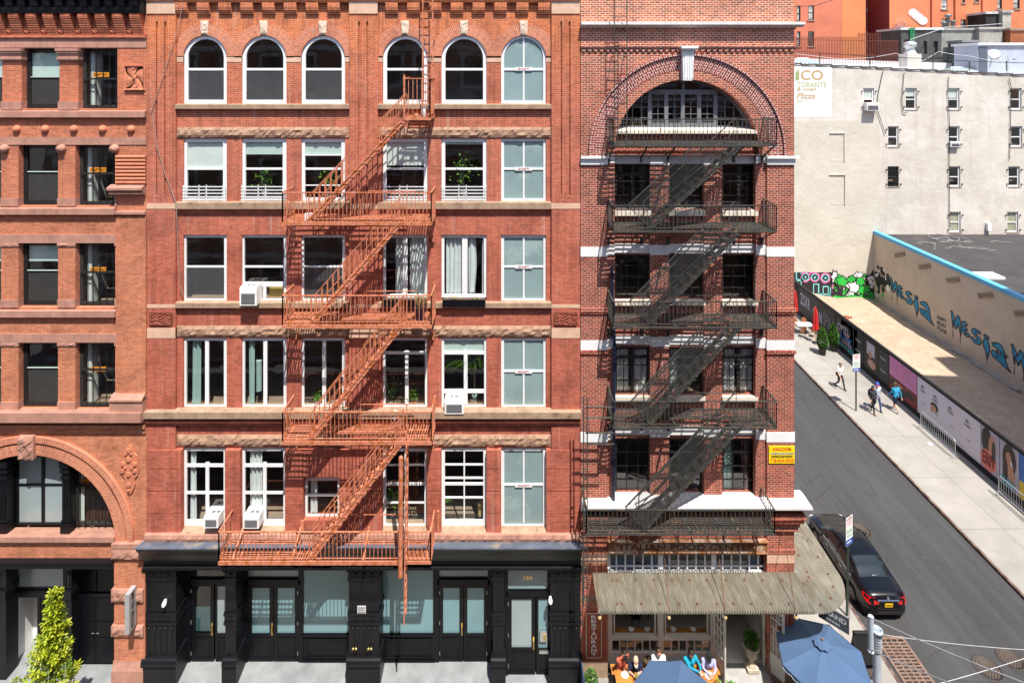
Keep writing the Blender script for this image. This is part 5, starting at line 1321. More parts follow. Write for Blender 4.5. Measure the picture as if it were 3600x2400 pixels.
# entrance
s = MB(); s.box(sx(2683), sx(2700), YS2-.03, YS2+.15, .3, zt+.3); part('door_frame', s, gf)
def glazed_door(hx, ang, wdt, z0, z1, name, lab):
    t = MB(); t.M = Matrix.Translation((hx, YS2, 0)) @ Matrix.Rotation(RAD(ang), 4, 'Z')
    for a, b, c, d in ((0, .09, z0, z1), (wdt-.09, wdt, z0, z1), (.09, wdt-.09, z0, z0+.72), (.09, wdt-.09, z1-.1, z1)): t.box(a, b, -.025, .025, c, d)
    n = 5
    for k in range(1, n): zz = z0+.72+(z1-.1-z0-.72)*k/n; t.box(.09, wdt-.09, -.015, .015, zz-.014, zz+.014)
    for k in (1, 2): x = .09+(wdt-.18)*k/3; t.box(x-.012, x+.012, -.015, .015, z0+.72, z1-.1)
    o = part(name, t, gf)
    q = MB(); q.M = t.M; q.quad((.08, .0, z0+.7), (wdt-.08, .0, z0+.7), (wdt-.08, .0, z1-.08), (.08, .0, z1-.08)); q.build('pane', M['glass'], o)
    q = MB(); q.M = t.M; q.bar((wdt-.05, -.06, z0+1.02), (wdt-.16, -.06, z0+1.02), .025); q.bar((wdt-.05, -.06, z0+1.02), (wdt-.05, .0, z0+1.02), .025); q.build('handle', M['steel'], o)
glazed_door(sx(2508), -77, .72, .42, 2.75, 'door', '')
glazed_door(sx(2682), -52, .78, .42, 2.75, 'door', '')
s = MB(); s.box(CX0+.4, CX1-.1, YS2+.1, 5.4, .35, .42); part('tiled_floor', s, surf('white_mosaic_tile', (.86,.85,.80), .35, .08, 30, fine=60))
s = MB(); s.box(sx(2512), sx(2690), -.55, YS2+.15, 0, .38); part('door_step', s, surf('grey_step_stone', (.36,.35,.33), .85, .2, 4))
s = MB(); s.box(X(2512), X(2530), 2.4, 5.4, .42, 3.6); s.box(X(2140), X(2512), 3.4, 3.6, .42, 3.6); s.box(X(2690), X(2720), .6, 5.4, .42, 3.6); part('room_wall', s, surf('cafe_wall', (.55,.53,.5), .8))
# drain pipe and cables
s = MB(); s.path([(X(2148), -.10, Z(935)), (X(2158), -.10, Z(1180)), (X(2155), -.10, Z(1762))], .055, 0, 10)
for y in (960, 1180, 1400, 1620): s.box(X(2154)-.09, X(2154)+.09, -.1, .02, Z(y+6), Z(y))
part('drain_pipe', s, surf('navy_pipe_paint', (.015,.022,.05), .4))
# corrugated canopy wrapping the corner
def corr():
    s = MB(); z0, z1 = 3.92, 3.80; dep = 1.42; n = int(7.05/.02)
    xs0, xc0 = X(2082), CX1
    def zed(t): return z0+(z1-z0)*t
    amp = .027; pit = .085
    cols2 = []; L = xc0-xs0; k = int(L/pit*6)
    top = []; bot = []
    for i in range(k+1):
        x = xs0+L*i/k; e = amp*math.sin(2*math.pi*i/6)
        top.append((x, -.02, z0+e)); bot.append((x+.12*(1-i/k)*0, -dep, z1+e))
    R2 = 1.60
    na = int(math.pi/2*R2/pit*6); 
    for i in range(1, na+1):
        a = -math.pi/2+math.pi/2*i/na; e = amp*math.sin(2*math.pi*(k+i)/6)
        rr2 = dep+(R2-dep)*i/na
        top.append((xc0+.02*math.cos(a), -.02+.02*math.sin(a)+.02, z0+e*.1)); bot.append((xc0+rr2*math.cos(a), rr2*math.sin(a), z1+e))
    kk = int(2.4/pit*6)
    for i in range(1, kk+1):
        e = amp*math.sin(2*math.pi*(k+na+i)/6); y = 2.4*i/kk
        top.append((xc0+.01, y, z0+e)); bot.append((xc0+R2, y, z1+e))
    m_ = 6; vs = []; fs = []; N = len(top)
    for j in range(m_+1):
        t = j/m_
        for a, b in zip(top, bot): vs.append(tuple(a[q]+(b[q]-a[q])*t for q in range(3)))
    for j in range(m_):
        for i in range(N-1): fs.append((j*N+i, (j+1)*N+i, (j+1)*N+i+1, j*N+i+1))
    s.add(vs, fs, 0, True); return s
m, nt, out = NT('corrugated_fibreglass')
f = noise_fac(nt, 1.6, 6, 5, 1.2, 1); col = ramp(nt, f, [(.25,(.10,.10,.08,1)),(.5,(.20,.185,.145,1)),(.75,(.32,.305,.26,1))])
f2 = noise_fac(nt, 1.4, 7, 2, 1.3, 1, .7); col = mixc(nt, ramp(nt, f2, [(.55,(0,0,0)),(.75,(.7,.7,.7))]), col, (.19,.10,.05,1))
pb = finish(nt, out, col, .45, 0, noise_fac(nt, 40, 3), .1, .003, .4)
tl = nt.nodes.new('ShaderNodeBsdfTranslucent'); tl.inputs[0].default_value = (.80,.74,.60,1); mxs = nt.nodes.new('ShaderNodeMixShader'); mxs.inputs[0].default_value = .40
nt.links.new(pb.outputs[0], mxs.inputs[1]); nt.links.new(tl.outputs[0], mxs.inputs[2]); nt.links.new(mxs.outputs[0], out.inputs[0])
CN = thing('canopy', 'weathered translucent corrugated canopy wrapping round the restaurant corner', 'canopy', (6.6, -.7, 3.8))
s = corr(); s.build('corrugated_sheet', m, CN)
bolts = surf('rusty_bolt', (.16,.07,.04), .7)
s = MB()
for x in (2148, 2165, 2228, 2290, 2355, 2415, 2475, 2540, 2605, 2668, 2735): s.ball((X(x), -.32, 3.915), .04, 0, 8, 6)
for x in (2140, 2155, 2220, 2280, 2345, 2405, 2470, 2525, 2585, 2650, 2710): s.ball((X(x)+.1, -1.12, 3.845), .04, 0, 8, 6)
for a in (-75, -50, -25, 0): s.ball((CX1+1.2*math.cos(RAD(a)), 1.2*math.sin(RAD(a)), 3.845), .04, 0, 8, 6); s.ball((CX1+.45*math.cos(RAD(a)), .45*math.sin(RAD(a)), 3.90), .035, 0, 8, 6)
for y in (.7, 1.4, 2.1): s.ball((CX1+1.2, y, 3.845), .04, 0, 8, 6); s.ball((CX1+.5, y, 3.90), .04, 0, 8, 6)
s.build('bolt', bolts, CN)
for a, b in (((2100, 2010), 2104), ((2330, 1880), 2352), ((2520, 1880), 2548), ((2750, 1838), 2795)):
    s = MB(); p0 = Vector((X(a[0]), .0, Z(a[1]))) if a[0] > 2200 else Vector((X(2092), 0, Z(1885))); p1 = Vector((X(b, -1.3), -1.3, 3.83)); s.tube(p0, p1, .012, 0, 6); s.ball(p1, .03, 0, 8, 6); s.build('hanger_rod', bolts, CN)
s = MB(); s.tube((CX1, 1.6, 5.6), (CX1+1.3, 1.4, 3.84), .012, 0, 6); s.build('hanger_rod', bolts, CN)
s = MB(); s.box(X(2086), CX1, -1.38, -1.33, 3.74, 3.79); 
for x in (2100, 2352, 2548, 2780): s.bar((X(x), 0, 3.83), (X(x), -1.36, 3.75), .04)
s.build('canopy_frame', M['blackiron'], CN)
for x, lab in ((2107, 'first from left'), (2350, 'second from left'), (2548, 'third from left'), (2796, 'rightmost')):
    s = MB(); p = Vector((X(x, -1.3), -1.36, 3.62)); s.ball(p, (.055, .055, .075), 0, 10, 8); s.lathe(p+Vector((0,0,.06)), [(.035,0),(.035,.07),(.01,.075)], 10, 1)
    tag(s.build('light_bulb', [surf('warm_bulb_glass', (.60,.42,.20), .2), M['darkiron']]), 'bare bulb under the canopy edge, '+lab, 'lamp', 'bulbs under the canopy')
# yellow advertising board
s = MB(); x0, x1, z0, z1 = X(2702), CX1-.0, Z(1626), Z(1566); s.box(x0, x1, -.035, -.006, z0, z1, 0); w = x1-x0; xm = (x0+x1)/2; f0 = -.035
lettering(s, 'KINGDOM', (xm, f0, z1-.10), (1,0,0), (0,0,1), .125, 1, w*.70); lettering(s, 'WATERPROOFING ROOFING', (xm, f0, z1-.255), (1,0,0), (0,0,1), .07, 2, w*.92)
s.box(x0+.08, x1-.08, f0-.003, f0, z1-.40, z1-.32, 3); lettering(s, 'STUCCO CEMENT & BRICK WORK', (xm, f0-.003, z1-.36), (1,0,0), (0,0,1), .045, 0, w*.78)
lettering(s, '718-434-0020', (xm, f0, z1-.50), (1,0,0), (0,0,1), .13, 1, w*.93)
tag(s.build('advertising_board', [plain('yellow_sign', (.85,.62,.005), .5), plain('red_ink', (.62,.035,.02)), plain('blue_ink', (.10,.22,.52)), M['signblack']]), 'yellow contractor board with red phone number on the corner brick pilaster', 'sign')
# ================= ground, road, pavements =================
def asphalt():
    m, nt, out = NT('asphalt')
    f = noise_fac(nt, .35, 6, 1, .25, 1, .6); col = ramp(nt, f, [(.3,(.044,.043,.0445,1)),(.7,(.069,.068,.069,1))])
    f2 = noise_fac(nt, 60, 3); col = mixc(nt, 1.0, col, ramp(nt, f2, [(.3,(.72,.72,.72)),(.75,(1.3,1.3,1.3))]), 'MULTIPLY')
    f3 = noise_fac(nt, .5, 8, 1.2, .5, 1, .75); col = mixc(nt, ramp(nt, f3, [(.56,(0,0,0)),(.72,(.55,.55,.55))]), col, (.035,.034,.034,1))
    f4 = noise_fac(nt, 1.0, 4, 3.2, .07, 1); col = mixc(nt, 1.0, col, ramp(nt, f4, [(.35,(.90,.90,.90)),(.65,(1.09,1.09,1.09))]), 'MULTIPLY')
    vo = nt.nodes.new('ShaderNodeTexVoronoi'); vo.feature = 'DISTANCE_TO_EDGE'; vo.inputs['Scale'].default_value = .33
    gp = nt.nodes.new('ShaderNodeNewGeometry'); va = nt.nodes.new('ShaderNodeVectorMath'); va.operation = 'ADD'; nzz = nt.nodes.new('ShaderNodeTexNoise'); nzz.inputs['Scale'].default_value = .7; nzz.inputs['Detail'].default_value = 5
    nt.links.new(gp.outputs['Position'], va.inputs[0]); nt.links.new(nzz.outputs['Color'], va.inputs[1]); nt.links.new(va.outputs[0], vo.inputs['Vector'])
    fm = noise_fac(nt, .22, 3); mk = nt.nodes.new('ShaderNodeMath'); mk.operation = 'MULTIPLY'
    nt.links.new(ramp(nt, vo.outputs['Distance'], [(.003,(.35,.35,.35)),(.010,(0,0,0))]), mk.inputs[0]); nt.links.new(ramp(nt, fm, [(.45,(0,0,0)),(.55,(1,1,1))]), mk.inputs[1])
    col = mixc(nt, mk.outputs[0], col, (.022,.021,.021,1))
    f5 = noise_fac(nt, 5, 2); col = mixc(nt, ramp(nt, f5, [(.74,(0,0,0)),(.77,(.6,.6,.6))]), col, (.16,.155,.15,1))
    finish(nt, out, col, .85, 0, f2, .5, .006, .25); return m
def concrete(name, c, cw=1.5):
    m, nt, out = NT(name)
    f = noise_fac(nt, .8, 7, rough=.65); col = ramp(nt, f, [(.3, c4(c,.84)), (.7, c4(c,1.08))])
    bt = nt.nodes.new('ShaderNodeTexBrick'); nt.links.new(nt.nodes.new('ShaderNodeNewGeometry').outputs['Position'], bt.inputs['Vector'])
    bt.offset = 0; bt.inputs['Scale'].default_value = 1; bt.inputs['Brick Width'].default_value = cw; bt.inputs['Row Height'].default_value = cw*1.6; bt.inputs['Mortar Size'].default_value = .012; bt.inputs['Mortar Smooth'].default_value = .3
    bt.inputs['Color1'].default_value = (1,1,1,1); bt.inputs['Color2'].default_value = (.86,.86,.85,1); bt.inputs['Mortar'].default_value = (.42,.40,.38,1); bt.inputs['Bias'].default_value = -.3
    col = mixc(nt, 1.0, col, bt.outputs['Color'], 'MULTIPLY')
    f2 = noise_fac(nt, 3.2, 9, rough=.8); col = mixc(nt, ramp(nt, f2, [(.62,(0,0,0)),(.70,(.5,.5,.5))]), col, c4(c,.45))
    finish(nt, out, col, .9, 0, noise_fac(nt, 50, 3), .3, .004, .2); return m
asp = asphalt(); pave = concrete('pavement_concrete', (.32,.30,.27), 2.1)
def struct(name, mb, m, label=None):
    o = mb.build(name, m); o['kind'] = 'structure'; o['category'] = name.replace('_', ' ')
    if label: o['label'] = label
    return o
s = MB(); s.quad((-400,-400,-.30), (400,-400,-.30), (400,400,-.30), (-400,400,-.30)); struct('ground', s, surf('city_ground', (.16,.15,.14)), 'plain ground stretching away under the whole street corner')
s = MB(); s.quad((13.65,-60,-.13), (20.95,-60,-.13), (20.95,60,-.13), (13.65,60,-.13)); s.quad((-60,-16,-.134), (60,-16,-.134), (60,-4.6,-.134), (-60,-4.6,-.134)); struct('road', s, asp, 'dark grey asphalt side street running away from the corner')
s = MB(); s.box(-60, 13.55, -4.5, 18, -.29, 0); struct('pavement', s, pave, 'near pavement in front of the brick buildings and round the corner')
s = MB(); s.box(21.05, 25.6, -4.5, 60, -.29, 0); struct('pavement', s, pave, 'far pale concrete pavement along the poster hoarding')
kerb = surf('kerb_stone', (.20,.14,.11), .85, .3, 3, stain=(.10,.055,.045), stain_at=.5)
s = MB(); s.box(13.55, 13.66, -4.5, 60, -.29, .003); struct('kerb', s, kerb, 'rusty kerb edge of the near pavement')
s = MB(); s.box(20.94, 21.05, -4.5, 60, -.29, .003); struct('kerb', s, kerb, 'dark steel kerb edge of the far pavement')
s = MB(); s.box(9.92, 13.55, 18, 60, -.29, .0); struct('pavement', s, pave, 'near side pavement running back behind the corner building')
# vacant lot of bare earth
vs = []; nx, ny = 34, 130
for j in range(ny+1):
    for i in range(nx+1):
        u, w = i/nx, j/ny; x = 25.32+8.4*u; y = -6+39*w
        e = min(1, 5*min(u, 1-u))
        z = .18+.35*e*(.6+noise.noise(Vector((x*.25, y*.2, 3))))+.07*noise.noise(Vector((x*1.3, y*1.3, 1)))+.03*noise.noise(Vector((x*4, y*4, 1)))
        if y > 27: z += .25*math.exp(-((x-28)/2.5)**2)*min(1, (y-27)/4)
        vs.append((x, y, z))
s = MB(); s.add(vs, [(j*(nx+1)+i, j*(nx+1)+i+1, (j+1)*(nx+1)+i+1, (j+1)*(nx+1)+i) for j in range(ny) for i in range(nx)], 0, True)
m, nt, out = NT('bare_earth')
f = noise_fac(nt, 1.2, 8, rough=.7); col = ramp(nt, f, [(.3,(.36,.275,.20,1)),(.7,(.50,.40,.30,1))])
f2 = noise_fac(nt, 14, 6, rough=.8); col = mixc(nt, 1.0, col, ramp(nt, f2, [(.35,(.62,.6,.58)),(.62,(1.15,1.15,1.15))]), 'MULTIPLY')
finish(nt, out, col, .95, 0, f2, .9, .03, .1)
struct('vacant_lot', s, m, 'bare brown earth of the empty lot behind the poster hoarding')
# ================= beige side wall building =================
YB0 = 33.0
def xB(x): return X(x, YB0)
def zB(y): return Z(y, YB0)
BB = thing('tenement_building', 'pale beige stucco building side wall with small windows above the vacant lot', 'building', (36, YB0, 0))
m, nt, out = NT('beige_stucco')
f = noise_fac(nt, .35, 7, rough=.6); col = ramp(nt, f, [(.32,(.52,.47,.41,1)),(.5,(.62,.575,.515,1)),(.68,(.68,.64,.595,1))])
f3 = noise_fac(nt, .9, 6, 2.5, 1, .12); col = mixc(nt, ramp(nt, f3, [(.55,(0,0,0)),(.75,(.5,.5,.5))]), col, (.45,.37,.29,1))
f4 = noise_fac(nt, .25, 4); col = mixc(nt, ramp(nt, f4, [(.5,(0,0,0)),(.53,(.35,.35,.35))]), col, (.50,.47,.38,1))
finish(nt, out, col, .9, 0, noise_fac(nt, 2.2, 6), .5, .06, .2)
stucco = m
win_list = [(3033,3074,310,386,'r1'),(3182,3223,310,386,''),(3334,3374,310,386,''),(3551,3592,310,386,''),(3121,3159,193+1000,0,'')]
wins = []
def cw(x0, x1, y0, y1): wins.append((2750+x0/1.845, 2750+x1/1.845, y0/1.845, y1/1.845))
for a, b in ((525,597),(798,873),(1078,1150),(1478,1553)): cw(a, b, 572, 712)
for a, b in ((684,755),(1078,1150),(1483,1557)): cw(a, b, 819, 953)
for a, b in ((684,757),(1081,1155),(1467,1541)): cw(a, b, 1079, 1212)
for a, b in ((1084,1158),(1459,1531)): cw(a, b, 1374, 1507)
for a, b in ((1880,1955),): 
    for c, d in ((572,712),(819,953),(1079,1212)): cw(a, b, c, d)
bl = [(2750+310/1.845, 2750+402/1.845, 866/1.845, 1045/1.845), (2750+308/1.845, 2750+405/1.845, 1135/1.845, 1325/1.845)]
s = MB()
hs = [(xB(a), xB(b), zB(d), zB(c)) for a, b, c, d in wins]
wall(s, 20, 62, 0, zB(300), YB0, hs, .35, 0)
# sloping top of the side wall
xa, za = 20, zB(224); xe, ze = 62, zB(296)

n = 30; zt = lambda x: zB(228)+(zB(268)-zB(228))*(x-xB(2795))/(xB(3600)-xB(2795))
for i in range(n):
    x0, x1 = 20+42*i/n, 20+42*(i+1)/n
    s.quad((x0,YB0,zB(300)), (x1,YB0,zB(300)), (x1,YB0,zt(x1)), (x0,YB0,zt(x0)), 0)
for a, b, c, d in bl:   # blocked-up openings
    s.box(xB(a), xB(b), YB0-.02, YB0, zB(d), zB(d)+.05); s.box(xB(b)-.03, xB(b)+.04, YB0-.10, YB0, zB(d), zB(c)); s.box(xB(a)-.05, xB(b)+.04, YB0-.09, YB0, zB(c), zB(c)+.06)
o = s.build('wall', stucco, BB)
m, nt, out = NT('cream_stucco'); f = noise_fac(nt, .5, 7, rough=.65)
finish(nt, out, ramp(nt, f, [(.3,(.52,.48,.40,1)),(.7,(.62,.58,.50,1))]), .9, 0, noise_fac(nt, 2.2, 6), .6, .06, .2)
s = MB(); s.box(xB(2700), xB(3092), YB0-.004, YB0, .1, zB(425)); s.build('painted_patch', m, BB)
s = MB()
for i in range(n):
    x0, x1 = 20+42*i/n, 20+42*(i+1)/n; s.box(x0, x1+.02, YB0-.07, YB0+.3, zt(x0)-.02+.0, zt(x0)+.12+R.random()*.05)
s.build('coping', surf('tar_coping', (.12,.10,.09), .9, .4, 3), BB)
roofw = surf('silver_white_roof', (.68,.68,.70), .6, .12, 1.2, stain=(.45,.45,.46), stain_at=.62)
s = MB(); 
s.add([(20,YB0+.3,zt(20)-.25), (62,YB0+.3,zt(62)-.25), (62,YB0+9,zt(62)-.25), (20,YB0+9,zt(20)-.25)], [(0,1,2,3)])
s.add([(20,YB0+8.0,zt(20)-.2), (62,YB0+8.0,zt(62)-.25), (62,YB0+8.0,21.77), (20,YB0+8.0,23.10)], [(0,1,2,3)]); s.add([(20,YB0+8.0,23.1), (62,YB0+8.0,21.77), (62,YB0+9.0,21.77), (20,YB0+9.0,23.1)], [(0,1,2,3)])
s.build('roof', roofw, BB)
interior(BB, 20.1, 61, [0., 4.1, 7.6, 11.2, 14.6, 18.], YB0+.5, YB0+4)
fw_m = surf('grey_aluminium', (.42,.43,.44), .5)
stsill = surf('stained_sill', (.50,.40,.31), .9, .3, 3)
for i, (a, b, c, d) in enumerate(wins):
    y = YB0+.12; x0, x1, z0, z1 = xB(a), xB(b), zB(d), zB(c)
    pal = [('w', .5), ('w', .62), ('w', .55), (None, 0), (None, 0), (None, 0), (None, 0), (None, 0), (None, 0), (None, 0), ('b', .1), ('b', .1), (None, 0), (None, 0), (None, 0)][i]
    bln = None
    if pal[0]: bln = (z0+(z1-z0)*pal[1], M['blind'] if pal[0] == 'w' else surf('cream_blind', (.55,.50,.36)))
    w = win(BB, x0, x1, z0, z1, y, M['white'] if i != 7 else M['darkiron'], None, .12, h=[((z0+z1)/2-.05, .09)], blind=bln)
    s = MB(); s.box(x0-.04, x1+.04, YB0-.05, YB0+.1, z0-.05, z0-.0); s.build('sill', stsill, w)
    s = MB()
    for sxx in (x0-.13, x1+.13):
        for zz in (z0+.25, z1-.3): s.box(sxx-.04, sxx+.04, YB0-.14, YB0, zz-.05, zz+.05)
    s.build('shutter_pin', M['blackiron'], w)
aircon(xB(3036), xB(3077), zB(361), zB(388), YB0-.55, YB0+.1, 'white air conditioner in the top left window of the beige wall')
aircon(xB(3335), xB(3367), zB(498), zB(516), YB0-.3, YB0+.1, 'small air conditioner in the second-row window of the beige wall')
# painted wall sign
s = MB(); x0, x1, z0, z1 = xB(2735), xB(2924), zB(412), zB(236); yq = YB0-.012
s.box(x0, x1, yq, YB0-.003, z0, z1, 0)
def lt(t, cx, cy, h, w, m, sh=0): lettering(s, t, (xB(cx), yq, zB(cy)), (1,0,0), (0,0,1), h, m, w, shear=sh)
lt('ICO', 2848, 265, .95, 2.42, 1); s.box(xB(2796), xB(2806), yq-.006, yq, zB(284), zB(252), 3)
lt('TORANTE', 2854, 299, .50, 2.75, 2); lt('& oven', 2835, 314, .36, 1.85, 1, .3); lt('Pizza', 2832, 338, .55, 1.78, 1, .4); lt('LBERRY ST.', 2818, 356, .20, .98, 2)
tag(s.build('painted_wall_sign', [M['white'], plain('tan_lettering', (.48,.33,.16)), plain('olive_lettering', (.42,.45,.22)), plain('green_figure', (.30,.40,.16))]), 'white painted restaurant sign with tan Pizza lettering at the top left of the beige wall', 'sign')
# graffiti on the beige wall
gcol = [plain('graffiti_black', (.02,.02,.022), .6), plain('graffiti_green', (.03,.48,.06), .6), plain('graffiti_white', (.75,.76,.76), .6), plain('graffiti_pink', (.72,.12,.35), .6), plain('graffiti_teal', (.20,.55,.56), .6)]
def blob(mb, c, pts, m, y): mb.poly([(xB(2750+(c[0]+p[0])/1.845), y, zB(750+(c[1]+p[1])/1.845)) for p in pts], m)
def blobs(mb, c, r, m, y, n=14, j=.25, st=1., rot=0.):
    pts = []
    for k in range(n):
        a = -2*math.pi*k/n; rr = r*(1+R.uniform(-j, j)); px, py = rr*math.cos(a)*st, rr*math.sin(a)
        pts.append((px*math.cos(rot)-py*math.sin(rot), px*math.sin(rot)+py*math.cos(rot)))
    blob(mb, c, pts, m, y)
s = MB(); y = YB0-.006
s.box(xB(2780), xB(2750+325/1.845), y, YB0-.001, zB(1062), zB(750+382/1.845), 0)
for k, (cx, cy) in enumerate(((150,412),(212,414),(280,418))):
    blobs(s, (cx,cy), 34, 3, y-.004, 16, .12); blobs(s, (cx,cy), 26, 4, y-.006, 16, .1); blobs(s, (cx,cy), 19, 0, y-.008, 16, .1); blobs(s, (cx,cy+1), 8, 4, y-.010, 10, .1)
for a, b, c, d in ((88,382,96,430),(96,425,140,440),(200,455,206,545),(232,455,240,550),(262,470,300,478),(205,520,318,528),(262,478,268,545),(296,478,302,540),(310,478,316,545),(206,455,232,462),(120,380,126,560)): s.box(xB(2750+a/1.845), xB(2750+c/1.845), y-.004, y, zB(750+d/1.845), zB(750+b/1.845), 4)
s.box(xB(2750+322/1.845), xB(2750+330/1.845), y-.004, y, zB(1050), zB(962), 3); s.box(xB(2750+176/1.845), xB(2750+196/1.845), y-.004, y, zB(972), zB(957), 3)
tag(s.build('graffiti', gcol), 'black graffiti panel with teal and pink outlined lettering on the beige wall', 'graffiti')
s = MB()
blobs(s, (380,475), 62, 1, y, 24, .2, 1.0); blobs(s, (490,535), 50, 1, y-.0004, 24, .15, 2.6)
dep = .001
def spike(c, r, m_, st=1., ro=0., ol=6, n=10, j=.45):
    global dep
    pts = []
    for k in range(n):
        a = -2*math.pi*k/n; q = 1+(j if k % 2 else -j*.6)*R.uniform(.5, 1.1); px, py = math.cos(a)*q*st, math.sin(a)*q
        pts.append((px*math.cos(ro)-py*math.sin(ro), px*math.sin(ro)+py*math.cos(ro)))
    blob(s, c, [(p[0]*(r+ol), p[1]*(r+ol)) for p in pts], 0, y-dep); blob(s, c, [(p[0]*r, p[1]*r) for p in pts], m_, y-dep-.0004); dep += .0009
for k in range(78):
    u = R.random(); cx = 338+350*u; cy = 392+R.random()*135
    m_ = R.choices((0, 1, 2), ((.25,.5,.25) if u < .55 else (.62,.14,.24)))[0]
    spike((cx, cy), R.uniform(9, 22), m_, R.uniform(.5, 1.9), R.uniform(0, 3), R.uniform(3, 6), R.choice((6, 8, 10, 12)), R.uniform(.1, .5))
for c, r, st in (((385,440),26,1.3),((470,480),30,1.5),((505,440),26,.9),((525,495),24,1.6)): spike(c, r, 1 if r != 30 else 2, st, R.uniform(-.6, .6), 6, 10, .35)
for k in range(12): spike((345+k*24, 545+R.uniform(-8, 8)), 13, 1, 1.6, 0, 2, 12, .1)
tag(s.build('graffiti', gcol), 'green, black and white wild graffiti piece in the corner of the beige wall', 'graffiti')
s = MB()
for k in range(26):
    c = Vector((33.7-.008-.0012*k, 32.6-R.random()*1.7, .5+R.random()*2.9)); n = 9; r = R.uniform(.15, .5)
    s.poly([tuple(c+Vector((0, r*R.uniform(.5,1.1)*math.cos(2*math.pi*i/n), r*R.uniform(.5,1.2)*math.sin(2*math.pi*i/n)))) for i in range(n)], R.choices((0, 1, 2), (.7,.12,.18))[0])
tag(s.build('graffiti', gcol), 'black and white end of the graffiti piece wrapping onto the tan wall', 'graffiti')
# wall box, cables
s = MB(); s.box(xB(3464), xB(3478), YB0-.3, YB0-.02, zB(809), zB(783)); tag(s.build('meter_box', M['white']), 'white box fixed low on the beige wall above the dark roof', 'box')
wire = surf('black_cable', (.03,.03,.03), .6)
for pts, lab in (([(3332,270),(3330,330),(3336,450),(3334,560),(3336,800)], 'dark cable hanging past the third column of windows on the beige wall'), ([(3545,275),(3552,310),(3548,500),(3546,560)], 'dark cable hanging at the right end column of the beige wall'), ([(3102,250),(3085,330),(3080,380),(3110,470)], 'thin cable drooping beside the top left air conditioner of the beige wall'), ([(3176,255),(3168,350),(3172,395),(3185,398)], 'looped cable left of the second top-row window on the beige wall'), ([(3120,825),(3320,828),(3420,824),(3600,840)], 'black cables running along the foot of the beige wall above the dark roof')):
    s = MB(); pp = [(xB(a), YB0-.1, zB(b)) for a, b in pts]; s.path(pp, .028, 0, 5); tag(s.build('cable', wire), lab, 'cable')
# ---- things on the beige roof ----
def onroof(x, Y): return X(x, Y)
Yr = 36.
def skylight(x0, x1, y0, y1, lab):
    Yk = 35.5; a, b = X(x0, Yk), X(x1, Yk); z0, z1 = Z(y1, Yk), Z(y0, Yk); t = thing('skylight', lab, 'skylight', ((a+b)/2, Yk, z0))
    s = MB(); 
    mx0, mx1 = a+(b-a)*.3, a+(b-a)*.7
    s.quad((a,Yk,z0), (b,Yk,z0), (mx1,Yk+1,z1), (mx0,Yk+1,z1)); s.quad((b,Yk,z0), (b,Yk+2,z0), (mx1,Yk+1,z1), (mx1,Yk+1,z1)); s.quad((b,Yk+2,z0), (a,Yk+2,z0), (mx0,Yk+1,z1), (mx1,Yk+1,z1)); s.quad((a,Yk+2,z0), (a,Yk,z0), (mx0,Yk+1,z1), (mx0,Yk+1,z1))
    s.build('glazing', plain('wired_glass', (.22,.30,.29), .15), t)
    s = MB()
    for k in range(7): u = k/6; s.bar((a+(b-a)*u, Yk-.01, z0), (mx0+(mx1-mx0)*u, Yk+1, z1), .06)
    s.bar((mx0, Yk+1, z1), (mx1, Yk+1, z1), .09); s.box(a-.1, b+.1, Yk-.1, Yk+2.1, z0-.5, z0); s.build('frame', roofw, t)
skylight(2792, 2888, 204, 226, 'long low glass skylight at the left end of the beige building roof')
skylight(3345, 3436, 236, 250, 'low glass skylight on the white roof beside the bulkhead')
Yk = 37.
t = thing('roof_vent', 'tall round metal ventilator on a pale chimney stack', 'ventilator', (X(3214, Yk), Yk, Z(235, Yk)))
s = MB(); s.box(X(3190, Yk), X(3240, Yk), Yk, Yk+1.3, Z(236, Yk), Z(190, Yk)); s.build('stack', surf('cream_stack', (.52,.48,.42), .9, .3, 1), t)
s = MB(); c = (X(3214, Yk), Yk+.6, Z(190, Yk)); s.lathe(c, [(.62,0),(.50,.25),(.42,.35),(.42,.65),(.56,.7),(.56,1.15),(.36,1.2),(.36,1.3)], 20); s.build('ventilator', surf('galvanised', (.55,.56,.56), .4, .2, 2, metal=.5), t)
t = thing('roof_bulkhead', 'pale blue grey stair bulkhead with a dark door on the beige roof', 'roof shed', (X(3520, 35.5), 35.5, Z(262, 35.5)))
s = MB(); Yk = 35.5; s.box(X(3438, Yk), X(3680, Yk), Yk, Yk+3, Z(270, Yk), Z(158, Yk)); s.build('wall', surf('blue_grey_render', (.42,.45,.52), .8, .12, 1.2), t)
s = MB(); s.box(X(3432, Yk), X(3690, Yk), Yk-.2, Yk+3.2, Z(160, Yk), Z(151, Yk)); s.build('roof', roofw, t)
s = MB(); s.box(X(3440, Yk), X(3470, Yk), Yk-.06, Yk, Z(262, Yk), Z(167, Yk)); s.build('door', surf('slate_door', (.10,.115,.15), .6), t)
t = thing('satellite_dish', 'white satellite dish on a pole before the blue grey roof bulkhead', 'satellite dish', (X(3490, 34.5), 34.5, Z(225, 34.5)))
Yk = 34.5; c = Vector((X(3492, Yk), Yk, Z(194, Yk))); T = Matrix.Rotation(RAD(75), 4, 'X') @ Matrix.Rotation(RAD(-20), 4, 'Y')
s = MB(); s.lathe(c, [(.02,0),(.28,.05),(.50,.16),(.51,.17),(.27,.08),(.02,.03)], 24, 0, T, False); s.build('dish', M['acwhite'], t)
s = MB(); s.tube(c+Vector((0,.1,0)), c+Vector((-.1,.3,-1.2)), .04); s.tube(c, c+Vector((.3,-.5,-.1)), .02); s.ball(c+Vector((.3,-.5,-.1)), .06); s.build('mast', fw_m, t)
t = thing('antenna', 'small aerial on a pole at the right end of the beige roof', 'antenna', (X(3543, 34.), 34., Z(262, 34.)))
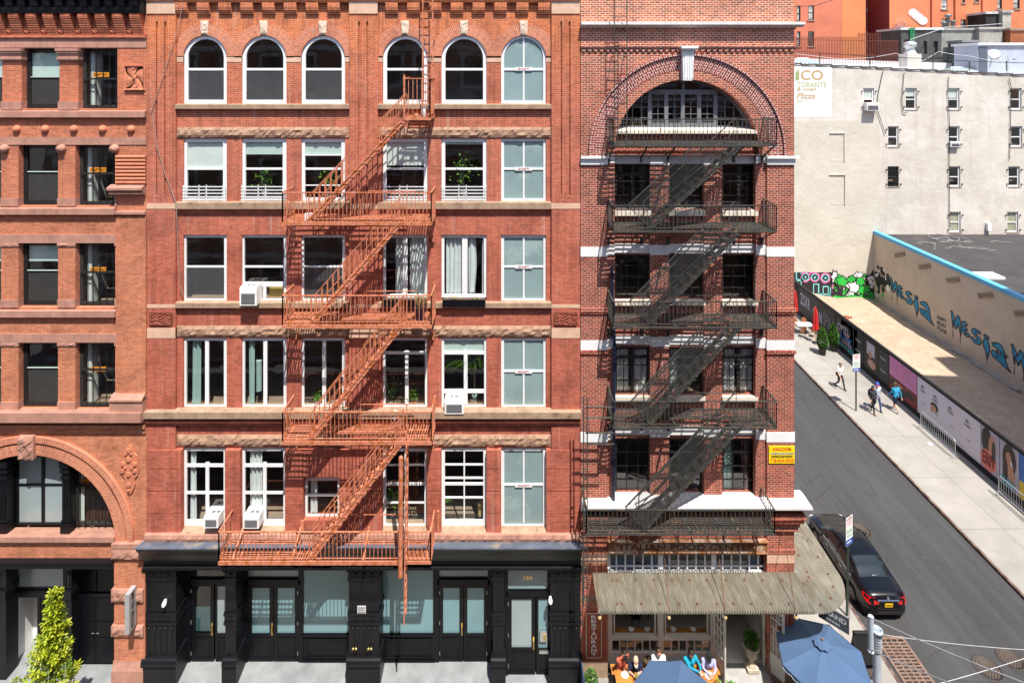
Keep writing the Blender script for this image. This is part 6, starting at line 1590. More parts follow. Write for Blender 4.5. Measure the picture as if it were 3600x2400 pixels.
s = MB(); Yk = 34.; s.tube((X(3543, Yk), Yk, Z(266, Yk)), (X(3543, Yk), Yk, Z(210, Yk)), .035); s.bar((X(3540, Yk), Yk, Z(195, Yk)), (X(3550, Yk), Yk, Z(220, Yk)), .03); s.ball((X(3563, Yk), Yk-.1, Z(207, Yk)), .12); s.tube((X(3543, Yk), Yk, Z(213, Yk)), (X(3563, Yk), Yk-.1, Z(207, Yk)), .02); s.build('mast', fw_m, t)
# roof edge railing with chain link
s = MB(); Yk = 33.6
for x in (2882, 3058, 3280, 3408, 3538): s.bar((X(x, Yk), Yk, Z(250, Yk)), (X(x, Yk), Yk, Z(188 if x < 3400 else 215, Yk)), .06)
s.path([(X(x, Yk), Yk, Z(y, Yk)) for x, y in ((2796,180),(2882,186),(3058,200),(3280,207),(3408,216),(3600,222))], .03, 0, 5)
s.path([(X(x, Yk), Yk, Z(y, Yk)) for x, y in ((2796,190),(2950,208),(3060,204),(3150,188),(3200,205),(3245,215),(3300,182),(3340,190),(3420,200),(3600,240))], .022, 1, 5)
tag(s.build('roof_railing', [wire, surf('white_cable', (.6,.6,.6))]), 'thin post and cable railing along the edge of the beige roof', 'railing')
s = MB(); Yk = 41.
for k in range(66):
    x = 2795+k*5.55; top = 131 if x < 3012 else (118 if x < 3100 else 143)
    s.bar((X(x, Yk), Yk, Z(226, Yk)), (X(x, Yk), Yk, Z(top+R.random()*3, Yk)), .045); s.bar((X(x, Yk)-.07, Yk, Z(top+3, Yk)), (X(x, Yk)+.07, Yk, Z(top-1, Yk)), .03)
s.bar((X(2790, Yk), Yk, Z(190, Yk)), (X(3160, Yk), Yk, Z(196, Yk)), .06); s.bar((X(2790, Yk), Yk, Z(140, Yk)), (X(3160, Yk), Yk, Z(146, Yk)), .05)
tag(s.build('iron_fence', surf('rusty_iron', (.14,.04,.025))), 'tall rusty spiked iron fence at the back of the beige roof', 'fence')
# ================= orange tenements behind =================
YO = 46.
org = lambda n, c: surf(n, c, .85, .12, .5, streak=.2, bstr=.1, stain=tuple(q*.85 for q in c), stain_at=.6)
def xO(x): return X(x, YO)
def zO(y): return Z(y, YO)
OB = thing('tenement_building', 'bright orange painted tenement backs far behind the beige roof, with a dark light well', 'building', (xO(3200), YO, 0))
wl = []
def ow(x0, x1, y0, y1): wl.append((2750+x0/1.845, 2750+x1/1.845, y0/1.845, y1/1.845))
for a in ((168,206,38,130),(168,206,205,300),(1032,1070,0,60),(1165,1185,-10,20),(1245,1275,-10,15),(1395,1425,-10,60),(1500,1540,-10,58),(1035,1070,122,200),(1158,1188,128,190),(1250,1275,128,185),(96,118,38,138),(96,118,205,300)): ow(*a)
ow(170,206,-150,-60); ow(1540,1580,-200,-100)
s = MB(); hs = [(xO(a), xO(b), zO(d), zO(c)) for a, b, c, d in wl]
xw0, xw1 = xO(3043), xO(3127)
wall(s, xO(2600), xw0, 0, 34, YO, hs, .3, 0); wall(s, xw1, xO(3900), 0, 34, YO, hs, .3, 1)
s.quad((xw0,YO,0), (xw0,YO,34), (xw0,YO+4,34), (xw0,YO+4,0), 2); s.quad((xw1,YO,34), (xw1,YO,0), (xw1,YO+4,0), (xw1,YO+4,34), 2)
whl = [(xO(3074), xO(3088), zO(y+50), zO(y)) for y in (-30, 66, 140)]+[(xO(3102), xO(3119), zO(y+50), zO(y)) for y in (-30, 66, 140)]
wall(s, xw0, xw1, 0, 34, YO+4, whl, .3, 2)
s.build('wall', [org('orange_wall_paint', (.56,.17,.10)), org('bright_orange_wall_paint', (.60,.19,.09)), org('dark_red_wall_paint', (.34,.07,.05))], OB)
s = MB(); s.box(xO(2958), xw0-.01, YO-.03, YO, 0, 34); s.build('wall_strip', org('ochre_orange_paint', (.62,.215,.085)), OB)
interior(OB, xO(2600), xO(3900), [0., 10., 14., 18., 22., 26., 30.], YO+4.6, YO+8)
s = MB(); s.quad((xO(2600),YO+3.6,0), (xw0-.1,YO+3.6,0), (xw0-.1,YO+3.6,34), (xO(2600),YO+3.6,34)); s.quad((xw1+.1,YO+3.6,0), (xO(3900),YO+3.6,0), (xO(3900),YO+3.6,34), (xw1+.1,YO+3.6,34)); s.build('room_wall', M['room'], OB)
for i, (a, b, c, d) in enumerate(wl):
    w = win(OB, xO(a), xO(b), zO(d), zO(c), YO+.1, M['darkiron'] if i not in (9, 2) else M['white'], None, .1, h=[((zO(d)+zO(c))/2, .1)], blind=(zO(d)+.2, M['blind']) if i in (10, 11) else None)
    s = MB(); s.box(xO(a)-.1, xO(b)+.1, YO-.1, YO+.1, zO(d)-.14, zO(d)); s.build('sill', M['tanstone'], w)
for a, b, c, d in whl: win(OB, a, b, c, d, YO+4.1, M['darkiron'], None, .1, h=[((c+d)/2, .08)])
for y, lab in ((26, 'upper window air conditioner in the dark orange light well'), (108, 'middle window air conditioner in the dark orange light well'), (155, 'lowest window air conditioner in the dark orange light well')):
    aircon(xO(3101), xO(3118), zO(y-5), zO(y+5), YO+3.6, YO+4.2, lab)
s = MB()
for z in (zO(36), zO(125)): s.box(xw0, xO(3078), YO+2.6, YO+4, z-.06, z)
for k in range(8): s.bar((xw0+.2+k*.25, YO+2.6, zO(36)), (xw0+.2+k*.25, YO+2.6, zO(36)+1.), .03)
s.bar((xw0+.3, YO+2.7, zO(125)), (xO(3078), YO+2.7, zO(36)), .08); s.build('fire_stair', M['blackiron'], OB)
s = MB()
for x in (3273, 3355, 3451): s.tube((xO(x), YO-.1, zO(105)), (xO(x), YO-.1, 32), .07)
s.build('downpipe', org('orange_pipe', (.40,.10,.045)), OB)
# graffiti tags high on the orange wall
s = MB()
for k in range(7): 
    c = Vector((xO(3210+k*5.5), YO-.04-k*.004, zO(46+k*4.6))); n = 20
    for r, m_ in ((.62, 0), (.52, 1)): s.poly([tuple(c+Vector((r*math.cos(-2*math.pi*i/n), -.002*(m_+1), r*.85*math.sin(-2*math.pi*i/n)))) for i in range(n)][::-1], m_)
tag(s.build('graffiti', [plain('pale_outline', (.5,.3,.28)), M['white']]), 'white bubble graffiti on the orange tenement wall', 'graffiti')
s = MB()
for k in range(60): 
    a = Vector((xO(3152+R.random()*38), YO-.03, zO(82+R.random()*22))); b = a+Vector((R.gauss(0,.4), 0, R.gauss(0,.3))); s.bar(a, b, .035, .01)
tag(s.build('graffiti', plain('pale_pink_scribble', (.65,.42,.38))), 'thin white scribble graffiti on the orange wall beside the dark roof shed', 'graffiti')
# grey rear extensions and pipes
Yk = 42.
def ext(x0, x1, y0, y1, Yq, dep, c, lab, roofc=(.5,.5,.5), name='rear_extension', holes=()):
    t = thing(name, lab, 'building', ((X(x0,Yq)+X(x1,Yq))/2, Yq, 15))
    s = MB(); wall(s, X(x0,Yq), X(x1,Yq), 15, Z(y0,Yq), Yq, [(X(a,Yq), X(b,Yq), Z(d,Yq), Z(c_,Yq)) for a, b, c_, d in holes], .3, 0, back=True)
    s.quad((X(x0,Yq),Yq+dep,15), (X(x0,Yq),Yq,15), (X(x0,Yq),Yq,Z(y0,Yq)), (X(x0,Yq),Yq+dep,Z(y0,Yq))); s.quad((X(x1,Yq),Yq,15), (X(x1,Yq),Yq+dep,15), (X(x1,Yq),Yq+dep,Z(y0,Yq)), (X(x1,Yq),Yq,Z(y0,Yq)))
    s.build('wall', surf(lab[:12].replace(' ', '_'), c, .9, .3, .8, stain=tuple(q*.5 for q in c), stain_at=.6, streak=.4), t)
    s = MB(); s.box(X(x0,Yq)-.15, X(x1,Yq)+.15, Yq-.15, Yq+dep, Z(y0,Yq), Z(y0,Yq)+.25); s.build('roof', surf('roof_edge', roofc, .8, .3, 1), t); return t
ext(3168, 3310, 106, 230, 41.5, 4, (.08,.08,.078), 'black tarred rear extension with a white roof edge', (.55,.55,.55), holes=((3180,3196,140,190),(3246,3260,145,190),(3282,3298,145,190)))
ext(3310, 3450, 107, 240, 41.8, 3.5, (.30,.29,.265), 'grey rendered rear extension with a torn roof line', (.30,.29,.27))
ext(3443, 3525, 104, 150, 41.2, 3, (.36,.335,.30), 'low beige rear parapet block with a white tag', (.38,.35,.32))
ext(3384, 3436, 150, 240, 39.5, 2, (.10,.10,.095), 'small dark shed with a green ladder behind the roof skylight', (.2,.2,.2), holes=((3398,3414,180,225),))
ext(3525, 3555, 45, 150, 43, 2.2, (.38,.36,.32), 'tall pale grey chimney block at the upper right', (.4,.38,.35), 'chimney')
ext(3466, 3528, 50, 100, 43.5, 2.5, (.035,.03,.03), 'dark open roof shed beside the pale chimney block', (.5,.5,.5), 'roof_shed')
ext(3552, 3660, 108, 160, 40.5, 2, (.33,.11,.05), 'low orange brick parapet at the right edge', (.3,.2,.15))
s = MB(); Yk = 41.3
for x in (3202, 3212): s.bar((X(x,Yk), Yk, Z(150,Yk)), (X(x,Yk), Yk, Z(98,Yk)), .07)
for k in range(8): s.bar((X(3202,Yk), Yk, Z(148-k*6,Yk)), (X(3212,Yk), Yk, Z(148-k*6,Yk)), .05)
s.bar((X(3195,Yk), Yk, Z(103,Yk)), (X(3218,Yk), Yk, Z(98,Yk)), .07)
tag(s.build('ladder', plain('green_ladder_paint', (.02,.30,.10))), 'green iron ladder on the black rear extension', 'ladder')
for x, yt, yb7, lab in ((3333, 50, 105, 'tall metal flue pipe with a cowl on the grey extension'), (3318, 78, 104, 'short metal flue left of the tall flue'), (3350, 72, 104, 'short metal flue right of the tall flue')):
    s = MB(); Yk = 42.5; c = (X(x,Yk), Yk, Z(yb7,Yk)); h = Z(yt,Yk)-Z(yb7,Yk); s.lathe(c, [(.18,0),(.18,h*.8),(.34,h*.82),(.34,h*.95),(.15,h)], 12); tag(s.build('flue_pipe', surf('grey_flue', (.20,.20,.20), .5, .3, 3, metal=.4)), lab, 'flue')
for pts, lab in (([(2790,25),(2870,20),(2930,0),(2960,-20)], 'black overhead cable at the top beside the brick corner'), ([(3200,140),(3330,95),(3450,90),(3520,84)], 'pale washing line above the grey extensions')):
    s = MB(); s.path([(X(a,40), 40, Z(b,40)) for a, b in pts], .035, 0, 5); tag(s.build('cable', wire if 'black' in lab else fw_m), lab, 'cable')
# ================= low building beside the lot =================
WX = 33.7; WZ = 6.55
LOW = thing('low_building', 'single-storey tan rendered building with a flat black roof and a bright blue coping', 'building', (40, 16, 0))
m, nt, out = NT('tan_render')
f = noise_fac(nt, .5, 7, rough=.65); col = ramp(nt, f, [(.3,(.47,.385,.29,1)),(.7,(.58,.49,.385,1))])
f3 = noise_fac(nt, .8, 7, 2, 2, .5, .7); col = mixc(nt, ramp(nt, f3, [(.58,(0,0,0)),(.72,(.5,.5,.5))]), col, (.36,.32,.27,1))
finish(nt, out, col, .9, 0, noise_fac(nt, 4, 6), .4, .03, .2)
s = MB(); s.quad((WX,YB0,0), (WX,-12,0), (WX,-12,WZ-.2), (WX,YB0,WZ-.2)); s.quad((WX+.35,-12,WZ-.2), (WX+.35,YB0,WZ-.2), (WX+.35,YB0,5.9), (WX+.35,-12,5.9)); s.quad((WX,-12,0), (60,-12,0), (60,-12,6.2), (WX,-12,6.2)); s.build('wall', m, LOW)
s = MB(); s.box(WX-.06, WX+.42, -12, YB0-.05, WZ-.28, WZ); s.build('coping', surf('bright_blue_coping', (.10,.40,.66), .45, .12, 1), LOW)
m, nt, out = NT('tar_roof')
f = noise_fac(nt, .5, 8, rough=.7); col = ramp(nt, f, [(.3,(.035,.033,.036,1)),(.62,(.06,.055,.056,1)),(.8,(.20,.17,.15,1))]); finish(nt, out, col, .7, 0, noise_fac(nt, 12, 5), .3, .02, .3)
s = MB(); s.quad((WX+.35,-12,6.2), (62,-12,6.2), (62,YB0,6.2), (WX+.35,YB0,6.2)); s.build('roof', m, LOW)
s = MB()
for k in range(7): yy = 29.4-k*2.97; c = Vector((WX-.02, yy, 5.5)); s.bar(c+Vector((0,.62,-.28)), c+Vector((0,-.62,.28)), .34, .10, up=(1,0,0)); s.bar(c+Vector((-.05,.5,-.2)), c+Vector((-.05,-.5,.22)), .08, .06, 1, up=(1,0,0))
s.build('tie_plate', [surf('tan_plate', (.30,.235,.165), .8), surf('plate_bar_grey', (.2,.17,.13))], LOW)  # the narrower bar on each plate is a darker grey
s = MB(); s.box(WX+.6, WX+2.4, 21.6, 22.8, 6.2, 6.36); tag(s.build('roof_hatch', roofw), 'pale flat hatch on the black roof behind the blue coping', 'hatch')
s = MB()
for k in range(13):
    c = Vector((39+R.gauss(0,1.5), 30+R.gauss(0,1.1), 6.26)); pp = [c]
    a = R.random()*6.28
    for q in range(6): a += R.gauss(0,.8); c = c+Vector((math.cos(a)*.5, math.sin(a)*.4, R.gauss(0,.03))); c.z = max(6.24, c.z); pp.append(c)
    s.path(pp, .02, 0, 4)
tag(s.build('cable_tangle', surf('white_cable_heap', (.36,.35,.33))), 'tangle of loose white cables on the black roof', 'cable')
t = thing('roof_duct', 'long grey roof duct unit at the right edge of the black roof', 'duct', (50, 29, 6.2))
s = MB(); s.box(46.8, 60, 28.2, 29.6, 6.5, 7.4); s.box(47, 60, 28.4, 29.4, 6.2, 6.5); s.build('casing', surf('grey_duct', (.30,.29,.27), .6, .3, 1), t); s = MB(); s.box(50, 60, 29.8, 31, 6.3, 8.0); s.build('unit', surf('duct_grey', (.36,.37,.38), .6), t)
# blue lettering on the wall, repeated
gb = [plain('graffiti_outline', (.025,.03,.04), .6), surf('graffiti_blue', (.02,.25,.43), .6, .3, 2)]
def tagword(y0, lab):
    s = MB(); xs = WX-.012; W_ = 5.2
    # outlines given as (across 0..1, height 0..1) read left to right
    L = [
     [(0,1.0),(.03,1.02),(.07,.80),(.09,.62),(.13,.98),(.17,.95),(.20,.55),(.19,.10),(.17,.30),(.15,.60),(.13,.45),(.10,.25),(.08,.45),(.06,.62),(.05,.20),(.03,.55),(.02,.80)],
     [(.22,.85),(.28,.92),(.31,.80),(.27,.74),(.26,.66),(.31,.62),(.30,.52),(.25,.50),(.27,.42),(.34,.44),(.36,.34),(.30,.24),(.23,.30),(.20,.45),(.22,.58),(.23,.68),(.21,.76)],
     [(.44,.88),(.52,.90),(.54,.80),(.47,.76),(.45,.68),(.52,.60),(.56,.46),(.52,.26),(.43,.20),(.37,.32),(.40,.42),(.46,.34),(.49,.42),(.44,.54),(.39,.66),(.39,.78)],
     [(.60,.90),(.66,.92),(.68,.82),(.64,.76),(.67,.66),(.69,.40),(.67,.10),(.645,-.12),(.63,.12),(.59,.32),(.58,.52),(.60,.68),(.62,.76),(.59,.82)],
     [(.78,.85),(.86,.92),(.92,.70),(.93,.40),(.98,.05),(1.02,-.02),(.93,.02),(.84,.10),(.74,.14),(.71,.30),(.74,.44),(.80,.48),(.86,.42),(.86,.58),(.80,.66),(.74,.62),(.72,.74)]]
    H = 1.55
    def pp(p, y, k, c): 
        px, pz = c[0]+(p[0]-c[0])*k[0], c[1]+(p[1]-c[1])*k[1]
        return (y, y0-px*W_, 1.25+pz*H-.35*px+.25)
    for sh in L:
        c = (sum(p[0] for p in sh)/len(sh), sum(p[1] for p in sh)/len(sh))
        n = len(sh)
        # fill
        s.poly([pp(p, xs-.004, (1,1), c) for p in reversed(sh)], 1)
        for a, b in zip(sh, sh[1:]+sh[:1]):
            pa, pb = Vector(pp(a, xs-.008, (1,1), c)), Vector(pp(b, xs-.008, (1,1), c)); s.bar(pa, pb, .085, .006, 0, up=(1,0,0))
    for cx, cz in ((.285,.36),(.30,.82),(.645,.84),(.80,.30)): 
        q = Vector(pp((cx, cz), xs-.006, (1,1), (0,0))); s.bar(q+Vector((0,.09,0)), q+Vector((0,-.09,-.03)), .13, .006, 0, up=(1,0,0))
    for px in (.045, .18, .645): q = Vector(pp((px, .1), xs-.004, (1,1), (0,0))); s.bar(q, q+Vector((0,0,-.55)), .05, .004, 0, up=(1,0,0))
    # hollow counters
    for (xs2, zs2) in (((.245,.62),(.27,.60)),):
        pass
    tag(s.build('graffiti', gb), lab, 'graffiti', 'blue graffiti words on the tan wall')
tagword(30.7, 'blue outlined graffiti word on the tan wall nearest the green and black piece')
tagword(23.7, 'blue outlined graffiti word in the middle of the tan wall')
tagword(18.4, 'blue outlined graffiti word cut off by the right edge of the picture')
for y0, z0, lines, lab in ((25.1, 2.0, ('HAPPY', 'BDAY', 'ITGOE'), 'small black scrawl reading HAPPY BDAY between two blue graffiti words'), (19.6, 2.0, ('BTTF',), 'tiny black scrawl right of the middle blue graffiti word')):
    s = MB()
    for k, t in enumerate(lines): lettering(s, t, (WX-.012, y0-.5, z0-k*.42), (0,-1,0), (0,0,1), .30, 0, 1.0, shear=.15)
    tag(s.build('graffiti', gb[:1]), lab, 'graffiti')
s = MB()
vs = []; n = 80
for j in range(n): 
    y = 30.5-j*.16; w = .35+.2*noise.noise(Vector((y*.7,0,0))); z = .35
    s.box(WX-w, WX+.0, y-.161, y, .1, z+.12*noise.noise(Vector((y*1.5,2,0))))
tag(s.build('concrete_footing', surf('broken_concrete', (.36,.34,.31), .95, .3, 4)), 'broken grey concrete footing along the foot of the tan wall', 'footing')
# tall neighbour beyond the right edge that shades the front of the lot
# rubble on the earth
for k, (x, y) in enumerate(((27.4,27.6),(27.6,27.0),(27.1,28.3),(28.0,27.4))):
    s = MB(); s.M = Matrix.Translation((x, y, .95)) @ Matrix.Rotation(R.random()*3, 4, 'Z') @ Matrix.Rotation(.3, 4, 'X'); s.box(-.28,.28,-.10,.10,-.08,.08)
    tag(s.build('brick', surf('loose_brick', (.33,.10,.05), .9)), 'loose red brick lying on the earth near the back of the empty lot', 'brick', 'loose bricks on the lot')
# ================= hoarding with posters =================
FX = 25.25; FH = 2.66
HO = thing('hoarding', 'long black plywood hoarding covered in posters along the far pavement', 'fence', (FX, 15, 0))
blk = surf('flyposted_black_ply', (.022,.021,.021), .7, .4, 3, stain=(.07,.065,.06), stain_at=.66)
s = MB(); s.box(FX, FX+.06, -3, 33, 0, FH-.02); s.build('panel', blk, HO)
s = MB(); s.box(FX-.03, FX+.10, -3, 33, FH-.02, FH+.06); s.box(FX-.06, FX, -3, 33, 0, .25); s.build('rail', surf('black_rail', (.016,.015,.015), .5), HO)
s = MB()
for k in range(18): y = -2+k*2; s.box(FX+.06, FX+.16, y, y+.1, 0, FH-.1); s.bar((FX+.15, y+.05, 2.0), (FX+1.2, y+.05, .3), .09)
s.build('brace', surf('timber', (.35,.24,.13)), HO)
def yk(px): return 20/((px-1800)/100/FX)-20
pm = dict(black=plain('poster_black', (.018,.018,.02)), white=surf('poster_white', (.66,.62,.68), .5, .04, 1), pink=surf('poster_pink', (.62,.22,.42), .5, .1, 2), red=surf('poster_red', (.24,.035,.03), .5, .4, 4), skin=surf('poster_skin', (.50,.26,.17), .5, .1, 2), hair=plain('poster_hair', (.03,.018,.013)), grey=surf('poster_grey', (.16,.15,.17), .5, .3, 3), teal=plain('poster_teal', (.05,.42,.48)), blue=plain('poster_blue', (.03,.16,.50)), ink=plain('poster_ink', (.03,.03,.035)), yellow=plain('poster_yellow', (.75,.55,.05)), lilac=surf('poster_lilac', (.45,.42,.50), .5, .2, 3), coral=plain('poster_coral', (.70,.20,.15)))
PMK = list(pm); PM = [pm[k] for k in PMK]; PI = {k: i for i, k in enumerate(PMK)}
def poster(ya, yb, za, zb9, base, lab, shapes=(), txt=()):
    # ya = far-left edge (greater Y), yb = right edge; shapes in 0..1 across, 0..1 up
    s = MB(); x = FX-.012; W_ = ya-yb; H = zb9-za
    s.box(x, FX-.002, yb, ya, za, zb9, PI[base])
    def q(u, w, d): return (x-d, ya-u*W_, za+w*H)
    for k, (kind, u, w, ru, rw, c) in enumerate(shapes):
        d = .003+.002*k
        if kind == 'e': n = 18; s.poly([q(u+ru*math.cos(2*math.pi*i/n), w+rw*math.sin(2*math.pi*i/n), d) for i in range(n)], PI[c])
        elif kind == 'l': s.bar(q(u, w, d), q(ru, rw, d), .035, .004, PI[c], up=(1,0,0))
        else: s.add([q(u-ru, w-rw, d), q(u+ru, w-rw, d), q(u+ru, w+rw, d), q(u-ru, w+rw, d)], [(0,1,2,3)], PI[c])
    for t, u, w, h, wd, c in txt: lettering(s, t, q(u, w, .0), (0,-1,0), (0,0,1), h*H, PI[c], wd*W_, off=.03)
    return tag(s.build('poster', PM), lab, 'poster', 'posters on the hoarding')
poster(30, 24.5, .3, 2.5, 'black', 'far black poster strip scrawled with pale chalk tags behind the red parasols', [], [('ZOKR', .2, .6, .45, .3, 'lilac'), ('GRN', .55, .45, .4, .25, 'lilac'), ('SPX', .82, .5, .5, .22, 'grey')])
poster(24.3, 21.6, .3, 2.45, 'black', 'black poster tagged with blue and white scrawl behind the potted shrubs', [], [('OPSD', .35, .7, .25, .5, 'lilac'), ('RAYK', .5, .4, .3, .6, 'blue'), ('BRND', .5, .12, .14, .7, 'teal')])
poster(yk(2957), yk(2999), .35, 2.45, 'grey', 'dark portrait poster right of the potted shrubs', [('e', .5, .62, .25, .16, 'skin'), ('e', .5, .75, .32, .14, 'hair'), ('e', .5, .25, .4, .2, 'skin'), ('r', .5, .10, .5, .1, 'ink')])
poster(yk(3002), yk(3036), .35, 2.45, 'black', 'plain black poster with two small white words, left of the street sign', [], [('IRL is better.', .5, .7, .06, .5, 'white'), ('IRL is better.', .5, .35, .06, .5, 'white')])
poster(yk(3040), yk(3086), .35, 2.45, 'hair', 'dark photo poster with a pale woman and a drawing, right of the street sign', [('r', .48, .72, .3, .2, 'lilac'), ('e', .45, .55, .12, .12, 'skin'), ('e', .55, .25, .3, .14, 'skin'), ('l', .3, .4, .7, .1, 'lilac')])
poster(yk(3089), yk(3125), .35, 2.45, 'black', 'black poster with two white captions, left of the pink poster', [], [('IRL is better.', .5, .75, .06, .5, 'white'), ('IRL is better.', .5, .35, .06, .5, 'white')])
poster(yk(3128), yk(3223), 1.25, 2.5, 'pink', 'pink poster with thin red line drawings behind the man in blue', [('l', .05, .5, .22, .2, 'coral'), ('l', .3, .9, .35, .3, 'coral'), ('l', .45, .6, .6, .1, 'coral'), ('l', .7, .9, .68, .2, 'coral'), ('l', .8, .4, .95, .1, 'coral'), ('l', .5, .9, .62, .6, 'coral')])
poster(yk(3128), yk(3223), .28, 1.22, 'red', 'dark red and black photo poster beneath the pink poster', [('e', .2, .6, .2, .3, 'hair'), ('e', .5, .4, .15, .3, 'ink'), ('e', .75, .6, .2, .2, 'hair'), ('e', .4, .7, .1, .1, 'skin')])
poster(yk(3226), yk(3448), .30, 2.5, 'white', 'long white poster repeating the words IRL is better', [('e', .30, .50, .065, .12, 'hair'), ('e', .285, .40, .05, .14, 'skin'), ('e', .30, .17, .06, .2, 'white')],
       [t for u in (.1, .32, .56, .82) for t in (('IRL', u, .80-(.0 if u < .9 else 0), .07, .055, 'ink'), ('is better.', u, .70, .06, .10, 'ink'), ('magazine', u+.02, .36, .03, .07, 'ink'))])
poster(yk(3450), yk(3514), .30, 2.5, 'lilac', 'photo poster of a dark haired figure on a coral seat with a scribbled name', [('e', .32, .70, .3, .32, 'hair'), ('e', .62, .62, .2, .3, 'skin'), ('e', .4, .25, .45, .25, 'coral'), ('e', .70, .55, .1, .25, 'ink')], [('ERIV', .45, .28, .3, .7, 'red')])
poster(yk(3516), yk(3583), .30, 2.5, 'lilac', 'photo poster of a woman with long dark hair drinking from a bottle', [('e', .5, .66, .36, .36, 'hair'), ('e', .47, .66, .15, .17, 'skin'), ('e', .5, .32, .30, .22, 'skin'), ('e', .62, .52, .1, .12, 'skin'), ('e', .3, .35, .14, .3, 'hair'), ('e', .62, .60, .05, .07, 'white')], [('SHIN', .45, .12, .22, .7, 'teal')])
poster(yk(3585), 6.5, .30, 2.5, 'blue', 'blue and yellow poster at the right edge of the hoarding', [('r', .5, .2, .5, .2, 'yellow'), ('e', .5, .7, .2, .15, 'lilac')])
# ================= people =================
def person(base, ang, lab, J, mats, hair='short', cap=None, sc_=1.0, extra=None, group=None, sleeve='short', shorts=False, glasses=False):
    """J: joint positions in the figure's own frame (forward = +Y). Limbs are blended into one skin, then coloured by garment."""
    root = thing('person', lab, 'person', base, group)
    T = Matrix.Translation(base) @ Matrix.Rotation(RAD(ang), 4, 'Z') @ Matrix.Scale(sc_, 4)
    V = {k: Vector(v) for k, v in J.items()}
    SK, TP, BT, SH = 0, 1, 2, 3
    segs = []
    def seg(a, b, ra, rb, m): segs.append((Vector(a), Vector(b), ra, rb, m))
    pel, che, nek, hd = V['pelvis'], V['chest'], V['neck'], V['head']
    sh = (V['shL']-V['shR']).normalized(); fw = Vector((0,0,1)).cross(sh)*-1
    hf = Vector(J.get('look', (0,1,0))).normalized()
    wst = pel.lerp(che, .45)
    for o in (-1, 1):
        seg(pel+sh*.06*o, wst+sh*.05*o, .115, .105, BT if o == 0 else TP); seg(wst+sh*.05*o, che+sh*.07*o, .105, .12, TP)
        seg(che+sh*.07*o, V['shL' if o > 0 else 'shR']+Vector((0,0,-.02)), .11, .075, TP)
    seg(pel+Vector((0,0,-.04)), pel, .125, .13, BT)
    seg(che+Vector((0,0,.06)), nek, .075, .055, TP); seg(nek, hd+Vector((0,0,-.07)), .052, .05, SK)
    up = (hd-nek).normalized()
    seg(hd+up*.03, hd-up*.015+hf*.01, .085, .088, SK); seg(hd-up*.07+hf*.035, hd-up*.02+hf*.03, .055, .07, SK)
    seg(hd-up*.02+hf*.085, hd-up*.035+hf*.105, .012, .016, SK)
    hs_ = hf.cross(up)
    for o in (-1, 1): seg(hd+hs_*.085*o-up*.02, hd+hs_*.088*o+up*.015, .014, .018, SK)
    for s_ in ('L', 'R'):
        a, e, w = V['sh'+s_], V['el'+s_], V['wr'+s_]
        seg(a, e, .058, .044, TP); seg(e, w, .042, .030, TP if sleeve == 'long' else SK)
        if sleeve == 'short': segs[-2] = (a, a.lerp(e, .75), .06, .055, TP); seg(a.lerp(e, .7), e, .045, .042, SK)
        d = (w-e).normalized(); sd = d.cross(Vector((0,0,1))); sd = sd.normalized() if sd.length > .1 else Vector((1,0,0))
        pn = Vector(J.get('palm', (0,0,-1))); pn = (pn - d*pn.dot(d)).normalized() if abs(pn.dot(d)) < .95 else sd.cross(d); sd = d.cross(pn).normalized()
        pm_ = w+d*.075; seg(w, pm_, .03, .034, SK)
        for k, L in enumerate((.060, .072, .068, .052)):
            r0 = pm_+sd*(-.030+.020*k)+d*.015; m1 = r0+d*L*.55+pn*.010; seg(r0, m1, .0105, .0095, SK); seg(m1, m1+d*L*.35+pn*.030, .0095, .008, SK)
        th = w+d*.03+sd*(-.03); seg(th, th-sd*.028+d*.035+pn*.01, .013, .011, SK); seg(th-sd*.028+d*.035+pn*.01, th-sd*.03+d*.06+pn*.025, .011, .009, SK)
        h, k_, an, to = V['hp'+s_], V['kn'+s_], V['an'+s_], V['to'+s_]
        lm = SK if shorts else BT
        seg(h, k_, .092, .062, BT); 
        if shorts: segs[-1] = (h, h.lerp(k_, .8), .098, .085, BT); seg(h.lerp(k_, .7), k_, .066, .058, SK)
        cf = k_.lerp(an, .3)-fw*.02
        seg(k_, cf, .058, .058, lm); seg(cf, an, .056, .042, lm)
        seg(an+Vector((0,0,-.02)), to, .044, .036, SH); seg(an+Vector((0,0,-.04))-(to-an).normalized()*.03, an, .04, .042, SH)
    mb = MB()
    for a, b, ra, rb, m_ in segs:
        if (b-a).length < 1e-4: b = a+Vector((0,0,.002))
        mb.tube(a, b, ra, 0, 10, rb); mb.ball(a, ra*.995, 0, 10, 7); mb.ball(b, rb*.995, 0, 10, 7)
    tmp = mb.build('person_body', mats[0])
    md = tmp.modifiers.new('r', 'REMESH'); md.mode = 'VOXEL'; md.voxel_size = .0125; md.use_smooth_shade = True
    ms = tmp.modifiers.new('s', 'SMOOTH'); ms.factor = .4; ms.iterations = 3
    bpy.context.view_layer.update()
    ev = tmp.evaluated_get(bpy.context.evaluated_depsgraph_get()); me = bpy.data.meshes.new_from_object(ev)
    off = tmp.location.copy(); bpy.data.objects.remove(tmp)
    vs = [v.co+off for v in me.vertices]
    pre = [(a, b-a, max(1e-9, (b-a).length_squared), ra, rb, m_) for a, b, ra, rb, m_ in segs]
    mi = []
    eye = [hd+hf*.085+hs_*.032*o+up*.008 for o in (-1, 1)]; mouth = hd+hf*.09-up*.06
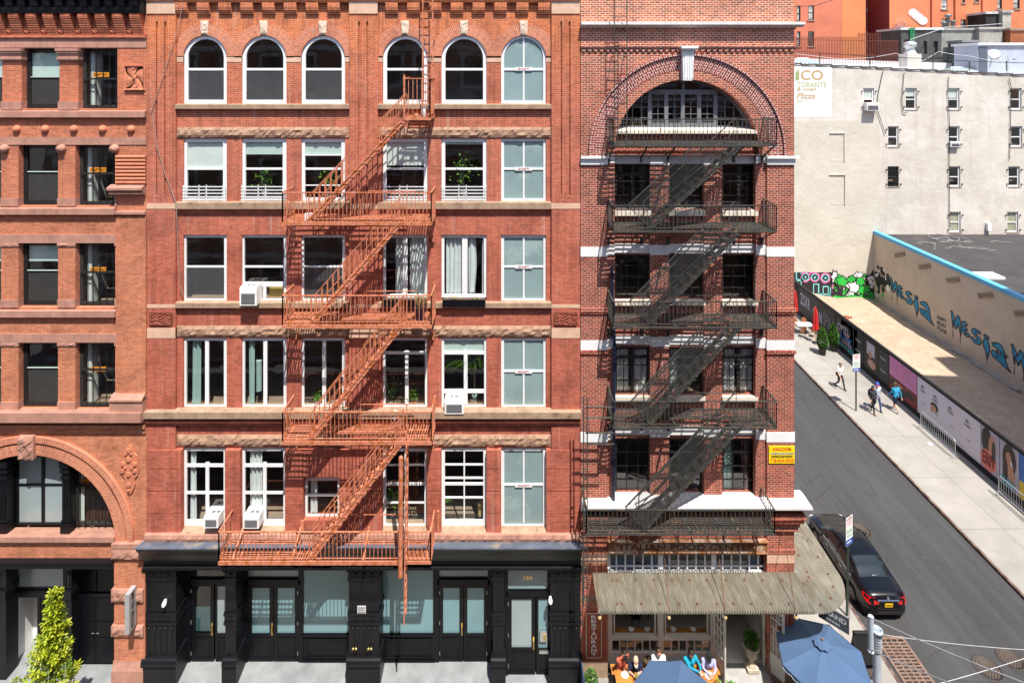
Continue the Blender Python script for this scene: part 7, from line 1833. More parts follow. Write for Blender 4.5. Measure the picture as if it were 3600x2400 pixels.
    for p in me.polygons:
        c = vs[p.vertices[0]]; best = 9; bm = 0
        for a, d, l2, ra, rb, m_ in pre:
            t = max(0., min(1., (c-a).dot(d)/l2)); q = (c-a-d*t).length-(ra+(rb-ra)*t)
            if q < best: best = q; bm = m_
        if bm == SK:
            if min((c-e).length for e in eye) < .016: bm = 4
            elif (c-mouth).length < .02 and abs((c-mouth).dot(up)) < .009: bm = 5
        mi.append(bm)
    out = MB(); out.M = T
    out.v = [T @ v for v in vs]; out.f = [list(p.vertices) for p in me.polygons]; out.mi = mi; out.sm = [True]*len(mi); out.uv = [None]*len(mi)
    bpy.data.meshes.remove(me)
    out.build('body', list(mats[:4])+[M['signblack'], lipm], root)
    h = MB(); h.M = T
    Q = Matrix((tuple(hs_)+(0,), tuple(hf)+(0,), tuple(up)+(0,), (0,0,0,1))).transposed()
    def loc(x, y, z): return hd+hs_*x+hf*y+up*z
    def ell(c, r, keep, n=18, k=12):
        q = MB(); q.ball((0,0,0), r, 0, n, k, keep); h.add([loc(*(v+Vector(c))) for v in q.v], q.f, 0, True)
    ell((0,-.012,.03), (.100,.112,.105), lambda p: not (p.y > .03 and p.z < .045) and p.z > -.09)
    if hair == 'long': ell((0,-.055,-.07), (.095,.075,.16), lambda p: p.y < .055)
    if hair == 'bun': ell((0,-.12,.05), (.045,.045,.045), None)
    h.build('hair', mats[4], root)
    if cap:
        h = MB(); h.M = T; ell((0,0,.05), (.105,.115,.09), lambda p: p.z > -.02)
        q = MB(); q.ball((0,.10,.035), (.085,.10,.012), 0, 14, 6, lambda p: p.y > -.03); h.add([loc(*v) for v in q.v], q.f, 1, True)
        h.build('cap', list(cap), root)
    if glasses:
        h = MB(); h.M = T
        for o in (-1, 1): q = MB(); q.ball((.034*o, .098, .008), (.028, .010, .020), 0, 10, 6); h.add([loc(*v) for v in q.v], q.f, 0, True); h.bar(loc(.062*o,.09,.012), loc(.09*o,.0,.012), .008)
        h.bar(loc(-.01,.105,.012), loc(.01,.105,.012), .007); h.build('sunglasses', M['signblack'], root)
    if extra: extra(root, T, V, loc)
    return root
lipm = plain('lip', (.35,.10,.08), .5)
def cl(n, c, r=.85): return surf(n, c, r, .15, 8, bstr=.2)
skin1 = plain('skin_light', (.55,.31,.22), .5); skin2 = plain('skin_tan', (.42,.22,.14), .5)
hb, hbr = cl('hair_dark', (.02,.014,.01), .5), cl('hair_brown', (.10,.055,.03), .5)
navy, denim, blackc = cl('navy_cloth', (.012,.018,.045)), cl('denim', (.03,.06,.14)), cl('black_cloth', (.014,.014,.016))
def walk(st=1., armL=(0.12,.05), armR=(-.12,.05), lead='L'):
    a, b = ('L', 'R') if lead == 'L' else ('R', 'L')
    sx_ = {'L': .09, 'R': -.09}
    J = dict(pelvis=(0,0,.94), chest=(0,.03,1.26), neck=(0,.035,1.44), head=(0,.06,1.60), shL=(.18,.02,1.39), shR=(-.18,.02,1.39), look=(0,1,-.12))
    for s_, sg in ((a, 1), (b, -1)):
        x = sx_[s_]; J['hp'+s_] = (x, 0, .90)
        if sg > 0: J['kn'+s_] = (x, .20*st, .50); J['an'+s_] = (x, .30*st, .09); J['to'+s_] = (x, .46*st, .05)
        else: J['kn'+s_] = (x, -.02*st, .48); J['an'+s_] = (x, -.32*st, .19); J['to'+s_] = (x, -.22*st, .05)
    for s_, o in (('L', 1), ('R', -1)):
        f = .22 if s_ == b else -.20
        J['el'+s_] = (.24*o, f*.35, 1.12); J['wr'+s_] = (.25*o, f+.08, .90)
    return J
pvt = -.0
# four walkers on the far pavement
J = walk(.9, lead='R'); 
def bag(root, T, V, loc):
    q = MB(); q.M = T; q.ball((.20,-.05,.98), (.06,.11,.13), 0, 12, 8); q.bar((.19,-.05,1.1), (-.12,.0,1.42), .02, .008); q.build('handbag', M['signblack'], root)
person(Vector((22.2, 18.5, pvt)), 195, 'woman in white top and black trousers walking alone on the far pavement', J, (skin1, cl('white_top', (.75,.74,.72)), blackc, blackc, hbr), 'bun', extra=bag, group='walkers on the far pavement')
J = walk(.8, lead='L'); J['elR'] = (-.26,.0,1.12); J['wrR'] = (-.16,.22,1.14); J['wrL'] = (.22,.10,.92)
def pack(root, T, V, loc):
    q = MB(); q.M = T; q.ball((0,-.20,1.20), (.15,.10,.22), 0, 14, 10); 
    for o in (-1, 1): q.bar((.10*o,-.12,1.38), (.12*o,.13,1.30), .035, .01); q.bar((.12*o,.13,1.30), (.14*o,-.1,1.02), .035, .01)
    q.build('backpack', cl('backpack_cloth', (.02,.022,.025)), root)
person(Vector((22.66, 15.75, pvt)), 188, 'dark haired woman in a dark jacket with a backpack, beside the man in the cap', J, (skin2, cl('charcoal_jacket', (.035,.04,.05)), blackc, cl('sandal', (.25,.12,.06)), hb), 'long', sleeve='long', extra=pack, group='walkers on the far pavement')
J = walk(.75, lead='R'); J['wrL'] = (.36,.12,.95); J['look'] = (.4,1,-.5)
person(Vector((23.12, 16.05, pvt)), 180, 'man in a pale blue T-shirt, jeans and a blue cap with a red brim', J, (skin2, cl('pale_blue_tee', (.52,.60,.72)), denim, blackc, hb), 'short', cap=(plain('cap_blue', (.03,.08,.42)), plain('cap_red', (.6,.02,.02))), sc_=1.03, group='walkers on the far pavement')
J = walk(.9, lead='L')
person(Vector((24.2, 15.85, pvt)), 8, 'man in a bright blue shirt and navy shorts walking away along the hoarding', J, (skin1, cl('bright_blue_shirt', (.03,.28,.50)), navy, cl('white_shoe', (.6,.6,.6)), hbr), 'short', shorts=True, sleeve='long', sc_=1.06, group='walkers on the far pavement')
# seated diners
def sit(lean=.12, hands=((.12,.38,.82),(-.12,.38,.82)), look=(0,.8,-.6), sz=.50):
    J = dict(pelvis=(0,0,sz+.07), chest=(0,lean*.8,sz+.42), neck=(0,lean+.03,sz+.60), head=(0,lean+.09,sz+.755), shL=(.18,lean,sz+.54), shR=(-.18,lean,sz+.54), look=look)
    for s_, o in (('L', 1), ('R', -1)):
        J['hp'+s_] = (.09*o, .02, sz+.03); J['kn'+s_] = (.13*o, .42, sz+.02); J['an'+s_] = (.13*o, .40, .10); J['to'+s_] = (.14*o, .56, .05)
        h = Vector(hands[0 if o > 0 else 1]); a = Vector(J['sh'+s_]); mid = (a+h)/2+Vector((.09*o,-.04,-.10)); J['el'+s_] = tuple(mid); J['wr'+s_] = tuple(h)
    return J
GR = 'diners along the restaurant window'
def camera(root, T, V, loc):
    pass
J = sit(.10, ((.07,.22,1.24),(-.06,.22,1.24)), (.15,1,-.15), .52)
person(Vector((3.77, -.30, .26)), 205, 'man in a coral shirt raising a camera to his face at the left table end', J, (skin2, cl('coral_shirt', (.62,.15,.09)), denim, cl('grey_shoe', (.3,.3,.3)), hb), 'short', sleeve='long', group=GR)
J = sit(.22, ((.10,.42,.88),(-.08,.42,.90)), (0,.55,-.85), .48)
person(Vector((4.22, -.34, .22)), 178, 'person in a navy T-shirt and beige cap bending over the wooden table', J, (skin1, cl('navy_tee', (.014,.02,.055)), blackc, blackc, hbr), 'short', cap=(cl('beige_cap', (.55,.42,.30)), cl('beige_brim', (.55,.42,.30))), group=GR)
J = sit(.06, ((.10,.30,.80),(-.10,.30,.80)), (0,.7,-.7), .50)
person(Vector((5.06, -.27, .25)), 180, 'person with brown hair in a white shirt looking down behind the blue parasol', J, (skin1, cl('white_shirt', (.74,.73,.74)), denim, blackc, hbr), 'long', group=GR)
J = sit(.08, ((-.16,.44,.86),(-.22,.40,.84)), (.1,1,-.35), .50)
person(Vector((6.14, -.28, .24)), 190, 'woman with long dark hair and sunglasses in a turquoise sweater leaning sideways over the table', J, (skin1, cl('turquoise_sweater', (.01,.30,.46)), blackc, blackc, hb), 'long', sleeve='long', glasses=True, group=GR)
J = sit(.14, ((.05,.42,.86),(-.08,.44,.86)), (.15,.7,-.8), .51)
person(Vector((6.78, -.30, .22)), 172, 'man in a lavender shirt and black cap eating at the right end of the table', J, (skin2, cl('lavender_shirt', (.38,.38,.62)), navy, blackc, hb), 'short', cap=(blackc, blackc), sleeve='long', group=GR)
s = MB(); c = Vector((3.86, -.64, 1.54)); s.box(c.x-.07, c.x+.07, c.y-.05, c.y+.04, c.z-.05, c.z+.05); s.tube(c+Vector((0,-.04,0)), c+Vector((.02,-.15,-.01)), .045, 0, 12); s.box(c.x-.03, c.x+.03, c.y-.03, c.y+.03, c.z+.05, c.z+.075)
tag(s.build('camera', M['blackiron']), 'black camera held up by the man in the coral shirt', 'camera')
s = MB(); s.ball((4.72, -.18, .98), (.16,.12,.14), 0, 12, 8); s.path([(4.60,-.2,1.06),(4.66,-.22,1.20),(4.78,-.22,1.20),(4.84,-.2,1.06)], .012, 0, 6); tag(s.build('bag', cl('brown_bag', (.10,.065,.035))), 'brown bag on the bench between the navy and the white shirted diners', 'bag')
s = MB(); s.box(2.46, 7.25, -2.6, -.02, 0, .22); struct('terrace', s, surf('terrace_boards', (.26,.24,.22), .8, .2, 3), 'low grey terrace deck below the restaurant windows')
# bench, tables
wood = surf('varnished_table_wood', (.52,.20,.045), .35, .3, 3, stain=(.30,.10,.02), stain_at=.58)
t = thing('bench', 'long slatted bench running below the restaurant windows', 'bench', (5.2, -.02, 0))
s = MB()
for k in range(3): s.box(3.45, 7.2, -.36+k*.12, -.26+k*.12, .66, .70)
s.build('seat', wood, t)
for x in (3.6, 5.3, 7.05): s = MB(); s.box(x-.03, x+.03, -.34, -.02, .22, .66); s.build('leg', M['blackiron'], t)
def table(x0, x1, y0, y1, lab):
    t = thing('dining_table', lab, 'table', ((x0+x1)/2, (y0+y1)/2, 0), 'outdoor dining tables')
    s = MB(); n = 6
    for k in range(n): a = y0+(y1-y0)*k/n; s.box(x0, x1, a+.004, a+(y1-y0)/n-.004, .96, 1.0)
    s.build('tabletop', wood, t)
    for x in (x0+.08, x1-.08):
        for y in (y0+.08, y1-.08): s = MB(); s.box(x-.03, x+.03, y-.03, y+.03, .22, .96); s.build('leg', M['blackiron'], t)
table(3.50, 4.58, -1.45, -.50, 'wooden table with plates and flowers before the coral and navy shirted diners'); table(5.75, 6.98, -1.40, -.50, 'wooden table mostly hidden under the middle blue parasol')
china = plain('white_china', (.78,.78,.76), .25)
for x, y, r, lab in ((3.83, -.68, .13, 'white plate at the back left of the wooden table'), (4.42, -.66, .15, 'white plate before the navy shirted diner'), (3.92, -1.12, .12, 'white plate at the front of the wooden table'), (6.68, -.70, .14, 'white plate before the lavender shirted man')):
    s = MB(); s.lathe((x, y, 1.0), [(r*.55,.002),(r*.6,.012),(r,.025),(r,.030),(r*.58,.018),(.01,.016)], 22, 0, None, False); tag(s.build('plate', china), lab, 'plate')
def flowers(x, y, z, lab):
    t = thing('flower_vase', lab, 'vase', (x, y, z)); s = MB(); s.lathe((x, y, z), [(.035,0),(.045,.07),(.03,.11)], 12); s.build('vase', plain('glass_vase', (.35,.4,.4), .15), t)
    s = MB()
    for k in range(26): d = Vector((R.gauss(0,.5), R.gauss(0,.5), 1)).normalized(); e = Vector((x, y, z+.09))+d*(.08+R.random()*.12); s.tube((x, y, z+.09), e, .003, 0, 4); s.ball(e, .018 if k % 3 else .012, 1 if k % 3 == 0 else 2, 6, 4)
    s.build('flowers', [leafm[0], plain('orange_petal', (.75,.28,.02)), leafm[1]], t)
flowers(4.2, -.95, 1.0, 'small orange flowers in a glass on the left wooden table'); flowers(6.85, -1.05, 1.0, 'small orange flowers in a glass at the edge of the middle blue parasol')
for x, lab in ((2218, 'leftmost folded napkin on the open restaurant window sill'), (2277, 'folded napkin second from the left on the open restaurant window sill'), (2367, 'folded napkin third from the left on the open restaurant window sill'), (2438, 'rightmost folded napkin on the open restaurant window sill')):
    s = MB(); c = (X(x, .45), .5, Z(2238, .22)+.03); s.lathe(c, [(.11,0),(.12,.012),(.06,.015)], 16); s.ball((c[0]-.03, c[1], c[2]+.03), (.06,.06,.035), 0, 8, 6); s.ball((c[0]+.05, c[1], c[2]+.025), (.05,.05,.03), 0, 8, 6)
    tag(s.build('folded_napkin', china), lab, 'napkin', 'napkins on the sill')
# stools inside the open windows
for x, Y, lab in ((2235, 1.6, 'dark cafe chair inside the left restaurant window'), (2290, 2.0, 'dark bar stool inside the left restaurant window, deeper in the room')):
    xx = X(x, Y); t = thing('cafe_chair', lab, 'chair', (xx, Y, .42)); s = MB(); s.lathe((xx, Y, .86), [(.2,0),(.2,.03),(.01,.035)], 16); s.build('seat', M['darkiron'], t)
    for a in range(4): s = MB(); s.tube((xx+.13*math.cos(a*1.57+.7), Y+.13*math.sin(a*1.57+.7), .86), (xx+.2*math.cos(a*1.57+.7), Y+.2*math.sin(a*1.57+.7), .42), .013, 0, 6); s.build('leg', M['darkiron'], t)
    s = MB(); s.path([(xx-.17, Y+.1, .88), (xx-.16, Y+.18, 1.3), (xx, Y+.2, 1.36), (xx+.16, Y+.18, 1.3), (xx+.17, Y+.1, .88)], .012, 0, 6); s.build('backrest', M['darkiron'], t)
# urn with plant
ux, uy, uz = 8.47, .02, .38
uy = .12; uz = .42
t = thing('urn_planter', 'stone garden urn with a leafy plant in the restaurant doorway', 'planter', (ux, uy, uz)); st = surf('old_stone_urn', (.50,.42,.32), .9, .3, 6, bstr=.5)
s = MB(); s.box(ux-.20, ux+.20, uy-.20, uy+.20, uz, uz+.10); s.lathe((ux, uy, uz+.1), [(.17,0),(.17,.05),(.10,.12),(.08,.20),(.12,.26),(.17,.32),(.19,.46),(.18,.58),(.23,.64),(.29,.68),(.29,.72),(.25,.73),(.23,.66)], 28); 
for k in range(14): a = k*.4488; s.tube((ux+.16*math.cos(a), uy+.16*math.sin(a), uz+.42), (ux+.185*math.cos(a), uy+.185*math.sin(a), uz+.66), .022, 0, 6)
s.build('urn', st, t); s = MB()
for k in range(260): d = Vector((R.gauss(0,1), R.gauss(0,1), R.gauss(.6,.7))).normalized(); leafcard(s, Vector((ux, uy, uz+.95))+Vector((d.x*.22, d.y*.22, d.z*.28))*R.random()**.4, d, .11, .035, R.choice((0,0,1,2)))
s.build('foliage', leafm, t)
def shrub(x, y, z, r, h, n, lab, potm, pot, name='potted_shrub', cone=.5, leaf=.05, group=None, lm=None):
    t = thing(name, lab, 'plant', (x, y, z), group); s = MB()
    if pot == 'round': s.lathe((x, y, z), [(r*.5,0),(r*.62,h*.25),(r*.68,h*.27),(r*.6,h*.27),(r*.58,h*.24)], 20)
    else: s.box(x-r*.8, x+r*.8, y-r*.6, y+r*.6, z, z+h*.32); s.box(x-r*.85, x+r*.85, y-r*.65, y+r*.65, z+h*.30, z+h*.34)
    s.build('pot', potm, t); s = MB()
    z0 = z+h*.26; H = h*.74
    for k in range(n):
        u = R.random(); a = R.random()*6.283; prof = (math.sin(math.pi*min(1, .12+u*.9))**.55)*(1-cone*u*.7); lump = 1+.16*noise.noise(Vector((math.cos(a)*2, math.sin(a)*2, u*5+x)))
        rr = r*prof*lump*(.55+.45*R.random()**.4); q = Vector((x+rr*math.cos(a), y+rr*math.sin(a), z0+H*u)); leafcard(s, q, (math.cos(a)+R.gauss(0,.5), math.sin(a)+R.gauss(0,.5), .5+R.gauss(0,.5)), leaf*(.7+.6*R.random()), leaf*.4, R.choice((0,0,1,2)))
    s.tube((x, y, z+h*.2), (x, y, z+h*.8), .03, 3); s.build('foliage', (lm or leafm)+[surf('twig', (.1,.07,.05))], t); return t
greyb = surf('grey_planter_board', (.22,.23,.25), .7)
shrub(2.72, -.45, 0, .24, .95, 900, 'boxwood in a grey planter by the RESTAURANT lettering, the farther one', greyb, 'box', leaf=.05, cone=.1)
shrub(2.78, -1.02, 0, .27, .85, 900, 'boxwood in a grey planter at the very bottom edge below the RESTAURANT lettering', greyb, 'box', leaf=.05, cone=.1)
s = MB(); s.box(2.40, 2.44, -2.2, -.15, 0, 1.0); tag(s.build('barrier', surf('navy_canvas', (.025,.05,.11), .8)), 'narrow navy barrier panel at the edge of the dining area', 'barrier')
shrub(7.32, -1.05, 0, .30, 1.1, 420, 'loose leafy plant before the restaurant door step, left one', greyb, 'box', leaf=.08, cone=.2)
shrub(7.95, -1.25, 0, .28, .9, 320, 'thin leafy plant at the bottom edge before the restaurant door', greyb, 'box', leaf=.08, cone=.2)
# parasols
pblue = surf('slate_blue_canvas', (.062,.11,.205), .85, .08, 2, bstr=.15); pwhite = plain('white_piping', (.7,.72,.75))
def parasol(x, y, zt, zr, Rr, ang, lab):
    t = thing('parasol', lab, 'parasol', (x, y, 0), 'blue parasols'); s = MB(); n = 8; ns = 5
    rows = 6; vs = []
    for j in range(rows+1):
        u = j/rows
        for i in range(n*ns):
            a = ang+2*math.pi*i/(n*ns); f = (i % ns)/ns; ch = math.cos(math.pi/n)/math.cos(((f-.5))*2*math.pi/n)
            r = Rr*u*ch; sag = .05*math.sin(math.pi*f)*u
            vs.append((x+r*math.cos(a), y+r*math.sin(a), zt-(zt-zr)*(u**.92)-sag))
    N = n*ns
    fs = [(j*N+i, (j+1)*N+i, (j+1)*N+(i+1) % N, j*N+(i+1) % N) for j in range(rows) for i in range(N)]
    s.add(vs, fs, 0, False)
    s.build('canopy', pblue, t)
    s = MB()
    for i in range(N*3):
        a0 = ang+2*math.pi*i/(N*3); a1 = ang+2*math.pi*(i+1)/(N*3)
        def rim(a): f = ((a-ang)/(2*math.pi)*n) % 1; return Rr*math.cos(math.pi/n)/math.cos((f-.5)*2*math.pi/n)
        def pt(a, z): r = rim(a); return (x+r*math.cos(a), y+r*math.sin(a), z)
        def low(a): f = ((a-ang)/(2*math.pi)*n*4) % 1; return zr-.10-.06*math.sin(math.pi*f)
        s.quad(pt(a0, zr-.02), pt(a0, low(a0)), pt(a1, low(a1)), pt(a1, zr-.02), 0); s.bar(pt(a0, low(a0)), pt(a1, low(a1)), .012, .012, 1)
    s.build('valance', [pblue, pwhite], t)
    s = MB(); m_ = 24; vs = [(x, y, zt+.10)]+[(x+(.26+.02*math.sin(i*8*2*math.pi/m_))*math.cos(2*math.pi*i/m_), y+(.26+.02*math.sin(i*8*2*math.pi/m_))*math.sin(2*math.pi*i/m_), zt+.02-.05+.015*(i % 3)) for i in range(m_)]
    s.add(vs, [(0, i+1, (i+1) % m_+1) for i in range(m_)], 0, True); s.build('vent_cap', pblue, t)
    s = MB(); s.tube((x, y, 0), (x, y, zt+.08), .022, 0, 10); s.ball((x, y, zt+.12), .04, 0, 10, 8); s.build('pole', surf('parasol_wood', (.22,.10,.05), .5), t)
    s = MB()
    for i in range(n): a = ang+2*math.pi*i/n; s.bar((x, y, zt-.03), (x+Rr*.97*math.cos(a), y+Rr*.97*math.sin(a), zr-.03), .02)
    s.build('rib', surf('rib_wood', (.25,.12,.06), .5), t); s = MB(); s.lathe((x, y, 0), [(.25,0),(.25,.05),(.06,.10),(.04,.3)], 20); s.build('base', M['blackiron'], t)
parasol(10.30, -1.12, 2.55, 2.05, 1.42, RAD(8), 'slate blue parasol with scalloped rim at the building corner')
parasol(5.15, -2.16, 2.13, 1.75, 1.36, RAD(22), 'slate blue parasol over the diners, cut by the bottom edge')
parasol(10.75, 3.6, 2.7, 2.3, 1.2, RAD(20), 'slate blue parasol mostly hidden under the side canopy beside the black car')
for x, y, lab in ((10.2, -1.9, 'dark round cafe table under the corner parasol'),):
    t = thing('cafe_table', lab, 'table', (x, y, 0)); s = MB(); s.lathe((x, y, .72), [(.38,0),(.38,.03),(.01,.031)], 24); s.build('tabletop', wood, t); s = MB(); s.tube((x, y, 0), (x, y, .72), .04); s.lathe((x, y, 0), [(.25,0),(.24,.03),(.04,.05)], 18); s.build('pedestal', M['blackiron'], t)
# hanging board at the corner
s = MB(); d = Vector((.72,-.69,0)); c = Vector((11.22, -.15, 2.45)); u = Vector((0,0,1)); nr = d.cross(u)
a, b = c-d*.48, c+d*.48; s.add([p+nr*q for q in (.02,-.02) for p in (a-u*.27, b-u*.27, b+u*.27, a+u*.27)], [(0,1,2,3),(7,6,5,4),(0,4,5,1),(1,5,6,2),(2,6,7,3),(3,7,4,0)], 0)
lettering(s, 'GRAND', c+u*.08+nr*.02, d, u, .17, 1, .80); lettering(s, 'DINNER', c-u*.14+nr*.02, d, u, .07, 1, .42)
for p in (a, b): s.bar(p+u*.27, p+u*1.35, .015)
tag(s.build('hanging_board', [surf('charcoal_board', (.07,.075,.085), .6), plain('chalk_white', (.6,.6,.6))]), 'charcoal hanging board with DINNER lettering under the canopy corner', 'sign')
# A-frame board
t = thing('sandwich_board', 'black A-frame pavement board behind the pale signal pole', 'sign', (12.75, .6, 0)); 
for sg, nm in ((-1, 'front_panel'), (1, 'rear_panel')):
    s = MB(); s.M = Matrix.Translation((12.75, .6+sg*.03, 1.22)) @ Matrix.Rotation(RAD(14*-sg), 4, 'X'); s.box(-.36,.36,-.02,.02,-1.0,-.05); s.box(-.40,-.34,-.03,.03,-1.22,0); s.box(.34,.40,-.03,.03,-1.22,0); s.box(-.4,.4,-.03,.03,-.06,0); s.build(nm, M['blackiron'], t)
# parking signs on posts
def street_sign(x, y, h, ang, w, hs, lab, lean=0.):
    t = thing('parking_sign', lab, 'sign', (x, y, 0), 'parking sign posts'); s = MB(); s.bar((x, y, 0), (x+lean, y, h), .075, .045); 
    for k in range(int(h/.1)): s.box(x-.008+lean*k*.1/h, x+.008+lean*k*.1/h, y-.026, y-.022, k*.1+.03, k*.1+.055, 1)
    s.build('post', [surf('dark_green_post', (.035,.055,.04), .6), M['blackiron']], t)
    d = Vector((math.cos(RAD(ang)), math.sin(RAD(ang)), 0)); u = Vector((0,0,1)); nr = d.cross(u); zt_ = h-.03
    zz = zt_
    for k, (hh, kind) in enumerate(hs):
        s = MB(); c = Vector((x+lean, y, zz-hh/2))+nr*.03; a, b = c-d*w/2, c+d*w/2
        s.add([p+nr*q for q in (.004,-.004) for p in (a-u*hh/2, b-u*hh/2, b+u*hh/2, a+u*hh/2)], [(0,1,2,3),(7,6,5,4),(0,4,5,1),(1,5,6,2),(2,6,7,3),(3,7,4,0)], 0)
        f = c+nr*.005
        def rect(cx, cz, rw, rh, m_, o=.001): 
            p = f+d*cx+u*cz+nr*o; s.add([p-d*rw-u*rh, p+d*rw-u*rh, p+d*rw+u*rh, p-d*rw+u*rh], [(0,1,2,3)], m_)
        if kind == 'no': lettering(s, 'NO PARKING', f+u*hh*.3, d, u, hh*.16, 1, w*.8); rect(0, hh*.05, w*.32, hh*.03, 1); rect(0, -hh*.15, w*.36, hh*.03, 1); rect(0, -hh*.32, w*.25, hh*.02, 1)
        elif kind == 'two': lettering(s, '2', f-d*w*.25+u*hh*.15, d, u, hh*.3, 2, w*.25); rect(w*.15, hh*.2, w*.22, hh*.04, 2); rect(w*.12, hh*.05, w*.25, hh*.03, 2); rect(0, -hh*.2, w*.38, hh*.025, 2); rect(0, -hh*.32, w*.3, hh*.025, 2)
        else: rect(0, 0, w*.49, hh*.46, 3); rect(-w*.05, 0, w*.32, hh*.12, 0, .002)
        s.build('sign_plate', [M['white'], plain('sign_red', (.6,.03,.04)), plain('sign_green', (.02,.32,.12)), plain('sign_blue', (.03,.08,.42))], t); zz -= hh+.01
street_sign(21.74, 15.95, 3.62, 12, .54, [(.38,'no'),(.46,'two'),(.22,'bus')], 'parking sign on a post on the far pavement before the walkers')
street_sign(13.23, 2.47, 3.97, 30, .46, [(.40,'no'),(.45,'two'),(.24,'bus')], 'parking sign on a post beside the black parked car', .06)
# signal pole and span wires
t = thing('signal_pole', 'pale blue grey octagonal pole top with a sleeve bracket at the bottom right', 'pole', (10.30, -4.0, 0)); pg = surf('pale_blue_grey_paint', (.42,.47,.54), .5, .12, 3)
px, py = X(3083, -4.), -4.0
s = MB(); s.tube((px, py, 0), (px, py, 5.78), .105, 0, 8); s.lathe((px, py, 5.62), [(.13,0),(.13,.14),(.15,.14),(.15,.20),(.12,.22),(.12,.16)], 16); s.build('pole', pg, t)
s = MB(); ax = X(3062, -4.); s.tube((ax, py, Z(2290, py)), (ax, py, Z(2165, py)), .07, 0, 16); s.tube((ax, py, Z(2293, py)), (ax, py, Z(2288, py)), .055, 1, 16); s.lathe((ax, py, Z(2288, py)), [(.085,0),(.085,.03),(.07,.04)], 16); s.bar((ax, py, Z(2240, py)), (px, py, Z(2240, py)), .08); s.build('sleeve', [pg, M['blackiron']], t)
s = MB()
for k in range(5): a = px-.13; s.lathe((px, py, 5.25+k*.07), [(.125,0),(.128,.02),(.125,.035)], 14)
s.build('strap', surf('steel_strap', (.38,.40,.42), .4, .2, 4, metal=.3), t)
wcab = surf('white_span_wire', (.60,.62,.64), .5)
def cable(pts, r, lab): s = MB(); s.path(pts, r, 0, 6); tag(s.build('span_wire', wcab), lab, 'cable')
def sagw(a, b, sag, n=14): a, b = Vector(a), Vector(b); return [a.lerp(b, i/n)-Vector((0,0,4*sag*(i/n)*(1-i/n))) for i in range(n+1)]
cable(sagw((ax-.1, py, Z(2165, py)), P(3680, 2430, -9.5), .05), .013, 'thick white span wire from the sleeve top down to the right edge')
cable(sagw((ax, py, Z(2280, py)), P(3480, 2450, -8.5), .05), .012, 'thick white span wire from the sleeve foot to the bottom edge')
cable(sagw((px+.15, py, 5.68), P(3700, 2288, -6.0), .06), .007, 'thin white wire running almost level to the right edge')
cable(sagw(P(3300, 2402, -6), P(3640, 2300, -5.), .02), .006, 'thin tan wire rising to the right near the manhole covers')
# manholes and grate
iron = surf('cast_iron_cover', (.13,.095,.075), .75, .3, 8, bstr=.4)
def manhole(x, y, r, z, lab):
    s = MB(); s.lathe((x, y, z), [(r+.06,0),(r+.06,.012),(r,.012),(r,.006),(.01,.006)], 32, 1)
    n = 7
    for i in range(-n, n+1):
        for j in range(-n, n+1):
            a, b = i*r/n*.92, j*r/n*.92
            if a*a+b*b < (r*.9)**2 and (i+j) % 2 == 0: s.box(x+a-r*.055, x+a+r*.055, y+b-r*.055, y+b+r*.055, z+.006, z+.018)
    tag(s.build('manhole_cover', [iron, surf('manhole_ring', (.06,.05,.045), .7)]), lab, 'manhole', 'manhole covers')
manhole(16.4, 6.8, .42, -.125, 'round iron manhole cover in the road beside the black car')
manhole(17.25, .62, .42, -.125, 'round iron manhole cover at the bottom right, the left of the two'); manhole(18.35, .95, .38, -.125, 'dark manhole cover at the right bottom edge')
manhole(12.75, .55, .40, .002, 'rusty round cover in the near pavement under the A-frame board')
t = thing('storm_grate', 'rusty rectangular storm drain grate by the near kerb', 'drain grate', (14.4, .8, -.12)); s = MB(); gx0, gx1, gy0, gy1 = 13.85, 14.95, -.15, 1.75
for a in ((gx0, gx1, gy0, gy0+.1), (gx0, gx1, gy1-.1, gy1), (gx0, gx0+.1, gy0+.1, gy1-.1), (gx1-.1, gx1, gy0+.1, gy1-.1)): s.box(*a, -.125, -.09)
for k in range(1, 14): y = gy0+.1+(gy1-gy0-.2)*k/14; s.box(gx0+.1, gx1-.1, y-.028, y+.028, -.125, -.095)
for k in range(1, 4): x = gx0+.1+(gx1-gx0-.2)*k/4; s.box(x-.03, x+.03, gy0+.1, gy1-.1, -.122, -.10)
s.build('grate', surf('rusty_grate', (.20,.13,.10), .8, .3, 6), t); s = MB(); s.quad((gx0,gy0,-.126), (gx1,gy0,-.126), (gx1,gy1,-.126), (gx0,gy1,-.126)); s.build('pit', M['blackiron'], t)
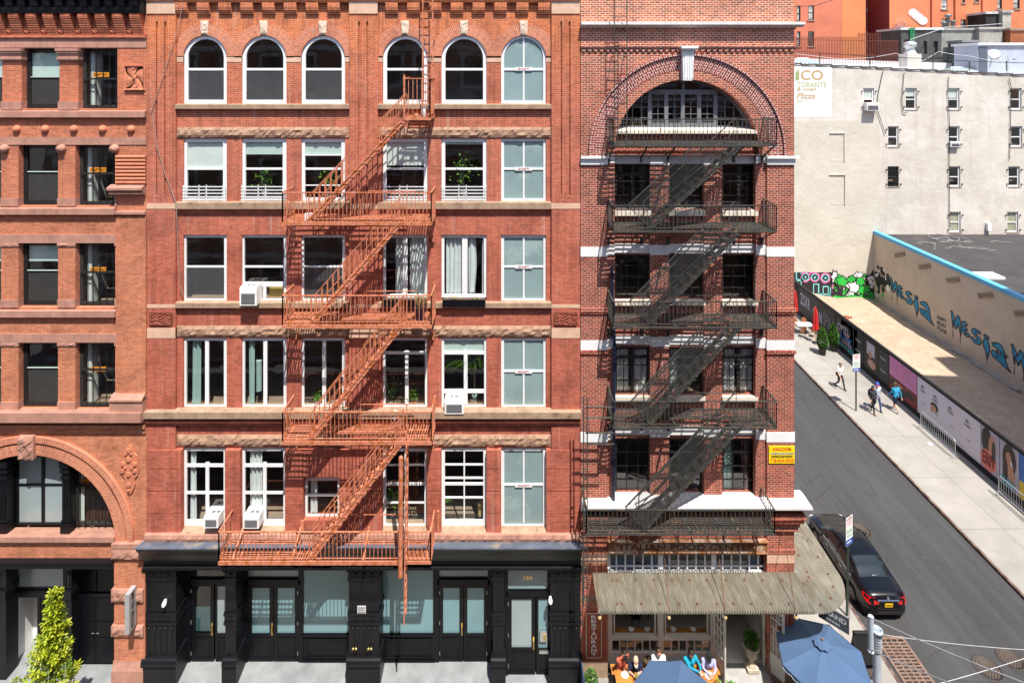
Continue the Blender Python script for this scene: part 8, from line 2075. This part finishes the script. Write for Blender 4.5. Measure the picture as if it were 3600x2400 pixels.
# ================= black saloon car =================
def build_car(cx, cy, ang, lab):
    t = thing('parked_car', lab, 'car', (cx, cy, -.13))
    T = Matrix.Translation((cx, cy, -.13)) @ Matrix.Rotation(RAD(ang), 4, 'Z')
    K = [ # y, half width, bottom z, belt z, top half width, top z
     (-2.33,.46,.36,.62,.38,.72),(-2.29,.64,.29,.72,.54,.88),(-2.20,.765,.25,.82,.65,1.01),(-2.05,.835,.23,.87,.705,1.06),(-1.70,.875,.22,.91,.735,1.075),(-1.52,.88,.22,.925,.72,1.09),
     (-1.10,.88,.20,.94,.675,1.29),(-.78,.88,.20,.945,.645,1.415),(-.45,.88,.20,.945,.635,1.465),(-.05,.88,.20,.94,.63,1.485),(.30,.88,.20,.935,.63,1.465),(.55,.88,.20,.93,.64,1.405),(.85,.88,.21,.925,.66,1.24),(1.18,.88,.22,.915,.74,1.035),
     (1.45,.875,.22,.88,.74,.985),(1.80,.86,.22,.83,.71,.93),(2.05,.82,.23,.76,.66,.85),(2.22,.72,.26,.66,.56,.74),(2.30,.55,.32,.55,.42,.60)]
    def samp(y):
        for i in range(len(K)-1):
            if K[i][0] <= y <= K[i+1][0]:
                u = (y-K[i][0])/(K[i+1][0]-K[i][0]); p0 = K[max(0, i-1)]; p1, p2 = K[i], K[i+1]; p3 = K[min(len(K)-1, i+2)]
                return [ .5*((2*p1[q])+(-p0[q]+p2[q])*u*.8+(2*p0[q]-5*p1[q]+4*p2[q]-p3[q])*u*u*.5+ (p2[q]-p1[q])*0) if False else p1[q]+(p2[q]-p1[q])*(u*u*(3-2*u)*.35+u*.65) for q in range(1, 6)]
    NY = 96; ys = [-2.33+4.63*i/NY for i in range(NY+1)]
    def prof(y):
        w, zb, bl_, tw, tz = samp(y); pts = [(0,zb),(w*.80,zb),(w*.93,zb+.03),(w*.985,zb+.14)]
        for k in range(1, 7): u = k/7; z = zb+.14+(bl_-zb-.14)*u; pts.append((w*(1-.012*(2*u-1)**2)-(.018 if .42 < u < .6 else 0), z))
        pts += [(w*.972, bl_)]
        for k in range(1, 6): u = k/6; pts.append((w*.972+(tw-w*.972)*u+.02*math.sin(math.pi*u), bl_+(tz-.055-bl_)*u))
        pts += [(tw*.97, tz-.045),(tw*.86, tz-.015),(tw*.6, tz+.004),(tw*.3, tz+.013),(0, tz+.015)]
        return pts
    P_ = [prof(y) for y in ys]; NC = len(P_[0]); BELT = 10; ROOF = 16
    groups = {'body': [], 'windscreen': [], 'rear_window': [], 'side_window': []}
    def inwheel(y, z): return any((y-wy)**2+(z-.31)**2 < .375**2 for wy in (-1.36, 1.36))
    for i in range(NY):
        ym = (ys[i]+ys[i+1])/2
        for j in range(NC-1):
            zc = (P_[i][j][1]+P_[i+1][j+1][1])/2; xc_ = (P_[i][j][0]+P_[i+1][j+1][0])/2
            if xc_ > .62 and zc < .72 and inwheel(ym, zc): continue
            g = 'body'
            if BELT <= j < ROOF-1 and -1.25 < ym < .98 and not (-.25 < ym < -.17):
                zt_ = P_[i][ROOF][1]
                if j < ROOF-1 and P_[i][ROOF][1]-P_[i][BELT][1] > .20: g = 'side_window'
            if j >= ROOF+1 or (j == ROOF):
                if .58 < ym < 1.16 and j >= ROOF+0: g = 'windscreen'
                if -1.50 < ym < -.82 and j >= ROOF+1: g = 'rear_window'
            groups[g].append((i, j))
    paint, gl = M['carpaint'], M['carglass']
    body = None
    for g, mt in (('body', paint), ('windscreen', gl), ('rear_window', gl), ('side_window', gl)):
        s = MB(); s.M = T
        for sg in (1, -1):
            idx = {}; vs = []; fs = []
            def vi(i, j):
                if (i, j) not in idx: idx[(i, j)] = len(vs); vs.append((P_[i][j][0]*sg, ys[i], P_[i][j][1]))
                return idx[(i, j)]
            for i, j in groups[g]:
                f = (vi(i, j), vi(i, j+1), vi(i+1, j+1), vi(i+1, j)); fs.append(f if sg > 0 else f[::-1])
            s.add(vs, fs, 0, True)
        if g == 'body':
            for e, r in ((0, 1), (NY, 0)):
                for sg in (1, -1): s.add([(p[0]*sg, ys[e], p[1]) for p in P_[e]], [tuple(range(NC))], 0)
        if g == 'side_window':
            for q in s.split(): q.build(g, mt, t)
        else: s.build(g, mt, t)
    s = MB(); s.M = T
    s.box(-.8,.8,-2.1,2.1,.18,.40)
    for wy in (-1.36, 1.36): s.tube((-.62, wy, .33), (.62, wy, .33), .40, 0, 20)
    s.box(-.62,.62,-1.2,.95,.4,.62); s.box(-.62,-.08,-.35,.15,.6,1.15); s.box(.08,.62,-.35,.15,.6,1.15); s.box(-.6,.6,-1.25,-1.05,.6,1.12)
    s.build('underbody', M['signblack'], t)
    for sx_ in (-1, 1):
        for wy in (-1.36, 1.36):
            s = MB(); s.M = T @ Matrix.Translation((.78*sx_, wy, .315)) @ Matrix.Rotation(RAD(90*sx_), 4, 'Y')
            s.lathe((0,0,0), [(.20,-.1),(.31,-.1),(.32,-.06),(.32,.06),(.30,.10),(.215,.105)], 28, 0, None, False); w = s.build('wheel', plain('tyre_rubber', (.015,.015,.016), .8), t)
            s = MB(); s.M = T @ Matrix.Translation((.78*sx_, wy, .315)) @ Matrix.Rotation(RAD(90*sx_), 4, 'Y'); s.lathe((0,0,0), [(.22,.10),(.205,.108),(.20,.07),(.05,.06),(.01,.06)], 28, 0, None, False)
            for k in range(9):
                a = k*.698; s.bar((.04*math.cos(a),.04*math.sin(a),.085), (.20*math.cos(a),.20*math.sin(a),.095), .045, .02)
            s.lathe((0,0,.06), [(.05,0),(.05,.04),(.01,.045)], 12); s.build('rim', plain('alloy_rim', (.42,.43,.45), .35, .6), w)
    def strip(pts, w_, h_, m_, name):
        s = MB(); s.M = T
        for sg in (1, -1):
            for a, b in zip(pts, pts[1:]): s.bar((a[0]*sg, a[1], a[2]), (b[0]*sg, b[1], b[2]), w_, h_)
        return s.build(name, m_, t)
    ch = plain('chrome', (.75,.75,.77), .12, 1.0)
    strip([(.862,-1.30,.955),(.866,-.6,.955),(.866,.3,.95),(.862,.95,.94)], .014, .02, ch, 'window_trim')
    strip([(.59,-.80,1.40),(.58,-.45,1.448),(.575,-.05,1.468),(.58,.3,1.448),(.60,.55,1.385)], .02, .016, M['blackiron'], 'roof_rail')
    for y in (-.62, .42):
        for sg in (1, -1): s = MB(); s.M = T; s.bar((.895*sg, y-.09, .80), (.895*sg, y+.09, .80), .022, .03); s.build('door_handle', ch, t)
    s = MB(); s.M = T
    for sg in (1, -1):
        for pts in ([(.872,-.21,.25),(.884,-.21,.60),(.868,-.21,.94)], [(.872,.86,.30),(.884,.86,.60),(.86,.95,.92)], [(.874,-1.02,.68),(.868,-1.16,.92)]):
            for a, b in zip(pts, pts[1:]): s.bar((a[0]*sg, a[1], a[2]), (b[0]*sg, b[1], b[2]), .010, .012)
    s.build('door_seam', M['signblack'], t)
    for sg in (1, -1):
        s = MB(); s.M = T; s.ball((.98*sg, .80, .98), (.10,.075,.075), 0, 12, 8); s.bar((.86*sg,.82,.93), (.95*sg,.80,.95), .05); s.build('wing_mirror', paint, t)
        s = MB(); s.M = T
        def hw(y, z):
            p = prof(max(-2.33, y))
            for q0, q1 in zip(p[3:], p[4:]):
                if q0[1] <= z <= q1[1]: return q0[0]+(q1[0]-q0[0])*(z-q0[1])/max(1e-6, q1[1]-q0[1])
            return p[-4][0]
        top = []; bot = []
        for y, zb_l, zt_l, xx in ((-2.315,.775,.83,.36),(-2.305,.73,.865,.45),(-2.285,.70,.885,.56),(-2.25,.70,.93,None),(-2.20,.73,.95,None),(-2.12,.77,.96,None),(-2.02,.83,.96,None),(-1.93,.90,.945,None)):
            for lst, z in ((bot, zb_l), (top, zt_l)):
                x = xx if xx else hw(y, z)+.012
                lst.append((x*sg, y-.014, z))
        n = len(top); s.add(top+bot, [(i, i+1, n+i+1, n+i) for i in range(n-1)], 0, True); s.build('tail_light', M['taillight'], t)
        s = MB(); s.M = T; s.ball((.66*sg, 2.08, .70), (.16,.14,.07), 0, 12, 8); s.build('headlight', plain('headlight_lens', (.5,.52,.55), .1), t)
    s = MB(); s.M = T; s.bar((-.42,-2.325,.885), (.42,-2.325,.885), .05, .035); s.build('chrome_bar', ch, t)
    s = MB(); s.M = T @ Matrix.Translation((0,-2.335,.72)) @ Matrix.Rotation(RAD(8), 4, 'X'); s.box(-.155,.155,-.012,0,-.08,.08,0)
    for k in range(7): s.box(-.115+k*.036, -.095+k*.036, -.014, -.012, -.035, .035, 1)
    s.build('number_plate', [plain('plate_yellow', (.85,.50,.01), .4), plain('plate_ink', (.20,.05,.02))], t)
    s = MB(); s.M = T; s.lathe((0,-2.30,.955), [(.05,0),(.05,.012),(.035,.014),(.035,.0)], 16, 0, Matrix.Rotation(RAD(80), 4, 'X'), False); s.bar((-.06,-2.315,.955), (.06,-2.315,.955), .018, .012); s.build('emblem', ch, t)
    s = MB(); s.M = T; s.bar((-.45,-2.325,.42), (.45,-2.325,.42), .05, .10); s.bar((-.44,-2.335,.56), (.44,-2.335,.56), .012, .012); s.build('bumper_trim', M['signblack'], t)
    s = MB(); s.M = T; s.bar((-.10,-1.42,1.125), (.14,-1.40,1.13), .10, .004); s.build('window_sticker', china, t)
    return t
m, nt, out = NT('black_car_paint'); finish(nt, out, (.003,.0034,.0055,1), .3, 0, None, spec=.25, coat=.45).inputs['Coat Roughness'].default_value = .03; M['carpaint'] = m
m, nt, out = NT('car_window_glass'); finish(nt, out, (.012,.017,.018,1), .04, 0, None, spec=.8, coat=.5); M['carglass'] = m
m, nt, out = NT('red_tail_light'); finish(nt, out, (.50,.006,.008,1), .15, 0, None, spec=.6, coat=1); M['taillight'] = m
build_car(14.76, 4.62, 0, 'shiny black saloon car parked along the near kerb, seen from behind')
# ================= far pavement furniture =================
def barricade(x, y0, y1, lab):
    t = thing('crowd_barrier', lab, 'barrier', (x, (y0+y1)/2, 0), 'steel crowd barriers'); gm = surf('galvanised_tube', (.50,.51,.52), .4, .15, 4, metal=.5); s = MB(); h = 1.08
    pts = [(x, y0, .25), (x, y0, h-.1), (x, y0+(.1 if y1 > y0 else -.1), h), (x, y1-(.1 if y1 > y0 else -.1), h), (x, y1, h-.1), (x, y1, .25)]
    s.path(pts, .02, 0, 8); s.path([(x, y0, .25), (x, y1, .25)], .02, 0, 8); s.build('frame', gm, t)
    s = MB(); n = 17
    for k in range(1, n): y = y0+(y1-y0)*k/n; s.tube((x, y, .25), (x, y, h), .009, 0, 6)
    s.build('bars', gm, t)
    for y in (y0, y1): s = MB(); s.path([(x-.3, y, .01), (x, y, .28), (x+.3, y, .01)], .018, 0, 6); s.build('foot', gm, t)
barricade(24.55, yk(3298)+.45, yk(3418)+.3, 'steel crowd barrier before the long white poster')
barricade(24.6, 8.75, 6.3, 'steel crowd barrier before the bottle poster at the right edge')
def closed_parasol(x, y, lab):
    t = thing('closed_parasol', lab, 'parasol', (x, y, 0), 'closed red parasols'); s = MB(); n = 16; vs = []
    pr = [(.02,2.85),(.07,2.75),(.12,2.4),(.16,1.9),(.15,1.6),(.21,1.15),(.18,1.1)]
    for r, z in pr:
        for i in range(n): a = 2*math.pi*i/n; k = 1+.28*(1 if i % 2 else -1); vs.append((x+r*k*math.cos(a), y+r*k*math.sin(a), z))
    s.add(vs, [(j*n+i, (j+1)*n+i, (j+1)*n+(i+1) % n, j*n+(i+1) % n) for j in range(len(pr)-1) for i in range(n)], 0, False); s.build('canopy', cl('red_canvas', (.60,.035,.035)), t)
    s = MB(); s.tube((x, y, 0), (x, y, 2.95), .022); s.build('pole', wood, t); s = MB(); s.lathe((x, y, 0), [(.26,0),(.26,.05),(.05,.08)], 18); s.build('base', M['blackiron'], t)
def kk(x, y): k = (y-245)/2155; return X(x, 20/k-20), 20/k-20
x, y = kk(2867, 1206); closed_parasol(x, y, 'closed red parasol nearest the potted shrubs')
x, y = kk(2816, 1158); closed_parasol(x, y+1, 'closed red parasol half hidden by the brick corner')
def bistro_chair(x, y, ang, lab):
    t = thing('bistro_chair', lab, 'chair', (x, y, 0), 'rattan cafe chairs'); T = Matrix.Translation((x, y, 0)) @ Matrix.Rotation(RAD(ang), 4, 'Z'); rt = surf('rattan', (.32,.13,.055), .6, .2, 8)
    s = MB(); s.M = T; s.lathe((0,0,.44), [(.20,0),(.215,.02),(.20,.04),(.01,.042)], 16); s.build('seat', rt, t)
    s = MB(); s.M = T; pts = [(.19,-.14,.46),(.20,-.19,.80),(.12,-.22,.92),(0,-.23,.95),(-.12,-.22,.92),(-.20,-.19,.80),(-.19,-.14,.46)]; s.path(pts, .016, 0, 6); s.poly([(p[0]*.9, p[1], p[2]*.98) for p in pts[1:-1]]+[(-.17,-.16,.55),(.17,-.16,.55)]); s.build('backrest', rt, t)
    for a, b in ((1,1),(1,-1),(-1,1),(-1,-1)): s = MB(); s.M = T; s.tube((.15*a,.15*b,.45), (.19*a,.19*b,0), .014, 0, 6); s.build('leg', rt, t)
def white_table(x, y, lab):
    t = thing('cafe_table', lab, 'table', (x, y, 0), 'white cafe tables'); s = MB(); s.box(x-.62, x+.62, y-.36, y+.36, .72, .76)
    s.build('tabletop', M['white'], t); s = MB(); s.tube((x, y, 0), (x, y, .72), .04); s.bar((x-.25, y, .03), (x+.25, y, .03), .05); s.bar((x, y-.25, .03), (x, y+.25, .03), .05); s.build('pedestal', M['blackiron'], t)
tx, ty = kk(2828, 1172)
white_table(tx, ty, 'white set cafe table on the far pavement beside the red parasols')
for dx, dy, a, lab in ((-.45,-.62,0,'rattan chair at the near left side of the white cafe table'), (.42,-.62,0,'rattan chair at the near right side of the white cafe table'), (.38,.62,180,'rattan chair behind the white cafe table, right one'), (-.4,.62,180,'rattan chair behind the white cafe table, left one'), (-.85,1.9,180,'rattan chair farther back by the hidden red parasol')): bistro_chair(tx+dx, ty+dy, a, lab)
for dx, dy in ((-.3,-.15),(.3,-.15),(-.3,.15),(.3,.15)): s = MB(); s.lathe((tx+dx, ty+dy, .76), [(.04,0),(.05,.12),(.045,.12),(.035,.01)], 10); tag(s.build('glass_tumbler', plain('tumbler', (.5,.52,.52), .1)), 'glass set out on the white cafe table', 'glass', 'glasses on the cafe table')
plastic = plain('black_plastic_pot', (.014,.014,.015), .5)
x, y = kk(2897, 1246); shrub(x-.12, y, 0, .44, 2.05, 2600, 'cone shaped green shrub in a black pot, the left of the pair by the hoarding', plastic, 'round', leaf=.09, cone=.75)
x, y = kk(2926, 1241); shrub(x+.28, y+.35, 0, .44, 2.05, 2600, 'cone shaped green shrub in a black pot, the right of the pair by the hoarding', plastic, 'round', leaf=.09, cone=.75)
x, y = kk(3270, 1560); s = MB(); s.add([(x-.15,y-.1,.01),(x+.1,y-.14,.03),(x+.16,y+.08,.01),(x-.1,y+.12,.05)], [(0,1,2,3)]); tag(s.build('litter', M['white']), 'scrap of white paper on the far pavement near the crowd barrier', 'litter')
# litter specks and gum spots belong to the pavement surface
# ================= street tree at the left =================
tx, ty = -14.08, -2.5
t = thing('street_tree', 'young conical street tree with bright yellow green leaves at the lower left', 'tree', (tx, ty, 0))
bark = surf('tree_bark', (.09,.065,.05), .9, .3, 8)
s = MB(); pts = [(tx-.25, ty, 0), (tx-.20, ty, 1.4), (tx-.10, ty+.03, 2.6), (tx-.03, ty, 3.8), (tx+.02, ty, 4.9), (tx+.04, ty, 5.5)]
for k, (a, b) in enumerate(zip(pts, pts[1:])): s.tube(a, b, .085*(1-k*.18), 0, 8, .085*(1-(k+1)*.18))
limbs = []
for k in range(46):
    u = k/46; z = 1.7+3.85*u; a = k*2.4; base = Vector((tx-.18+.2*u, ty, z)); L = (1.12*(1-u)**1.15+.01)*(.75+.4*R.random()); tip = base+Vector((math.cos(a)*L*.8, math.sin(a)*L*.8, L*.75)); s.tube(base, tip, .028*(1-u*.7), 0, 5, .006); limbs.append((base, tip))
s.build('trunk', bark, t)
def leafmat(name, c):
    m, nt, out = NT(name); d = nt.nodes.new('ShaderNodeBsdfPrincipled'); d.inputs['Base Color'].default_value = c4(c); d.inputs['Roughness'].default_value = .45
    tr = nt.nodes.new('ShaderNodeBsdfTranslucent'); tr.inputs[0].default_value = c4((c[0]*1.1, c[1]*1.1, c[2])); mx = nt.nodes.new('ShaderNodeMixShader'); mx.inputs[0].default_value = .35
    nt.links.new(d.outputs[0], mx.inputs[1]); nt.links.new(tr.outputs[0], mx.inputs[2]); nt.links.new(mx.outputs[0], out.inputs[0]); return m
lt3 = [leafmat('spring_leaf', (.38,.45,.018)), leafmat('spring_leaf_light', (.50,.54,.04)), leafmat('spring_leaf_dark', (.14,.22,.014))]
s = MB()
for base, tip in limbs:
    cl_n = 9
    for q in range(cl_n):
        u = .30+.75*q/cl_n; c = base.lerp(tip, u)+Vector((R.gauss(0,.06), R.gauss(0,.06), R.gauss(0,.06))); dk = R.random()
        for k in range(15):
            d = Vector((R.gauss(0,1), R.gauss(0,1), R.gauss(.3,.8))); leafcard(s, c+d.normalized()*R.random()*(.11-.013*max(0, c.z-1.7)), d, .08+.05*R.random(), .026, 2 if dk < .3 else (1 if R.random() < .35 else 0))
s.build('crown', lt3, t)
# ================= facade on the camera's side of the street, seen only as reflections in the glass =================
t = thing('street_facade', 'shaded brick facade on the near side of the street, mirrored in the window panes', 'building', (0, -20.8, 0))
s = MB(); y = -20.8
def qd(x0, x1, z0, z1, m, d): s.add([(x1,y+d,z0), (x0,y+d,z0), (x0,y+d,z1), (x1,y+d,z1)], [(0,1,2,3)], m)
qd(-34, 30, 0, 27, 0, 0)
for i in range(22):
    x = -33+i*2.9+(.5 if i % 3 else 0)
    for k in range(7):
        z = 1+k*3.75; qd(x-.25, x+1.55, z+.5, z+3.0, 1, .02); qd(x, x+1.3, z+.7, z+2.8, 2, .03); qd(x, x+1.3, z+1.7, z+1.8, 1, .04)
for k in range(8): qd(-34, 30, .4+k*3.75, .8+k*3.75, 1, .025)
s.add([(-34,y,0),(-34,y-9,0),(-34,y-9,27),(-34,y,27)], [(0,1,2,3)], 0); s.add([(30,y-9,0),(30,y,0),(30,y,27),(30,y-9,27)], [(0,1,2,3)], 0); s.add([(-34,y,27),(-34,y-9,27),(30,y-9,27),(30,y,27)], [(0,1,2,3)], 0)
s.build('wall', [surf('facade_brick', (.30,.16,.11), .9, .3, 1), M['whitestone'], M['signblack']], t)
# ================= neighbour beyond the right edge (its shadow lies on the lot) =================
t = thing('tall_building', 'tall brick building past the right edge that shades the front of the empty lot', 'building', (40, -4, 0))
s = MB(); s.box(32.95, 52, -14, 7.4, 0, 27); s.build('wall', M['brick_left'], t)
s = MB(); s.box(36.6, 42, -1.5, 7.0, 27, 33); s.build('roof_house', M['brick_left'], t)
# ================= light, sky, camera =================
sun = bpy.data.lights.new('sun', 'SUN'); so = bpy.data.objects.new('sun', sun); COL.objects.link(so)
sd = Vector((-.38, 1.0, -2.2)).normalized(); so.rotation_euler = sd.to_track_quat('-Z', 'Y').to_euler()
sun.energy = 4.6; sun.angle = RAD(.5); sun.color = (1.0, .955, .88); so.location = (0, -10, 40)
w = bpy.data.worlds.new('World'); sc.world = w; w.use_nodes = True; nt = w.node_tree
bg = nt.nodes['Background']; sky = nt.nodes.new('ShaderNodeTexSky'); sky.sky_type = 'NISHITA'; sky.sun_disc = False
sky.sun_elevation = math.asin(-sd.z); sky.sun_rotation = math.atan2(-sd.x, -sd.y); sky.air_density = 1.0; sky.dust_density = 1.2
nt.links.new(sky.outputs[0], bg.inputs[0]); bg.inputs[1].default_value = .13
cam = bpy.data.cameras.new('camera'); co = bpy.data.objects.new('camera', cam); COL.objects.link(co)
co.location = (0, -20, CZ); co.rotation_euler = (RAD(90), 0, 0)
cam.sensor_width = 36; cam.lens = 20; cam.shift_y = -(1200-245)/3600; cam.clip_end = 2000; cam.clip_start = .1
sc.camera = co
sc.view_settings.view_transform = 'Standard'; sc.view_settings.look = 'None'; sc.view_settings.exposure = .85; sc.view_settings.gamma = 1
sc.cycles.max_bounces = 8; sc.cycles.transparent_max_bounces = 16; sc.cycles.diffuse_bounces = 3; sc.cycles.glossy_bounces = 3; sc.cycles.caustics_reflective = False; sc.cycles.caustics_refractive = False
